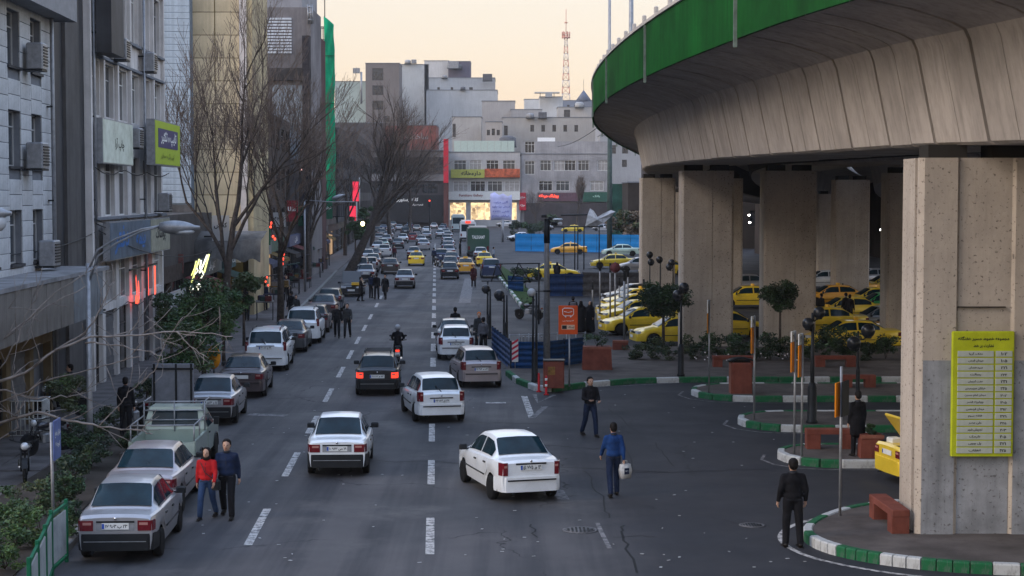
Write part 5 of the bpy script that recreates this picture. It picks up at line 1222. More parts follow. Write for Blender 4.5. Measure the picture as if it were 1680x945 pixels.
t = thing('roof_turret', 'pointed blue grey roof turret right of the mast', 'roof', (xw(957,635), 635, zw(166,635))); g = MB(); g.lathe([(3.1,0),(.05,4.1)], 4); g.build('spire', [mat('slate', (.16,.18,.24), .7, var=.2)], t); g = MB(); g.tube([(0,0,4),(0,0,8)], .06, 4); g.build('finial', [METD], t)
t = thing('roof_shelter', 'flat rooftop tank shelter on thin legs', 'shelter', (xw(886,615), 615, zw(159,615))); g = MB(); g.b2((-2,0,1.4),(7,4,1.8)); g.build('canopy', [mat('shelter', (.5,.48,.45), .7)], t); g = MB(); [g.tube([(x,1,-.1),(x,1,1.45)], .12, 5) for x in (0,2.5,5)]; g.build('leg', [METD], t)
for i, (px, py, YY, w) in enumerate(((745,112,556,3.2),(752,113,556,2.6),(740,111,556,2.2),(730,128,552,1.6),(800,132,548,3),(670,104,560,2),(680,103,560,1.6),(760,147,545,1.6),(900,159,600,2.4),(870,193,455,2.0),(890,193,455,2.2),(950,176,470,2.4),(770,250,402,2.5),(833,240,402,4.0),(905,252,400,3.5),(930,251,400,2.2),(950,251,400,3))):
    t = thing('rooftop_tank' if i % 2 else 'rooftop_cooler', ['round grey water tank','boxy evaporative cooler'][i % 2 == 0] + ' on the roof ' + ['beside the violet panel','right of the violet panel','left of the violet panel','of the stepped block near its left end','at the right end of the stepped block','of the tall pale slab','at the edge of the tall pale slab','at the middle ledge of the stepped block','of the white block by the mast','of the wide beige slab, left one','of the wide beige slab, right one','storey above the dark window','behind the mint glass parapet','at the right end of the shopping block','under the blank billboard','of the pale block, middle','of the pale block, right end'][i], 'rooftop unit', (xw(px,YY), YY, zw(py,YY)-.1))
    g = MB(); g.lathe([(0,0),(w/2,0),(w/2,w*.5),(w*.3,w*.62),(0,w*.65)], 12, axis='z') if i % 2 else g.cbox((0,0,w*.35), (w,w,w*.7), .1); g.build('casing', [mat('rooftop%d' % (i % 3), ((.3,.3,.31),(.12,.12,.13),(.42,.42,.42))[i % 3], .6, var=.2)], t)
    g = MB(); g.b2((-w/2-.1,-w/2-.1,-.15),(w/2+.1,w/2+.1,-.01)); g.build('stand', [METD], t)
# red and white lattice mast
t = thing('radio_mast', 'red and white lattice mast rising above the far roofs', 'mast', (xw(928,760), 760, 0)); RW = [mat('mast_red', (.62,.30,.22), .7, var=0), mat('mast_white', (.62,.55,.5), .7, var=0)]
zs = [zw(y, 760) for y in range(176, 44, -11)]; wof = lambda z: lerp(1.9, .45, min(1, (z - zs[0])/(zs[-1]-zs[0])))
g = MB(); g.b2((-3,-3,0),(3,3,zs[0]-2)); g.build('base', [mat('mast_base', (.4,.4,.4), .8)], t)
for i in range(len(zs)-1):
    g = MB(); a, b_ = wof(zs[i]), wof(zs[i+1]); C4 = [(-1,-1),(1,-1),(1,1),(-1,1)]
    for k in range(4):
        p, q_ = C4[k], C4[(k+1) % 4]
        g.tube([(p[0]*a,p[1]*a,zs[i]),(p[0]*b_,p[1]*b_,zs[i+1])], .16, 4); g.tube([(p[0]*a,p[1]*a,zs[i]),(q_[0]*b_,q_[1]*b_,zs[i+1])], .09, 4); g.tube([(p[0]*b_,p[1]*b_,zs[i+1]),(q_[0]*b_,q_[1]*b_,zs[i+1])], .08, 4)
    g.build('lattice_section', [RW[i % 2]], t)
g = MB(); g.tube([(0,0,zs[-1]),(0,0,zw(15,760))], .16, 5); [g.lathe([(.7,z),(.7,z+.5)], 10) for z in (zw(38,760),)]; g.build('antenna', [RW[0]], t); g = MB()
for z in (zw(60,760), zw(55,760)):
    for a in range(6): g.box((1.6*math.cos(a), 1.6*math.sin(a), z), (.5,.5,1.6))
g.lathe([(1.9,zw(62,760)),(1.9,zw(61,760))], 12); g.build('dish_platform', [RW[0]], t)
t = thing('security_camera', 'boxy sensor on a rooftop pole right of the green net', 'mast', (xw(594,500), 500, zw(170,500))); g = MB(); g.tube([(0,0,0),(0,0,zw(118,500)-zw(170,500))], .3, 6); g.build('pole', [METG], t); g = MB(); g.box((-1.4,0,zw(116,500)-zw(170,500)), (2,.8,1.5)); g.build('housing', [METG], t)
# dark background on the right, beyond and under the flyover
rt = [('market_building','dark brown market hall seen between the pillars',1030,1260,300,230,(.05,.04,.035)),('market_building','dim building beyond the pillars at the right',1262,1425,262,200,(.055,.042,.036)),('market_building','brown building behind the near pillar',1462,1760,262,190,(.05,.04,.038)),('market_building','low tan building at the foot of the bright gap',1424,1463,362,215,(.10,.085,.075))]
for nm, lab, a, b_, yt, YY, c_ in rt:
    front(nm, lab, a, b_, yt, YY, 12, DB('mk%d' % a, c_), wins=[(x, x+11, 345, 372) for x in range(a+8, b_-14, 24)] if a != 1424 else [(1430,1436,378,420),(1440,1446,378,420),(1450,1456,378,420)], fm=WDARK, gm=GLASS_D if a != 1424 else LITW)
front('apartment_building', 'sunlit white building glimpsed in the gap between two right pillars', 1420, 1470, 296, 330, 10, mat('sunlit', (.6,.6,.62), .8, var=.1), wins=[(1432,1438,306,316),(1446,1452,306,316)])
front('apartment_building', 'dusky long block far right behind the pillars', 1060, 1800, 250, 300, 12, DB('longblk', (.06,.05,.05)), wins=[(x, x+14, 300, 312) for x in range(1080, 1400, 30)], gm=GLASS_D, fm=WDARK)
for i, (px, py, YY) in enumerate(((1229,353,180),(1300,400,170),(1362,428,175),(1445,377,180),(1230,365,178))):
    t = thing('hanging_lamp', ['white lamp between the second and third pillars','faint lamp behind the third pillar','small lamp low between the pillars','lamp strip over the market entrance','second white lamp between the pillars'][i], 'lamp', at(px,py,YY)); g = MB(); ell(g, (0,0,0), (.14,.14,.10)); g.build('bulb', [mat('bulb_white', (.9,.9,.9), .5, var=0, emit=(1,.95,.9), es=5)], t); g = MB(); g.tube([(0,0,.05),(0,0,.5)], .02, 4); g.build('cord', [METD], t)
# ================================================================ vehicles
V = 'cars parked along the left kerb'; M_ = 'traffic on the street'; QQ = 'queue of cars right of the centre line'; TX = 'taxis standing at the rank'
# parked along the left kerb (near to far)
car('sedan', 202, 912, P_SILVER, 'silver boxy sedan parked nearest in the left row, behind the planting bed', near=True, plate='۲۳ ب ۹۶۳ ۱۷', group=V)
car('longsedan', 240, 840, P_PINKSILVER, 'rosy silver sedan parked second in the left row, in front of the nearest silver one', near=True, group=V)
car('sedan', 349, 694, P_SILVER, 'silver boxy sedan parked just beyond the pale green pickup', near=True, plate='۱۱ د ۵۲۳ ۸۸', group=V)
car('longsedan', 399, 650, P_BROWN, 'dark brown sedan with pale light on its boot, parked beside the orange round board', near=True, group=V, yaw=.02)
car('suv', 438, 607, P_WHITE, 'white off-roader with roof rails parked in the left row', near=True, plate='۴۴ ج ۶۵۲ ۷۷', group=V, yaw=.02)
car('sedan', 446, 592, P_WHITE, 'white car mostly hidden behind the parked white off-roader', group=V)
car('longsedan', 474, 577, P_DARK, 'dark grey sedan parked between two white off-roaders', group=V)
car('suv', 497, 562, P_WHITE, 'tall white off-roader with a spare wheel hump, parked seventh in the left row', group=V)
car('hatch', 515, 545, P_BROWN, 'brown hatchback parked in front of the tall white off-roader', group=V)
car('longsedan', 530, 524, P_BROWN, 'dark brown sedan with an orange plate, parked left of the walking pair', group=V)
car('hatch', 541, 511, P_DARK, 'dark hatchback parked just behind the car with the raised bonnet', group=V)
oc = car('longsedan', 577, 486, P_BLACK, 'old black car with its bonnet raised and people beside it', group=V, yaw=PI)
g = MB(); g.cbox((0,1.25,1.35), (1.35,.06,.95), .02, M=Matrix.Rotation(rad(28), 3, 'X')); g.build('open_bonnet', [P_BLACK], oc); g = MB(); g.box((-.3,1.9,.92), (.55,.35,.18)); g.build('engine_cover', [PLATEY], oc)
for px, py, k, cl, lab in ((600,462,'sedan',P_WHITE,'white sedan parked first beyond the raised bonnet car'),(590,452,'suv',P_DARK,'dark van-like car parked under the leaning trunk'),(607,447,'hatch',P_SILVER,'silver hatchback parked third beyond the raised bonnet car'),(603,431,'sedan',P_WHITE,'white sedan parked fourth beyond the leaning trunk'),(613,428,'longsedan',P_DARK,'dark car half out of the left parked row'),(631,421,'hatch',P_WHITE,'white hatchback in the left row beside the walking man in maroon'),(628,409,'sedan',P_MINT,'mint green car parked in front of the white hatchback'),(637,393,'longsedan',P_WHITE,'white sedan far in the left lane before the green tree'),(626,389,'sedan',P_GREY,'grey car far in the left parked row'),(622,398,'hatch',P_SILVER,'silver car wedged in the far left row'),(640,383,'sedan',P_SILVER,'silver car near the white kiosk, left lane'),(629,380,'longsedan',P_BLUE,'navy car farthest in the left row'),(612,440,'sedan',P_GREY,'grey car tucked behind the silver hatchback in the left row'),(620,414,'sedan',P_WHITE,'white car between the mint green and the white hatchback'),(634,401,'sedan',P_SILVER,'silver car level with the grey left lane sedan'),(632,372,'sedan',P_WHITE,'white car at the very end of the left row'),(618,384,'longsedan',P_BLACK,'black car at the back of the left parked row')):
    car(k, px, py, cl, lab, group=V)
# moving on the street
car('sedan', 556, 776, P_WHITE, 'white boxy sedan driving nearest in the left lane, full rear view', near=True, plate='۱۹ ص ۹۴۳ ۱۰', group=M_)
car('boxhatch', 620, 647, P_BLACK, 'black hatchback with a roof rack and lit red tail lights', near=True, plate='۵۳ م ۲۶۷ ۹۱', group=M_, lit=True, rack=True)
car('hatch', 719, 690, P_WHITE, 'white hatchback with a rear wiper in the middle of the street, turning left', near=True, plate='۲۷ ق ۱۸۴ ۳۳', yaw=rad(9), group=M_)
car('roundsedan', 856, 816, P_WHITE, 'white rounded sedan seen from its left rear corner, nearest car on the right', near=True, plate='۱۴ ط ۷۷۵ ۵۱', yaw=rad(14), group=M_)
car('hatch', 786, 634, P_PINKSILVER, 'silver brown hatchback beside the blue hoarding', near=True, plate='۶۲ و ۴۱۸ ۱۱', yaw=rad(6), group=M_)
car('hatch', 748, 589, P_WHITE, 'white hatchback in front of the silver brown one by the median', near=True, plate='۷۷ س ۳۵۱ ۲۲', group=M_)
car('longsedan', 745, 575, P_GREY, 'grey sedan hidden ahead of the white hatchback, a head above its roof', group=M_)
for px, py, k, cl, lab in ((664,473,'sedan',P_WHITE,'white boxy sedan alone in the middle of the street'),(640,449,'longsedan',P_DARK,'dark grey sedan left of the lone white sedan'),(683,436,'longsedan',P_YELLOW,'yellow taxi driving in the middle lane'),(679,426,'sedan',P_SILVER,'pale silver car just ahead of the yellow taxi'),(653,408,'sedan',P_GREY,'grey sedan in the left lane ahead of the man in maroon'),(695,410,'longsedan',P_SILVER,'silver sedan right of the yellow taxi and further ahead'),(691,402,'sedan',P_WHITE,'white sedan right ahead of the silver sedan'),(677,396,'hatch',P_RED,'dark red hatchback deep in the traffic'),(700,384,'longsedan',P_WHITE,'white sedan near the green skip'),(684,381,'sedan',P_BEIGE,'beige car in front of the white kiosk'),(665,388,'suv',P_BLACK,'black off-roader left of the dark red hatchback'),(655,380,'sedan',P_WHITE,'white car beside the far black off-roader'),(672,376,'hatch',P_BLUE,'navy car nearest to the white kiosk'),(661,399,'sedan',P_WHITE,'white sedan ahead of the grey left lane sedan'),(668,381,'sedan',P_SILVER,'silver sedan ahead of the far black off-roader'),(645,374,'sedan',P_GREY,'grey car left of the kiosk front'),(700,393,'sedan',P_SILVER,'silver car behind the white sedan near the skip'),(657,371,'hatch',P_WHITE,'white hatchback beside the kiosk wall'),(712,377,'sedan',P_WHITE,'white sedan just in front of the green skip')):
    c_ = car(k, px, py, cl, lab, group=M_)
    if cl is P_YELLOW: taxi_sign(c_, 1.42)
for px, py, k, cl, lab in ((738,458,'sedan',P_BLACK,'black boxy sedan at the tail of the right hand queue'),(739,445,'longsedan',P_DARK,'dark sedan second from the tail of the right hand queue'),(741,436,'longsedan',P_BLUE,'blue grey sedan third in the right hand queue'),(724,430,'hatch',P_BLUE,'navy hatchback beside the parked motorcycle in the queue'),(736,422,'sedan',P_SILVER,'silver sedan fourth in the right hand queue'),(735,414,'longsedan',P_BLUE,'navy sedan fifth in the right hand queue'),(736,407,'sedan',P_WHITE,'white sedan sixth in the right hand queue'),(733,400,'hatch',P_SILVER,'silver hatchback seventh in the queue beside the green bus'),(735,394,'sedan',P_WHITE,'white car eighth in the queue beside the coach'),(731,388,'longsedan',P_GREY,'grey car ninth in the queue'),(725,383,'sedan',P_WHITE,'white car tenth in the queue beside the far coach'),(728,378,'hatch',P_BLUE,'navy car at the head of the queue'),(722,391,'sedan',P_WHITE,'white car squeezed left of the queue'),(764,449,'longsedan',P_ORANGE,'orange taxi right of the black boxy sedan'),(795,437,'longsedan',P_YELLOW,'yellow taxi with a white roof behind the dark off-roader'),(789,427,'sedan',P_WHITE,'white sedan between the green bus and the yellow taxi'),(806,456,'suv',P_BLUE,'navy off-roader on the right edge behind the standing person')):
    c_ = car(k, px, py, cl, lab, group=QQ)
    if cl in (P_YELLOW, P_ORANGE): taxi_sign(c_, 1.42)
# standing at the rank and beyond, seen from the side; (X, Y, turn)
def side(k, px, py, cl, lab, turn=90, sign=True, grp=TX):
    p = G(px, py); s = SPEC[k]; th = rad(turn)
    c_ = car(k, 0, 0, cl, lab, yaw=th, group=grp, pos=(p.x, p.y), road=False, near=False)
    if sign and cl in (P_YELLOW, P_ORANGE): taxi_sign(c_, 1.42)
    return c_
side('longsedan', 1055, 548, P_YELLOW, 'yellow taxi at the front of the rank, its headlight beside the women in black', 102)
side('longsedan', 1048, 533, P_YELLOW, 'second yellow taxi in the rank, one behind the front one', 104)
side('longsedan', 1042, 521, P_YELLOW, 'third yellow taxi in the slanting row at the rank', 106)
side('longsedan', 1045, 510, P_YELLOW, 'fourth yellow taxi in the slanting row at the rank', 106)
side('longsedan', 1043, 500, P_DARK, 'dark car at the back of the slanting taxi row', 106)
side('longsedan', 1112, 566, P_YELLOW, 'yellow taxi behind the round tree at the rank', 100)
side('longsedan', 933, 417, P_ORANGE, 'orange taxi passing in front of the bright blue hoarding', 90)
side('longsedan', 1018, 420, P_MINT, 'mint green car at the right end of the bright blue hoarding', 92)
side('suv', 1035, 412, P_MINT, 'larger pale green car right behind the mint one', 92)
side('longsedan', 1006, 440, P_YELLOW, 'yellow taxi with a white top below the mint green car', 92)
side('longsedan', 908, 459, P_YELLOW, 'yellow taxi with a white roof behind the grey camera pole', -88)
side('sedan', 853, 396, P_WHITE, 'white car at the left end of the bright blue hoarding', 100)
side('sedan', 1048, 447, P_SILVER, 'silver car cut off by the farthest left pillar', 92)
side('sedan', 1222, 482, P_SILVER, 'silver car between the two front pillars in the shade', 95)
side('longsedan', 1190, 555, P_YELLOW, 'yellow taxi half behind the second pillar', -85)
side('sedan', 1352, 474, P_WHITE, 'white car in the gap right of the third pillar', 92)
side('sedan', 1432, 470, P_WHITE, 'white car with bright screen in the narrow gap of the pillars', 95)
side('longsedan', 1368, 503, P_ORANGE, 'dull orange taxi deep under the flyover', 95)
side('longsedan', 1390, 527, P_YELLOW, 'yellow taxi with orange roof line beside the open boot', 95)
side('longsedan', 1450, 518, P_GREEN, 'bright green car under the flyover', 95)
side('longsedan', 1450, 545, P_GREY, 'grey car seen nose on under the flyover near the black lamp', 95)
side('longsedan', 1395, 574, P_YELLOW, 'yellow taxi behind the bushes and the black twin lamp', 92)
side('longsedan', 1480, 560, P_ORANGE, 'orange taxi behind the near pillar, only its nose in view', 92)
side('longsedan', 940, 381, P_YELLOW, 'yellow car roof above the bright blue hoarding', 90)
side('sedan', 988, 379, P_WHITE, 'white car roof above the bright blue hoarding', 90)
side('sedan', 893, 378, P_SILVER, 'silver car beyond the left part of the blue hoarding', 92)
side('sedan', 828, 372, P_WHITE, 'white car under the lavender banner', 92, grp=M_)
side('longsedan', 1436, 508, P_YELLOW, 'yellow taxi beyond the green car under the flyover', 95)
side('longsedan', 1350, 548, P_YELLOW, 'yellow taxi just right of the third pillar foot', 95); side('longsedan', 1228, 505, P_YELLOW, 'yellow taxi between the front pillars, behind the half hidden one', 94)
side('sedan', 1395, 488, P_ORANGE, 'orange taxi at the back of the rows under the flyover', 96); side('longsedan', 1455, 483, P_YELLOW, 'yellow taxi by the orange edged pillar', 95); side('longsedan', 1090, 452, P_YELLOW, 'yellow taxi past the farthest left pillar', 94)
# taxi with open boot at the near pillar: tail shows left of it
tb = side('longsedan', 1545, 800, P_YELLOW, 'yellow taxi with its boot lid raised, poking out behind the near pillar', -78)
tb.location = (11.55, 42.9, 0)
g = MB(); g.cbox((0,-1.72,1.33), (1.30,.07,.85), .02, M=Matrix.Rotation(rad(38), 3, 'X')); g.build('open_boot_lid', [P_YELLOW], tb)
g = MB(); g.b2((-.62,-2.12,.90),(.62,-1.45,.985)); b_ = g.build('boot_opening', [UNDER], tb); g = MB(); g.cbox((-.25,-1.9,1.03), (.35,.28,.14), .02); g.build('parcel', [PLATE], tb)
# pale green pickup with frame and sheet
def pickup():
    r = thing('pickup_truck', 'old pale green pickup with a metal load frame, third in the left row', 'pickup', (0,0,0), RA, V); p = G(272, 781); r.location = (p.x, p.y + 1.35, 0)
    g = MB(); w = .84
    g.b2((-w,-2.2,.42),(w,1.9,.60)); g.b2((-w,-2.25,.60),(-w+.07,-.15,1.02)); g.b2((w-.07,-2.25,.60),(w,-.15,1.02)); g.b2((-w+.07,-.2,.60),(w-.07,-.13,1.05))
    vs = [(-w,-.12,.6),(w,-.12,.6),(w,-.12,1.05),(w*.80,.02,1.62),(-w*.80,.02,1.62),(-w,-.12,1.05), (-w,1.30,.6),(w,1.30,.6),(w,1.30,1.05),(w*.78,.72,1.62),(-w*.78,.72,1.62),(-w,1.30,1.05)]
    g.add(vs, [(0,1,2,5),(5,2,3,4),(6,11,8,7),(11,10,9,8),(4,3,9,10),(1,7,8,2),(2,8,9,3),(0,5,11,6),(5,4,10,11)]); g.b2((-w,1.30,.58),(w,2.2,1.0)); g.build('body', [P_GREENISH], r)
    g = MB(); g.b2((-w+.02,-2.31,.60),(w-.02,-2.255,1.0)); tg = g.build('tailgate', [P_GREENISH], r); g = MB(); [g.b2((-w+.1+.42*k,-2.33,.68),(-w+.4+.42*k,-2.312,.92)) for k in range(4)]; g.build('pressing', [P_GREENISH], tg)
    g = MB(); g.add([(-.62,-.10,1.12),(.62,-.10,1.12),(.58,.0,1.54),(-.58,.0,1.54)], [(0,1,2,3)]); g.build('rear_window', [GLASS], r, (0,-.02,0), fix=False)
    g = MB(); g.add([(-.74,1.26,1.10),(.74,1.26,1.10),(.64,.78,1.56),(-.64,.78,1.56)], [(0,1,2,3)]); g.build('windscreen', [GLASS], r, (0,.02,.01), fix=False)
    for s in (-1, 1):
        g = MB(); g.add([(s*(w+.005),.02,1.08),(s*(w+.005),1.16,1.08),(s*(w*.80),.74,1.54),(s*(w*.80+.01),.10,1.54)], [(0,1,2,3)]); g.build('side_window', [GLASS], r, fix=False)
        g = MB(); g.b2((s*w,.05,.55),(s*(w+.012),1.0,1.04)); d_ = g.build('door', [P_GREENISH], r); g = MB(); g.box((s*(w+.03),.18,.93),(.03,.14,.03)); g.build('handle', [BLKPL], d_)
        g = MB(); g.box((s*(w-.09),-2.27,.76),(.13,.06,.34)); g.build('taillight', [TAIL], r)
        g = MB(); g.box((s*(w+.1),1.0,1.12),(.14,.06,.2)); g.build('wing_mirror', [BLKPL], r)
        g = MB(); g.lathe([(.13,0),(.13,.05),(0,.06)], 12, (s*.58,2.2,.78), axis='y'); g.build('headlight', [LAMPW], r)
        for y in (-1.35, 1.55):
            q = MB(); q.lathe([(.2,-.09),(.31,-.09),(.33,-.05),(.33,.05),(.31,.09),(.2,.09)], 18, axis='x'); wh = q.build('wheel', [RUBBER], r, (s*(w-.06), y, .33)); q = MB(); q.lathe([(0,-.06),(.12,-.08),(.2,-.05),(.2,.05),(.12,.08),(0,.06)], 14, axis='x'); q.build('rim', [RIM], wh)
            g = MB(); pts = [(s*(w+.012), y+.40*math.cos(a), .33+.40*math.sin(a)) for a in [PI*k/8 for k in range(9)]]; g.tube(pts, .03, 5); g.build('wheel_arch', [BLKPL], r)
    g = MB(); g.b2((-w-.02,-2.42,.36),(w+.02,-2.30,.5)); g.build('rear_bumper', [METG], r); g = MB(); g.box((0,-2.43,.45),(.5,.012,.11)); g.build('number_plate', [PLATE], r)
    g = MB()
    for x in (-w+.05, 0, w-.05):
        g.tube([(x,-.2,1.0),(x,-.2,1.78)], .02, 5)
    for x in (-w+.05, w-.05):
        for y in (-2.2,-1.2): g.tube([(x,y,1.0),(x,y,1.42)], .02, 5)
        g.tube([(x,-2.2,1.42),(x,-.2,1.42)], .02, 5); g.tube([(x,-.2,1.78),(x,.9,1.78)], .018, 5)
    g.tube([(-w+.05,-2.2,1.42),(w-.05,-2.2,1.42)], .02, 5)
    for z in (1.3,1.55,1.78): g.tube([(-w+.05,-.2,z),(w-.05,-.2,z)], .02, 5)
    g.build('load_frame', [METG], r)
    g = MB(); [g.b2((-.7+.3*k,-2.1,.605),(-.5+.3*k,-.3,.64)) for k in range(5)]; g.build('bed_ridge', [P_GREENISH], r)
pickup()
t = thing('metal_sheet', 'tall grey sheet metal panel standing up ahead of the pickup', 'panel', (G(281,720).x, 50.5, 0)); g = MB(); g.cbox((0,0,1.45), (1.25,.05,1.5), .01); g.build('sheet', [mat('sheet_grey', (.2,.22,.26), .45, .4, var=.15)], t); g = MB(); [g.b2((x-.03,-.06,0),(x+.03,-.03,2.2)) for x in (-.55,.1,.55)]; g.b2((-.62,-.07,2.02),(.62,-.03,2.08)); g.build('frame', [METD], t)
# bus, coaches, skip, kiosk
def bus(label, px, py, w, h, L, m, sgn=None, roof=None, name='bus'):
    r = thing(name, label, 'bus', G(px, py), RA, 'buses standing right of the queue'); g = MB(); hw = w/2
    sec_ = [(-hw,.35),(hw,.35),(hw,h-.35),(hw-.12,h-.08),(hw-.4,h),(-hw+.4,h),(-hw+.12,h-.08),(-hw,h-.35)]
    g.prism(sec_, 0, L, 0, plane='xz'); g.build('body', [m], r, sharp=40)
    g = MB(); g.b2((-hw+.2,-.03,h*.50),(hw-.2,-.004,h-.45)); 
    if sgn is None: g.build('rear_window', [GLASS], r)
    else: g.build('rear_panel', [m], r); text(sgn, 1.5, .40, WHT, r, (0,-.04,h*.68))
    for s in (-1, 1):
        for k in range(int(L/1.6)): g = MB(); g.b2((s*(hw+.002),.4+k*1.6,h*.45),(s*(hw+.015),1.8+k*1.6,h*.78)); g.build('side_window', [GLASS], r)
        g = MB(); g.box((s*(hw-.18),-.03,1.0),(.22,.05,.42)); g.build('taillight', [TAIL], r)
        for y in (1.8, L-2): g = MB(); g.lathe([(.3,-.14),(.48,-.14),(.5,-.1),(.5,.1),(.48,.14),(.3,.14)], 16, axis='x'); wh = g.build('wheel', [RUBBER], r, (s*(hw-.15), y, .5)); g = MB(); g.lathe([(0,-.1),(.28,-.1),(.28,.1),(0,.1)], 12, axis='x'); g.build('rim', [RIM], wh)
    g = MB(); g.b2((-hw,-.12,.35),(hw,-.002,.62)); g.build('rear_bumper', [BLKPL], r); g = MB(); g.b2((-hw+.25,.6,h),(hw-.25,L-.6,h+.14)); g.build('roof_pod', [roof or m], r); return r
bus('green bus with white lettering on its back, standing right of the queue', 785, 421, 2.55, 3.35, 8.5, paint('bus_green', (.02,.075,.05)), sgn='TALEGAM7', roof=P_SILVER)
r_ = bus('white coach with a red light at the top, ahead of the green bus', 768, 396, 2.5, 3.1, 9, P_WHITE); g = MB(); g.box((0,-.1,3.0),(.8,.12,.35)); g.build('roof_light', [TAIL_ON], r_)
bus('pale blue coach ahead of the white one', 752, 381, 2.6, 3.3, 10, paint('coach_blue', (.42,.5,.52)))
t = thing('skip', 'green waste skip right of the white kiosk', 'skip', G(717,371)); g = MB(); g.prism([(-1.75,0),(1.75,0),(2.0,1.6),(-2.0,1.6)], 0, 1.8, plane='xz'); g.build('hopper', [paint('skip_green', (.02,.22,.07), .6, 0)], t); g = MB(); g.b2((-2.05,-.08,1.5),(2.05,-.001,1.66)); [g.b2((x-.06,-.07,.1),(x+.06,-.001,1.5)) for x in (-1.2,0,1.2)]; g.build('rib', [P_GREEN], t)
t = thing('kiosk', 'small white kiosk with a pitched roof and dark door at the street end', 'kiosk', G(688,368)); K = mat('kiosk_white', (.62,.66,.7), .6, var=.08); g = MB(); g.prism([(-1.95,0),(1.95,0),(1.95,1.9),(0,3.0),(-1.95,1.9)], 0, 3, plane='xz'); g.build('wall', [K], t); g = MB(); g.prism([(-2.2,1.8),(0,3.02),(2.2,1.8),(2.2,1.95),(0,3.17),(-2.2,1.95)], -.25, 3.2, plane='xz'); g.build('roof', [P_WHITE], t); g = MB(); g.b2((.55,-.04,.9),(1.05,-.002,2.0)); g.build('door', [GLASS_D], t); g = MB(); g.b2((-1.5,-.04,.9),(-.7,-.002,1.4)); g.build('window', [GLASS_D], t)
# motorcycles
PM_ = make_moto('parked_proto'); PMt = tree_of(PM_)
def moto(px, py, rz, label, first=False, box=False, pos=None):
    c = PM_ if first else copy_tree(PMt); c.name = 'motorcycle'; c.location = G(px, py) if pos is None else pos; c.rotation_euler = (0,0,rz); tag(c, label, 'motorcycle', 'motorcycles')
    if box: g = MB(); g.cbox((0,-.68,1.02), (.44,.42,.36), .05); g.build('luggage_box', [mat('cover_grey', (.12,.13,.15), .6, var=.2)], c)
    return c
moto(42, 795, rad(195), 'black motorcycle parked nearest on the left pavement, front wheel towards the viewer', True)
moto(78, 752, rad(150), 'black motorcycle with a grey box beside the nearest parked one', box=True)
moto(222, 712, rad(170), 'motorcycle standing by the man in dark on the pavement, headlight shining')
moto(100, 690, rad(100), 'motorcycle ridden slowly past the metal cage by the dark clad rider')
m_r = moto(653, 598, RA, 'motorcycle ridden up the middle of the street with a lit tail light')
for c_ in m_r.children:
    if c_.name.startswith('taillight'): c_.material_slots[0].link = 'OBJECT'; c_.material_slots[0].material = TAIL_ON
moto(716, 437, RA+.2, 'motorcycle standing beside the navy hatchback in the queue'); moto(868, 524, rad(60), 'black motorcycle parked on the plaza behind the grey camera pole')
moto(620, 392, RA, 'far motorcycle among the left row of cars')

# ================================================================ people
r_, m = person(340, 851, 'woman in a red jacket and headscarf walking beside the man in navy', 1.60, 'walk2', PI-.1, C_RED, C_JEANS, female=True, wide=1.08)
o = MB(); o.cbox((-.15,.09,.50), (.10,.11,.15), .03); o.build('handbag', [BLKPL], r_); o = MB(); o.tube([(.06,.07,.80),(0,.085,.66),(-.13,.10,.56)], .006, 4); o.build('strap', [BLKPL], r_)
person(373, 849, 'man in a navy jacket walking next to the woman in red', 1.78, 'walk', PI, C_NAVY, C_BLACK, wide=1.10)
r_, m = person(1300, 897, 'man in black seen from behind, standing left of the near traffic island', 1.80, 'pockets', .1, C_BLACK, C_BLACK, wide=1.12)
r_, m = person(1006, 814, 'man in a blue jacket walking away with a white shopping bag', 1.78, 'walk2', .15, C_BLUE, C_NAVY)
w3 = m['J'][1,'a'][2] * 1.78
t = thing('shopping_bag', 'white shopping bag with a dark square print in the hand of the man in blue', 'bag', G(1006,814) + Matrix.Rotation(.15,3,'Z') @ (w3 + Vector((.04,.03,-.47))), .5); g = MB(); vs = [(-.13,-.05,.01),(.13,-.05,.01),(.13,.05,.01),(-.13,.05,.01),(-.155,-.075,.2),(.155,-.07,.2),(.15,.075,.2),(-.155,.07,.2),(-.13,-.04,.36),(.13,-.04,.36),(.13,.04,.36),(-.13,.04,.36)]
g.add(vs, [(0,3,2,1),(8,9,10,11)] + [(a+i, a+(i+1) % 4, a+4+(i+1) % 4, a+4+i) for a in (0,4) for i in range(4)], 0, True); g.build('bag', [C_WHITE], t); g = MB(); g.b2((-.065,-.082,.12),(.065,-.072,.27)); q = g.build('print', [C_NAVY], t); text('۱۴۰۰', .09, .03, WHT, q, (0,-.084,.2)); g = MB(); [g.tube([(-.07,y,.35),(-.04,y*.4,.44),(.04,y*.4,.44),(.07,y,.35)], .008, 4) for y in (-.04,.04)]; g.build('handle', [C_WHITE], t)
person(968, 716, 'man in a black jacket crossing with his hands in front, looking down', 1.78, 'hold', PI+.35, C_BLACK, C_NAVY, wide=1.08)
person(553, 554, 'left of two people in black walking side by side on the road', 1.72, 'walk', PI, C_BLACK, C_BLACK)
person(570, 554, 'right one of two people in black walking side by side, arm swinging', 1.74, 'walk2', PI, C_DKGREY, C_BLACK)
r_, m = person(653, 598, 'motorcycle rider in black with a grey helmet in the middle of the street', 1.74, 'ride', RA, C_BLACK, C_BLACK)
pr = G(653,598); r_.location = (pr.x+.012, pr.y-.30, .86-.53*1.74+.02)
g = MB(); ell(g, (0,0,.945), (.075,.082,.078), 14, 10); g.build('helmet', [mat('helmet_grey', (.25,.27,.3), .25, var=.1, coat=.5)], r_)
person(632, 491, 'person in a long black coat walking alone near the raised bonnet car', 1.74, 'walk', PI-.3, C_BLACK, C_BLACK, coat='long')
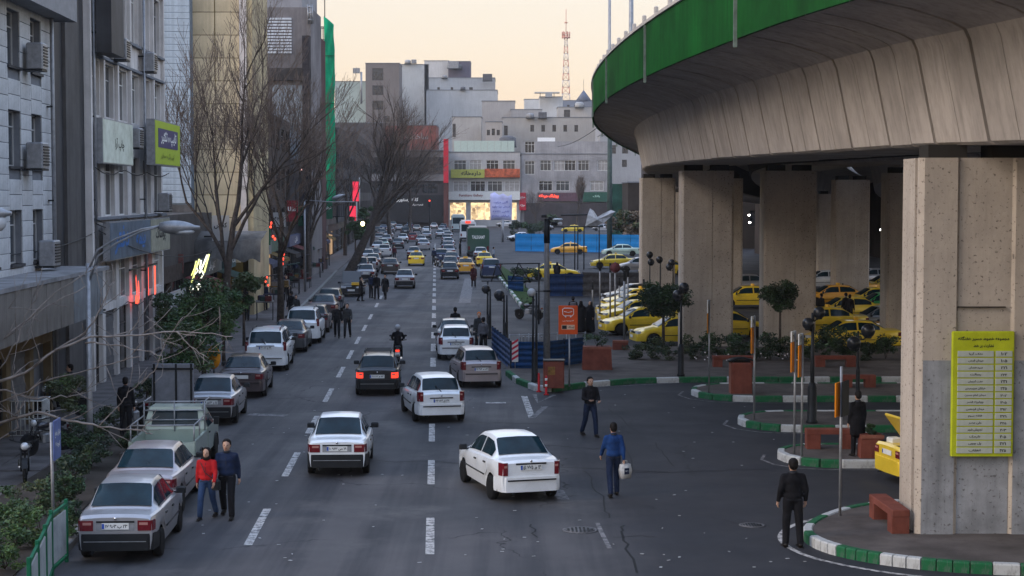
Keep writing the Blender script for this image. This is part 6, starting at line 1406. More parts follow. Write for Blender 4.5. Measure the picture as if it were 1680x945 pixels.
person(618, 491, 'man in a dark jacket, right one of the group beside the raised bonnet car', 1.78, 'stand', .4, C_BLACK, C_BLACK)
person(609, 489, 'man in a dark violet jacket between the two others at the raised bonnet car', 1.70, 'stand', -.5, C_NAVY, C_BLACK)
person(592, 494, 'person in a dark coat bending at the side of the raised bonnet car', 1.66, 'hold', -1.2, C_BLACK, C_BLACK, coat='long')
person(777, 471, 'person in a dark reddish coat standing in front of the navy off-roader', 1.74, 'stand', PI, cloth('maroon_dark', (.06,.018,.02)), C_BLACK, coat='long')
person(647, 428, 'man in maroon walking between the lanes', 1.70, 'walk', PI, cloth('maroon', (.07,.012,.02)), C_BLACK)
person(810, 431, 'person in pale blue leaning by the kerb railing', 1.66, 'stand', -1.2, C_PALE, C_JEANS)
person(793, 583, 'person in grey sitting on the hoarding edge behind the silver brown hatchback', 1.70, 'stand', .4, C_GREY, C_BLACK)
person(786, 575, 'person with an orange cap beside the white hatchback', 1.76, 'stand', PI, C_DKGREY, C_BLACK, hair=C_ORANGE)
person(747, 566, 'person in black standing ahead of the grey sedan, only the head above its roof', 1.80, 'stand', 0, C_BLACK, C_BLACK)
person(755, 420, 'person in dark between the queue and the green bus', 1.74, 'stand', 1.2, C_BLACK, C_BLACK)
person(712, 434, 'rider in dark blue waiting beside the navy hatchback', 1.72, 'stand', 0, C_NAVY, C_BLACK)
chador(953, 547, 'woman in a black cloak seen from behind, left one at the taxi rank', 1.70, .2); chador(968, 546, 'woman in a black cloak facing the taxis, right one at the rank', 1.64, 2.6)
r_, m = person(940, 541, 'man carrying a grey backpack beside the women in black cloaks', 1.78, 'stand', 0, C_BLACK, C_BLACK); g = MB(); g.cbox((0,-.10,.72), (.19,.10,.24), .03); g.build('backpack', [C_GREY], r_)
chador(914, 463, 'woman in a black cloak behind the yellow taxi with the white roof', 1.66, 0)
person(1403, 757, 'person in black standing on the third island with the back turned', 1.74, 'stand', .3, C_BLACK, C_BLACK, coat='long', pos=(G(1403,757).x, 45.6, .19))
person(1387, 532, 'dark figure beside the open taxi under the flyover', 1.74, 'stand', .5, C_BLACK, C_BLACK); person(1394, 534, 'second dark figure next to the taxi under the flyover', 1.70, 'stand', -.5, C_BLACK, C_BLACK)
person(1347, 530, 'small dark figure at the left under the flyover', 1.66, 'stand', .5, C_BLACK, C_BLACK); person(1450, 492, 'person in black by the orange edged pillar', 1.85, 'stand', 0, C_BLACK, C_BLACK, coat='long')
person(1270, 497, 'person in red and black at the edge of the third pillar', 1.7, 'stand', 0, C_RED, C_BLACK)
r_, m = person(100, 690, 'rider in black on the pavement beside the metal cage', 1.72, 'ride', rad(100), C_BLACK, C_BLACK); pr = G(100,690); r_.location = (pr.x+.30, pr.y+.04, .13+.86-.53*1.72)
person(207, 731, 'man in a dark jacket standing on the pavement beside a motorcycle', 1.74, 'stand', 0, C_BLACK, C_BLACK, pos=tuple(G(207,724)+Vector((0,0,.13))))
person(476, 531, 'person in black standing on the pavement behind the tree trunk', 1.76, 'stand', .8, C_BLACK, C_BLACK, pos=tuple(G(478,534)+Vector((0,0,.13)))); person(485, 529, 'shorter person in grey brown beside the one in black on the pavement', 1.55, 'stand', PI, C_DKGREY, C_BLACK, pos=tuple(G(486,534)+Vector((0,0,.13))))
for o in COL.objects:
    if o.name.startswith('motorcycle') and o.location.x < kx(o.location.y) and o.parent is None: o.location.z = .13
# ================================================================ street furniture
def lamp_head(g, a, b, w=.30, h=.12):
    a, b = Vector(a), Vector(b); d = (b-a); n = 8; vs = []
    s = Vector((-d.y, d.x, 0)).normalized()
    for i in range(n+1):
        t = i/n; r = math.sin(PI*min(1, .12+.95*t))**.6 if t < 1 else .25; c = a.lerp(b, t)
        for k in range(8): q = 2*PI*k/8; vs.append(c + s*w*.5*r*math.cos(q) + Vector((0,0,h*r*math.sin(q)*(1 if math.sin(q) > 0 else 1.3))))
    g.add(vs, [(i*8+k, i*8+(k+1) % 8, (i+1)*8+(k+1) % 8, (i+1)*8+k) for i in range(n) for k in range(8)] + [tuple(range(8)), tuple(range(n*8, n*8+8))], 0, True)
Y = 47.0
t = thing('street_lamp', 'grey street lamp on the left pavement with a long curved arm reaching right', 'street lamp', (G(146,748).x, Y, .13)); o0 = Vector(t.location)
g = MB(); pt = at(147,432,Y) - o0; g.tube([(0,0,0),(0,0,1.0),(0,0,pt.z)], [.10,.085,.06], 10); g.lathe([(.16,0),(.16,.25),(.1,.3)], 12); g.build('pole', [METG], t)
for dz in (0, .18): g = MB(); g.tube([pt+Vector((0,0,-.1-dz*2)), at(160,410,Y)-o0-Vector((0,0,dz)), at(190,392,Y)-o0-Vector((0,0,dz*.7)), at(232,376,Y)-o0-Vector((0,0,dz*.3)), at(268,370,Y)-o0], .03, 6); g.build('arm', [METG], t)
g = MB(); lamp_head(g, at(262,371,Y)-o0, at(328,373,Y)-o0, .42, .17); hd = g.build('lamp_head', [METG], t); g = MB(); ell(g, at(300,380,Y)-o0, (.33,.16,.08), 10, 6); g.build('lamp_glass', [mat('lamp_glass', (.4,.42,.44), .3, var=0)], hd)
Y = 38.5
t = thing('street_lamp', 'street lamp at the left picture edge, only its pale head showing', 'street lamp', (at(-75,500,Y).x, Y, .0)); o0 = Vector(t.location); g = MB(); g.tube([(0,0,0),(0,0,6.4)], [.1,.06], 8); g.build('pole', [METG], t); g = MB(); g.tube([(0,0,6.2), at(-40,348,Y)-o0, at(-20,344,Y)-o0], .03, 6); g.build('arm', [METG], t); g = MB(); lamp_head(g, at(-40,347,Y)-o0, at(19,350,Y)-o0, .42, .17); g.build('lamp_head', [METG], t); g = MB(); ell(g, at(-5,365,Y)-o0, (.22,.16,.22), 10, 6); g.build('lamp_glass', [mat('lamp_glass', (.4,.42,.44), .3, var=0)], t)
Y = 125
t = thing('street_lamp', 'small street lamp head in front of the lower end of the green net', 'street lamp', (xw(500,Y), Y, .13)); o0 = Vector(t.location); g = MB(); g.tube([(0,0,0),(0,0,6.8)], [.1,.06], 6); g.build('pole', [METG], t); g = MB(); g.tube([(0,0,6.7), at(540,331,Y)-o0, at(582,331,Y)-o0], .035, 5); g.build('arm', [METG], t); g = MB(); lamp_head(g, at(545,326,Y)-o0, at(566,319,Y)-o0, .4, .16); g.build('lamp_head', [METG], t)
# street name sign and white green fence at the lower left
t = thing('street_sign', 'narrow blue street sign on a pale post at the lower left', 'sign', G(88,872)); sc_ = 2800/t.location.y; g = MB(); g.tube([(0,0,0),(-.02,0,2.35)], .035, 8); g.build('post', [METG], t); g = MB(); g.cbox((.10,.0,2.0), (.62,.03,.85), .01, M=Matrix.Rotation(rad(92), 3, 'Z')); p_ = g.build('plate', [mat('sign_blue', (.10,.14,.32), .4, var=.15)], t); x_ = text('خیابان مفتح', .5, .16, WHT, p_, (.118,0,2.12), rad(92)); text('کوچه ۷', .4, .14, WHT, p_, (.118,0,1.88), rad(92))
t = thing('railing', 'white panelled railing with green posts at the lower left corner', 'fence', (0,0,0)); F0 = [Vector((-8.75,33.2,0)), Vector((-8.72,32.0,0)), Vector((-8.45,30.6,0)), Vector((-8.2,29.2,0)), Vector((-7.95,27.8,0))]
RG = mat('railing_green', (.01,.12,.06), .5, var=.2); RW_ = mat('railing_white', (.36,.40,.42), .55, var=.15, streak=.3)
for i, p in enumerate(F0):
    g = MB(); g.cbox((0,0,.6), (.07,.07,1.3), .01); g.build('post', [RG], t, p)
    if i: 
        q = F0[i-1]; d_ = p - q; a_ = math.atan2(d_.y, d_.x); c_ = (p+q)/2
        g = MB(); g.cbox((0,0,.62), (d_.length-.12,.03,.86), .01); g.build('panel', [RW_], t, c_, a_); g = MB(); g.box((0,0,1.15), (d_.length,.05,.06)); g.box((0,0,.12), (d_.length,.05,.05)); g.build('rail', [RG], t, c_, a_)
# cage on the pavement
c0 = G(41,724)+Vector((0,0,.13)); t = thing('metal_cage', 'white barred metal cage standing on the left pavement', 'cage', c0, RA); g = MB(); w, dd, h = 1.0, 1.1, 1.05
for z in (0.04, h*.5, h): [g.tube([(-w/2,y,z),(w/2,y,z)], .015, 4) for y in (0, dd)]; [g.tube([(x,0,z),(x,dd,z)], .015, 4) for x in (-w/2, w/2)]
g.build('frame', [WFRAME_W], t); bar = MB(); bar.tube([(0,0,0.04),(0,0,h)], .011, 4); BM = bar.mesh('bar', [WFRAME_W])
for k in range(1, 8): link('bar', BM, t, (-w/2+w*k/8,0,0)); link('bar', BM, t, (-w/2+w*k/8,dd,0)); link('bar', BM, t, (w/2,dd*k/8,0))
g = MB(); g.b2((-w/2,0,h),(w/2,dd,h+.02)); g.build('lid', [METG], t)
t = thing('round_board', 'orange round board beside the dark brown sedan', 'sign', G(363,668)+Vector((-.3,.3,.1))); Yt = t.location.y; g = MB(); zc = zw(586,Yt)-.1; g.lathe([(0,0),(.32,0),(.32,.04),(0,.04)], 18, (0,-.02,0), axis='y')
g.v = [(x*.75, y, z*1.25+zc) for x, y, z in g.v]; g.build('board', [mat('board_orange', (.55,.22,.01), .6, var=.15)], t); g = MB(); g.tube([(0,.05,0),(0,.05,zc)], .025, 6); g.build('post', [METD], t)
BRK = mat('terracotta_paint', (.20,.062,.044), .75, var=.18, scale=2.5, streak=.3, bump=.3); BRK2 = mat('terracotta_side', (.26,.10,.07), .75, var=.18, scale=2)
def bench(label, p, L, rz, h=.45, w=.38):
    t = thing('bench', label, 'bench', p, rz, 'terracotta concrete benches'); g = MB(); g.cbox((0,0,h-.07), (L,w,.14), .015); g.build('seat', [BRK], t)
    for s in (-1, 1): g = MB(); g.cbox((s*(L/2-.20),0,(h-.142)/2), (.38,w-.01,h-.145), .01); g.build('leg', [BRK], t)
bench('terracotta bench on the near island against the first pillar', (8.02,36.0,.19), 1.95, rad(92), .5)
bench('terracotta bench at the left of the median pavement, behind the red bin', tuple(G(1203,609)+Vector((0,0,.19))), 1.7, 0); bench('terracotta bench on the median pavement behind the twin black lamp', tuple(G(1370,609)+Vector((0,0,.19))), 1.65, 0)
bench('terracotta bench on the first island left of the near pillar', tuple(G(1412,646)+Vector((0,.5,.19))), 1.25, 0); bench('terracotta bench on the third island beside the standing person', tuple(G(1368,752)+Vector((0,.6,.19))), 1.35, 0, .55)
def bin_(label, px, py, w, h, roof=True, z=.19, dy=.3):
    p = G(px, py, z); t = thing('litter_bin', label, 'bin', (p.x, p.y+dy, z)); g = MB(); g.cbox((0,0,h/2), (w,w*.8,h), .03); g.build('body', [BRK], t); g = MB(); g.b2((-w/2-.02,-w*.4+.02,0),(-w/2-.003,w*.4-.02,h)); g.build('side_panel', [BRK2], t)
    if roof:
        g = MB(); vs = []
        for k in range(9): a = lerp(-.55,.55,k/8)*w*1.15; zz = h+.16-.28*(k/4-1)**2*.35; vs += [(a,-w*.42,zz),(a,w*.42,zz)]
        g.add(vs, [(2*i,2*i+1,2*i+3,2*i+2) for i in range(8)], 0, True); o = g.build('lid', [METD], t); s_ = o.modifiers.new('s','SOLIDIFY'); s_.thickness = .04; g = MB(); g.b2((-w*.42,-w*.3,h),(w*.42,w*.3,h+.05)); g.build('liner', [UNDER], t)
    else: g = MB(); g.b2((-w/2-.02,-w*.42,h),(w/2+.02,w*.42,h+.04)); g.build('lid', [METD], t); g = MB(); g.b2((-w*.3,-w*.4-.015,h*.5),(w*.05,-w*.4-.002,h*.8)); g.build('notice', [mat('notice_ochre', (.3,.16,.05), .7, var=.3)], t)
bin_('terracotta litter bin with a curved dark lid on the first island', 1217, 646, .74, 1.1); bin_('terracotta box with a small notice beside the orange bus sign', 909, 637, .74, .98, False)
def planter(label, px, py, w, h, d=.6, seed=1, bush=.5, z=.19, tp=.92):
    p = G(px, py, z); t = thing('planter', label, 'planter', (p.x, p.y+d/2, z)); g = MB(); x, y = w/2, d/2
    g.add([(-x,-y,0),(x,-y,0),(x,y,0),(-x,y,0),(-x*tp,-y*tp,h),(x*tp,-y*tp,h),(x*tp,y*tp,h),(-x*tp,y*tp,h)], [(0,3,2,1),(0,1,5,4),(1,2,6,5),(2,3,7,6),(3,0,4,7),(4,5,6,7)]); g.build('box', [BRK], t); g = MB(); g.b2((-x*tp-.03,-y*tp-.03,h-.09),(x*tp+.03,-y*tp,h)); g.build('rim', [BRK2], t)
    if bush: leafy('shrub', 'dark shrub growing in the ' + label, 'shrub', (p.x, p.y+d/2, z+h-.08), .05, bush, bush*.7, seed, 500, .05, clumps=8, r0=.02)
planter('large terracotta planter at the end of the blue hoarding', 980, 607, 1.2, .92, .8, 5, .55); planter('small terracotta planter behind the wilted hedge', 1018, 574, .72, .42, .4, 6, 0); planter('terracotta planter on the third island beside the person in black', 1431, 752, .62, .62, .5, 7, .28)
# taxi line signs on thin poles
ORG = mat('plate_orange', (.60,.20,.012), .5, var=.08)
for i, (px, py, yt, y0, ym, y1, rz) in enumerate(((1163,646,491,491,512,545,80),(1237,688,517,517,535,578,68),(1303,744,541,541,558,608,66),(1315,751,545,545,563,616,66),(1378,846,598,622,622,680,62))):
    p = G(px, py, .19); s = F/p.y; t = thing('taxi_line_sign', ['first thin pole sign, on the tip of the island with the red bin','orange and white pole sign on the second island','left one of the twin orange pole signs on the third island','right one of the twin orange pole signs on the third island','orange pole sign standing on the near island'][i], 'sign', p, 0, 'orange taxi line signs on poles')
    Z = lambda y: (py-y)/s; g = MB(); g.tube([(0,0,0),(0,0,Z(yt))], .032, 8); g.build('pole', [METG], t); M3 = Matrix.Rotation(rad(rz), 3, 'Z'); off = Vector((-.06,-.05,0))
    if i < 4: g = MB(); g.cbox(off+Vector((0,0,(Z(y0)+Z(ym))/2)), (.44,.035,Z(y0)-Z(ym)), .008, M=M3); q = g.build('number_plate', [PLATE], t); text(['۲۴','۱۷','۳۵','۴۲'][i], .22, .16, INK, q, off+M3 @ Vector((0,-.02,0))+Vector((0,0,(Z(y0)+Z(ym))/2)), rad(rz))
    g = MB(); g.cbox(off+Vector((0,0,(Z(ym)+Z(y1))/2-.01)), (.44 if i < 4 else .5,.035,Z(ym)-Z(y1)-.02), .008, M=M3); g.build('name_plate', [ORG if i else mat('plate_orange_dull', (.4,.16,.02), .6, var=.1)], t)
    if i == 4: g = MB(); g.cbox((.09,.02,(Z(y0)+Z(y1))/2), (.5,.03,Z(y0)-Z(y1)), .008, M=M3); g.build('back_plate', [METD], t)
# bus stop sign
p = G(934,634,.19); t = thing('bus_stop_sign', 'orange bus stop sign with a white bus symbol on a grey post', 'sign', p); g = MB(); g.tube([(0,0,0),(0,0,1.95)], .03, 8); g.build('post', [METG], t); g = MB(); g.cbox((-.05,-.04,2.45), (.70,.04,1.05), .015); q = g.build('plate', [mat('sign_orange', (.62,.085,.02), .45, var=.08)], t)
g = MB(); Wh = [(-.2,2.84),(-.14,2.88),(.14,2.88),(.2,2.84),(.2,2.66),(.15,2.60),(-.15,2.60),(-.2,2.66),(-.2,2.84)]
g.tube([(x-.05,-.068,z) for x, z in Wh], .014, 4); g.tube([(-.2,-.068,2.76),(-.05,-.068,2.72),(.1,-.068,2.76)], .012, 4); g.tube([(-.17,-.068,2.58),(-.12,-.068,2.55)], .02, 4); g.tube([(.02,-.068,2.55),(.07,-.068,2.58)], .02, 4); g.build('bus_symbol', [WHT], q); g = MB(); g.b2((-.29,-.072,2.10),(.19,-.061,2.27)); q2 = g.build('panel', [mat('panel_cream', (.6,.42,.3), .5, var=0)], q); g = MB(); g.b2((-.27,-.078,2.12),(-.10,-.073,2.25)); g.build('ink_block', [INK], q2); text('ایستگاه', .22, .09, INK, q2, (.06,-.076,2.185)); text('اتوبوس', .4, .05, WHT, q, (-.05,-.064,2.42))
# black globe lamps
GLB = mat('lamp_globe_black', (.02,.022,.027), .3, var=.1, coat=.3)
def globe_lamp(label, px, py, globes, Yo=0, r=.21, z0=.19, thick=.065, poles=((0,0),), base=True, col=None, grp='black globe lamps'):
    p = G(px, py, z0); t = thing('globe_lamp', label, 'street lamp', (p.x, p.y, z0), 0, grp); top = min(g_[1] for g_ in globes); zt = at(px, top, p.y).z - z0
    for dx, dy in poles: g = MB(); g.tube([(dx,dy,0),(dx,dy,zt)], [thick,thick*.6], 8); g.build('pole', [METD], t)
    if base: g = MB(); g.lathe([(thick*2.4,0),(thick*2.4,.06),(thick*1.9,.12),(thick*1.8,1.1),(thick*1.2,1.25)], 12); g.build('base', [METD], t)
    for gx, gy in globes:
        c = at(gx, gy, p.y) - Vector((p.x,p.y,z0)); g = MB(); ell(g, c, (r,r,r), 14, 10); q = g.build('globe', [col or GLB], t); g = MB(); g.tube([(0,0,min(zt, c.z+.1)-.3),(c.x*.5,0,c.z-r*1.15),(c.x,0,c.z-r*.95)], .02, 5); g.lathe([(r*.5,c.z-r*1.05),(r*.55,c.z-r*.8)], 10, (c.x,0,0)); g.build('arm', [METD], q)
globe_lamp('black globe lamp between the round tree and the second pillar', 1117, 617, ((1122,472),(1112,484))); globe_lamp('thick black twin globe lamp on the second island', 1332, 694, ((1326,531),(1344,513)), r=.19, thick=.08)
globe_lamp('slim black twin globe lamp behind the person on the third island', 1407, 662, ((1424,543),(1401,563)), r=.24, thick=.04)
for i, (px, py, gl) in enumerate(((1066,492,((1066,418),(1068,430))),(1083,494,((1082,426),)),(1104,496,((1102,431),(1098,438))))): globe_lamp(['far globe lamp left of the second pillar, first of three','middle of the three far globe lamps beside the second pillar','far globe lamp nearest to the second pillar'][i], px, py, gl, r=.23, base=False, thick=.05)
globe_lamp('dark double pole with a hanging globe, left one by the kerb hoarding', 802, 556, ((797,474),), poles=((-.06,0),(.07,0)), r=.22, z0=0.0); globe_lamp('dark double pole with a hanging globe, middle one by the hoarding', 829, 572, ((819,484),), poles=((-.06,0),(.07,0)), r=.25, z0=0.0)
globe_lamp('dark double pole topped by a pale lamp in front of the blue hoarding', 877, 627, ((872,480),), poles=((-.06,0),(.07,0)), r=.16, thick=.055, col=mat('lamp_pale', (.4,.42,.44), .4, var=.1))
t = thing('gantry', 'thin dark frame with slanting stays above the left double poles', 'frame', (0,0,0)); g = MB(); Y = 95
for a, b_ in (((790,461),(884,461)),((806,462),(815,433)),((831,461),(815,433)),((851,431),(839,461)),((851,431),(869,461)),((812,433),(886,432))): g.tube([at(*a,Y), at(*b_,Y)], .035, 5)
g.tube([at(800,461,Y), Vector((at(800,461,Y).x, Y, 0))], .05, 5); g.tube([at(884,432,Y), Vector((at(884,432,Y).x, Y, 0))], .05, 5); g.build('frame_bars', [METD], t)
# grey camera pole with wires
p = G(897,612,.19); t = thing('camera_pole', 'tall grey pole with cameras on top, standing behind the blue hoarding', 'pole', p); sc_ = F/p.y; g = MB(); g.tube([(0,0,0),(0,0,(612-392)/sc_),(0,0,(612-362)/sc_)], [.14,.10,.09], 10); g.build('pole', [METG], t); g = MB(); g.tube([(0,0,(612-398)/sc_),(0,0,(612-358)/sc_)], .12, 8); g.build('top_sleeve', [METD], t)
g = MB(); zt = (612-362)/sc_; g.cbox((.28,0,zt-.1),(.22,.3,.16),.03); g.cbox((.12,0,zt+.12),(.14,.4,.12),.03); g.cbox((-.12,-.1,zt+.2),(.2,.25,.12),.03); g.tube([(0,0,zt),(.35,0,zt-.1)], .02, 5); g.build('camera', [METD], t); g = MB(); g.lathe([(.12,(612-478)/sc_),(.15,(612-478)/sc_),(.15,(612-475)/sc_),(.12,(612-475)/sc_)], 10); g.tube([(0,0,(612-477)/sc_),(-.9,0,(612-477)/sc_)], .015, 4); g.build('bracket', [METD], t)
# corrugated blue hoardings
def hoarding(name, label, pts, h, m, pw=1.2, ribs=5, z0=.12, postm=METD, grp=None):
    t = thing(name, label, 'hoarding', (0,0,0), 0, grp)
    for a, b_ in zip(pts, pts[1:]):
        d_ = b_ - a; n = max(1, round(d_.length/pw)); L = d_.length/n; g = MB(); vs = []
        q = ribs*4
        for k in range(q+1): zz = h*k/q; yy = (0,.045,.045,0)[k % 4]; vs += [(-L/2+.015,yy,zz),(L/2-.015,yy,zz)]
        g.add(vs, [(2*k,2*k+1,2*k+3,2*k+2) for k in range(q)]); g.add([(-L/2+.015,.05,0),(L/2-.015,.05,0),(L/2-.015,.05,h),(-L/2+.015,.05,h)], [(0,1,2,3)]); me = g.mesh('sheet_panel', [m]); pm_ = MB(); pm_.box((0,.06,h/2), (.06,.06,h+.08)); pme = pm_.mesh('post', [postm])
        for i in range(n): c = a + d_*((i+.5)/n); link('sheet_panel', me, t, (c.x,c.y,z0), math.atan2(d_.y,d_.x)); c = a + d_*(i/n); link('post', pme, t, (c.x,c.y,z0), math.atan2(d_.y,d_.x))
    return t
BLU = mat('hoarding_blue', (.008,.055,.17), .45, .1, var=.3, scale=1.2, streak=.3); BLU2 = mat('hoarding_bright_blue', (.015,.22,.55), .5, var=.15, scale=.4); BLU3 = mat('hoarding_navy', (.01,.03,.09), .6, var=.2)
hoarding('hoarding', 'dark blue corrugated hoarding wrapped round the tip of the median', [G(806,582),G(838,612),G(896,612),G(958,603)], 1.15, BLU)
hoarding('hoarding', 'long bright blue hoarding across the far plaza', [G(845,412),G(1062,415)], 2.25, BLU2, 2.2, 2, 0); hoarding('hoarding', 'navy hoarding piece behind the grey camera pole', [G(897,486),G(958,486)], 1.6, BLU3, 1.6, 3, 0); hoarding('hoarding', 'short blue hoarding beside the grass wedge', [G(833,479),G(858,482)], 1.2, BLU, 1.2, 3, 0); hoarding('hoarding', 'dark grey hoarding behind the slanting taxi row', [G(956,486),G(1062,488)], 1.7, mat('hoarding_grey', (.05,.05,.055), .7, var=.3), 1.8, 3, 0)
t = thing('barrier_railing', 'low grey railing on posts behind the blue hoarding', 'railing', (0,0,0)); a, b_ = G(836,583), G(960,578)
for k in range(9): c = a.lerp(b_, k/8); g = MB(); g.tube([c, c+Vector((0,0,.95))], .03, 5); g.build('post', [METG], t)
for z in (.9,.5): g = MB(); g.tube([a+Vector((0,0,z)), b_+Vector((0,0,z))], .022, 5); g.build('rail', [METG], t)
for k in range(7): g = MB(); c = G(853+6*k,582); g.cbox((0,0,.4),(.09,.09,.8),.02); o = thing('short_bollard', ['first','second','third','fourth','fifth','sixth','seventh'][k] + ' stubby grey post from the left behind the blue hoarding', 'bollard', c+Vector((0,.4,0)), 0, 'stubby grey posts behind the blue hoarding'); g.build('post', [METG], o)
t = thing('chevron_board', 'red and white striped marker board on the blue hoarding', 'sign', G(845,611)+Vector((0,-.25,.13))); g = MB(); g.cbox((0,0,.75), (.26,.03,.85), .01); q = g.build('board', [PLATE], t); Rm = mat('chevron_red', (.45,.02,.05), .5, var=.05)
for k in range(4): g = MB(); z = .38+.21*k; g.add([(-.128,-.021,z),(.128,-.021,z+.16),(.128,-.021,z+.26),(-.128,-.021,z+.10)], [(0,1,2,3)]); g.build('stripe', [Rm], q)
g = MB(); g.tube([(0,.03,0),(0,.03,1.0)], .025, 6); g.build('post', [METG], t)
for i, (px, py) in enumerate(((884,643),(896,648),(915,641))):
    t = thing('traffic_bollard', ['plain red plastic bollard, left of three at the median tip','red bollard with white bands, middle of three at the median tip','red bollard right of three, in front of the terracotta box'][i], 'bollard', G(px,py), 0, 'red plastic bollards at the median tip'); g = MB(); g.lathe([(.10,0),(.10,.03),(.045,.05),(.04,.66),(.03,.70)], 12); q = g.build('post', [mat('bollard_red', (.45,.02,.025), .5, var=.1)], t)
    if i == 1:
        for z in (.3,.52): g = MB(); g.lathe([(.046,z),(.046,z+.09)], 12); g.build('band', [WHT], q)
# far frames with torn plastic
t = thing('plastic_covered_gantry', 'tall thin frame on the far plaza with torn white plastic caught on top', 'frame', (0,0,0)); Y = 165
for x in (925,943,948,958,983): g = MB(); g.tube([Vector((xw(x,Y),Y,0)), at(x,372,Y)], .06, 5); g.build('post', [METD], t)
g = MB(); g.tube([at(908,372,Y), at(990,372,Y)], .07, 5); g.tube([at(920,353,Y), at(970,352,Y)], .08, 5); g.tube([at(908,372,Y), at(914,356,Y)], .05, 5); g.build('top_bar', [METD], t)
g = MB(); vs = []; rp = random.Random(4)
ol = [(960,371),(964,352),(968,342),(974,346),(980,356),(990,350),(1002,345),(1010,347),(1002,356),(990,366),(978,371)]
c = at(979,360,Y); 
for k, q in enumerate(ol): v = at(*q,Y); vs.append((v.x, v.y+rp.uniform(-.4,.4), v.z))
vs.append((c.x,c.y-.5,c.z)); n = len(ol); g.add(vs, [(i,(i+1) % n,n) for i in range(n)]); o = g.build('torn_plastic', [mat('plastic_sheet', (.6,.6,.62), .4, var=.2)], t); s_ = o.modifiers.new('s','SOLIDIFY'); s_.thickness = .03
g = MB(); ell(g, at(919,367,Y), (.22,.2,.2), 8, 6); ell(g, at(915,360,Y), (.5,.3,.12), 8, 6); g.build('plastic_bundle', [mat('plastic_sheet', (.6,.6,.62), .4, var=.2)], t)
for i, (px, yt, py) in enumerate(((984,430,528),(1001,432,536),(1009,430,540),(1016,455,520),(1024,444,562),(1030,440,528),(972,462,512),(1056,458,505))):
    Yp = G(px,py).y; t = thing('sign_pole', ['grey pole','second grey pole','reddish sign pole','short grey pole','thick grey pole in the small planter','thin grey pole','short grey pole at the left','thin pole by the farthest left pillar'][i] + ' among the taxi rank poles, ' + ['left end','left of the middle','with a faded round sign','in front of the taxi roofs','nearest to the camera','right of the thick one','behind the women in black','beside the globe lamps'][i], 'pole', G(px,py), 0, 'poles at the taxi rank'); g = MB(); zt = at(px,yt,Yp).z; g.tube([(0,0,0),(0,0,zt)], .055 if i == 4 else .045, 6); g.build('pole', [METG], t)
    g = MB(); (g.lathe([(0,0),(.28,0),(.28,.04),(0,.04)], 12, (0,-.05,zt-.3), axis='y') if i == 2 else g.cbox((0,-.05,zt-.25), (.12,.04,.5), .01)); g.build('plate', [mat('sign_fadedred', (.16,.05,.06), .6, var=.2) if i == 2 else METD], t)
t = thing('banner', 'lavender banner with lines of print on a tall pole', 'banner', G(825,397)); Y = t.location.y; s = F/Y; g = MB(); g.tube([(0,0,0),(0,0,(397-360)/s)], .2, 6); g.build('pole', [METG], t); g = MB(); vs = []
for j in range(7):
    for i in range(6): x = lerp(-21,15,i/5); vs.append((x/s*(1-.03*(j-3)**2/9), .15*math.sin(i*1.3+j), (397-lerp(361,318,j/6))/s + (.35*(i % 2) - .1*i if j == 6 else 0)))
g.add(vs, [(j*6+i, j*6+i+1, j*6+i+7, j*6+i+6) for j in range(6) for i in range(5)], 0, True); q = g.build('cloth', [mat('banner_lavender', (.52,.53,.80), .7, var=.12, scale=.5)], t, fix=False); s_ = q.modifiers.new('s','SOLIDIFY'); s_.thickness = .05
for k, (tx, w) in enumerate((('آگهی مزایده',2.2),('فروش ویژه پاییز',2.8),('تلفن ۸۸۳۰',2.6),('خیابان مفتح',2.7))): text(tx, w, .42, mat('letter_indigo', (.12,.13,.4), .6, var=0), t, (-.3,-.25,(397-(332+k*7.5))/s))
t = thing('tall_pole', 'thick green grey pole rising behind the flyover edge', 'pole', (xw(1000,210),210,0)); g = MB(); g.tube([(0,0,0),(0,0,zw(200,210))], [.33,.28], 10); g.build('pole', [mat('pole_green', (.06,.085,.08), .6, var=.2)], t); g = MB(); g.lathe([(.45,0),(.45,.4),(.3,.5)], 10); g.build('base', [METD], t)
for px, py in ((705,333),(1200,398)):
    Y = 300 if px < 800 else 150
    t = thing('traffic_light', ['traffic light with a faint red lamp at the street end','dim signal post between the pillars'][px > 800], 'traffic light', (xw(px,Y),Y,0)); z = zw(py,Y); g = MB(); g.tube([(0,0,0),(0,0,z)], .1, 6); g.build('post', [METD], t); g = MB(); g.cbox((0,0,z), (.5,.4,1.4), .05); q = g.build('housing', [METD], t); g = MB(); ell(g, (0,-.22,z+.4), (.15,.06,.15), 8, 6); g.build('lamp', [REDL], q)
# lamp posts on the flyover
def deck_lamp(label, s, px_top, arm=None, r=.085, ztop=14):
    p = Vector(dk(s, .75, 3.0)); t = thing('deck_lamp_post', label, 'street lamp', p, 0, 'lamp posts on the flyover'); g = MB(); g.tube([(0,0,0),(0,0,1.9),(0,0,2.0),(0,0,ztop)], [r*1.35,r*1.35,r,r*.6], 8); g.build('pole', [METG], t)
    for a in (arm or []):
        g = MB(); g.tube([Vector(q) for q in a], .045, 6); q_ = g.build('arm', [METG], t); g = MB(); lamp_head(g, a[-1], Vector(a[-1])+Vector((.55*(1 if a[-1][0] > 0 else -1),0,.05)), .28, .10); g.build('lamp_head', [METG], q_)
deck_lamp('stout pale pole on the flyover, nearest and cut off by the top edge', -21.5, 1079, r=.13, ztop=9); deck_lamp('pole on the flyover with a single arm and lamp head reaching right', -5.5, 1007, arm=[[(0,0,2.15),(.6,0,2.6),(1.05,0,2.8)]], r=.10, ztop=9)
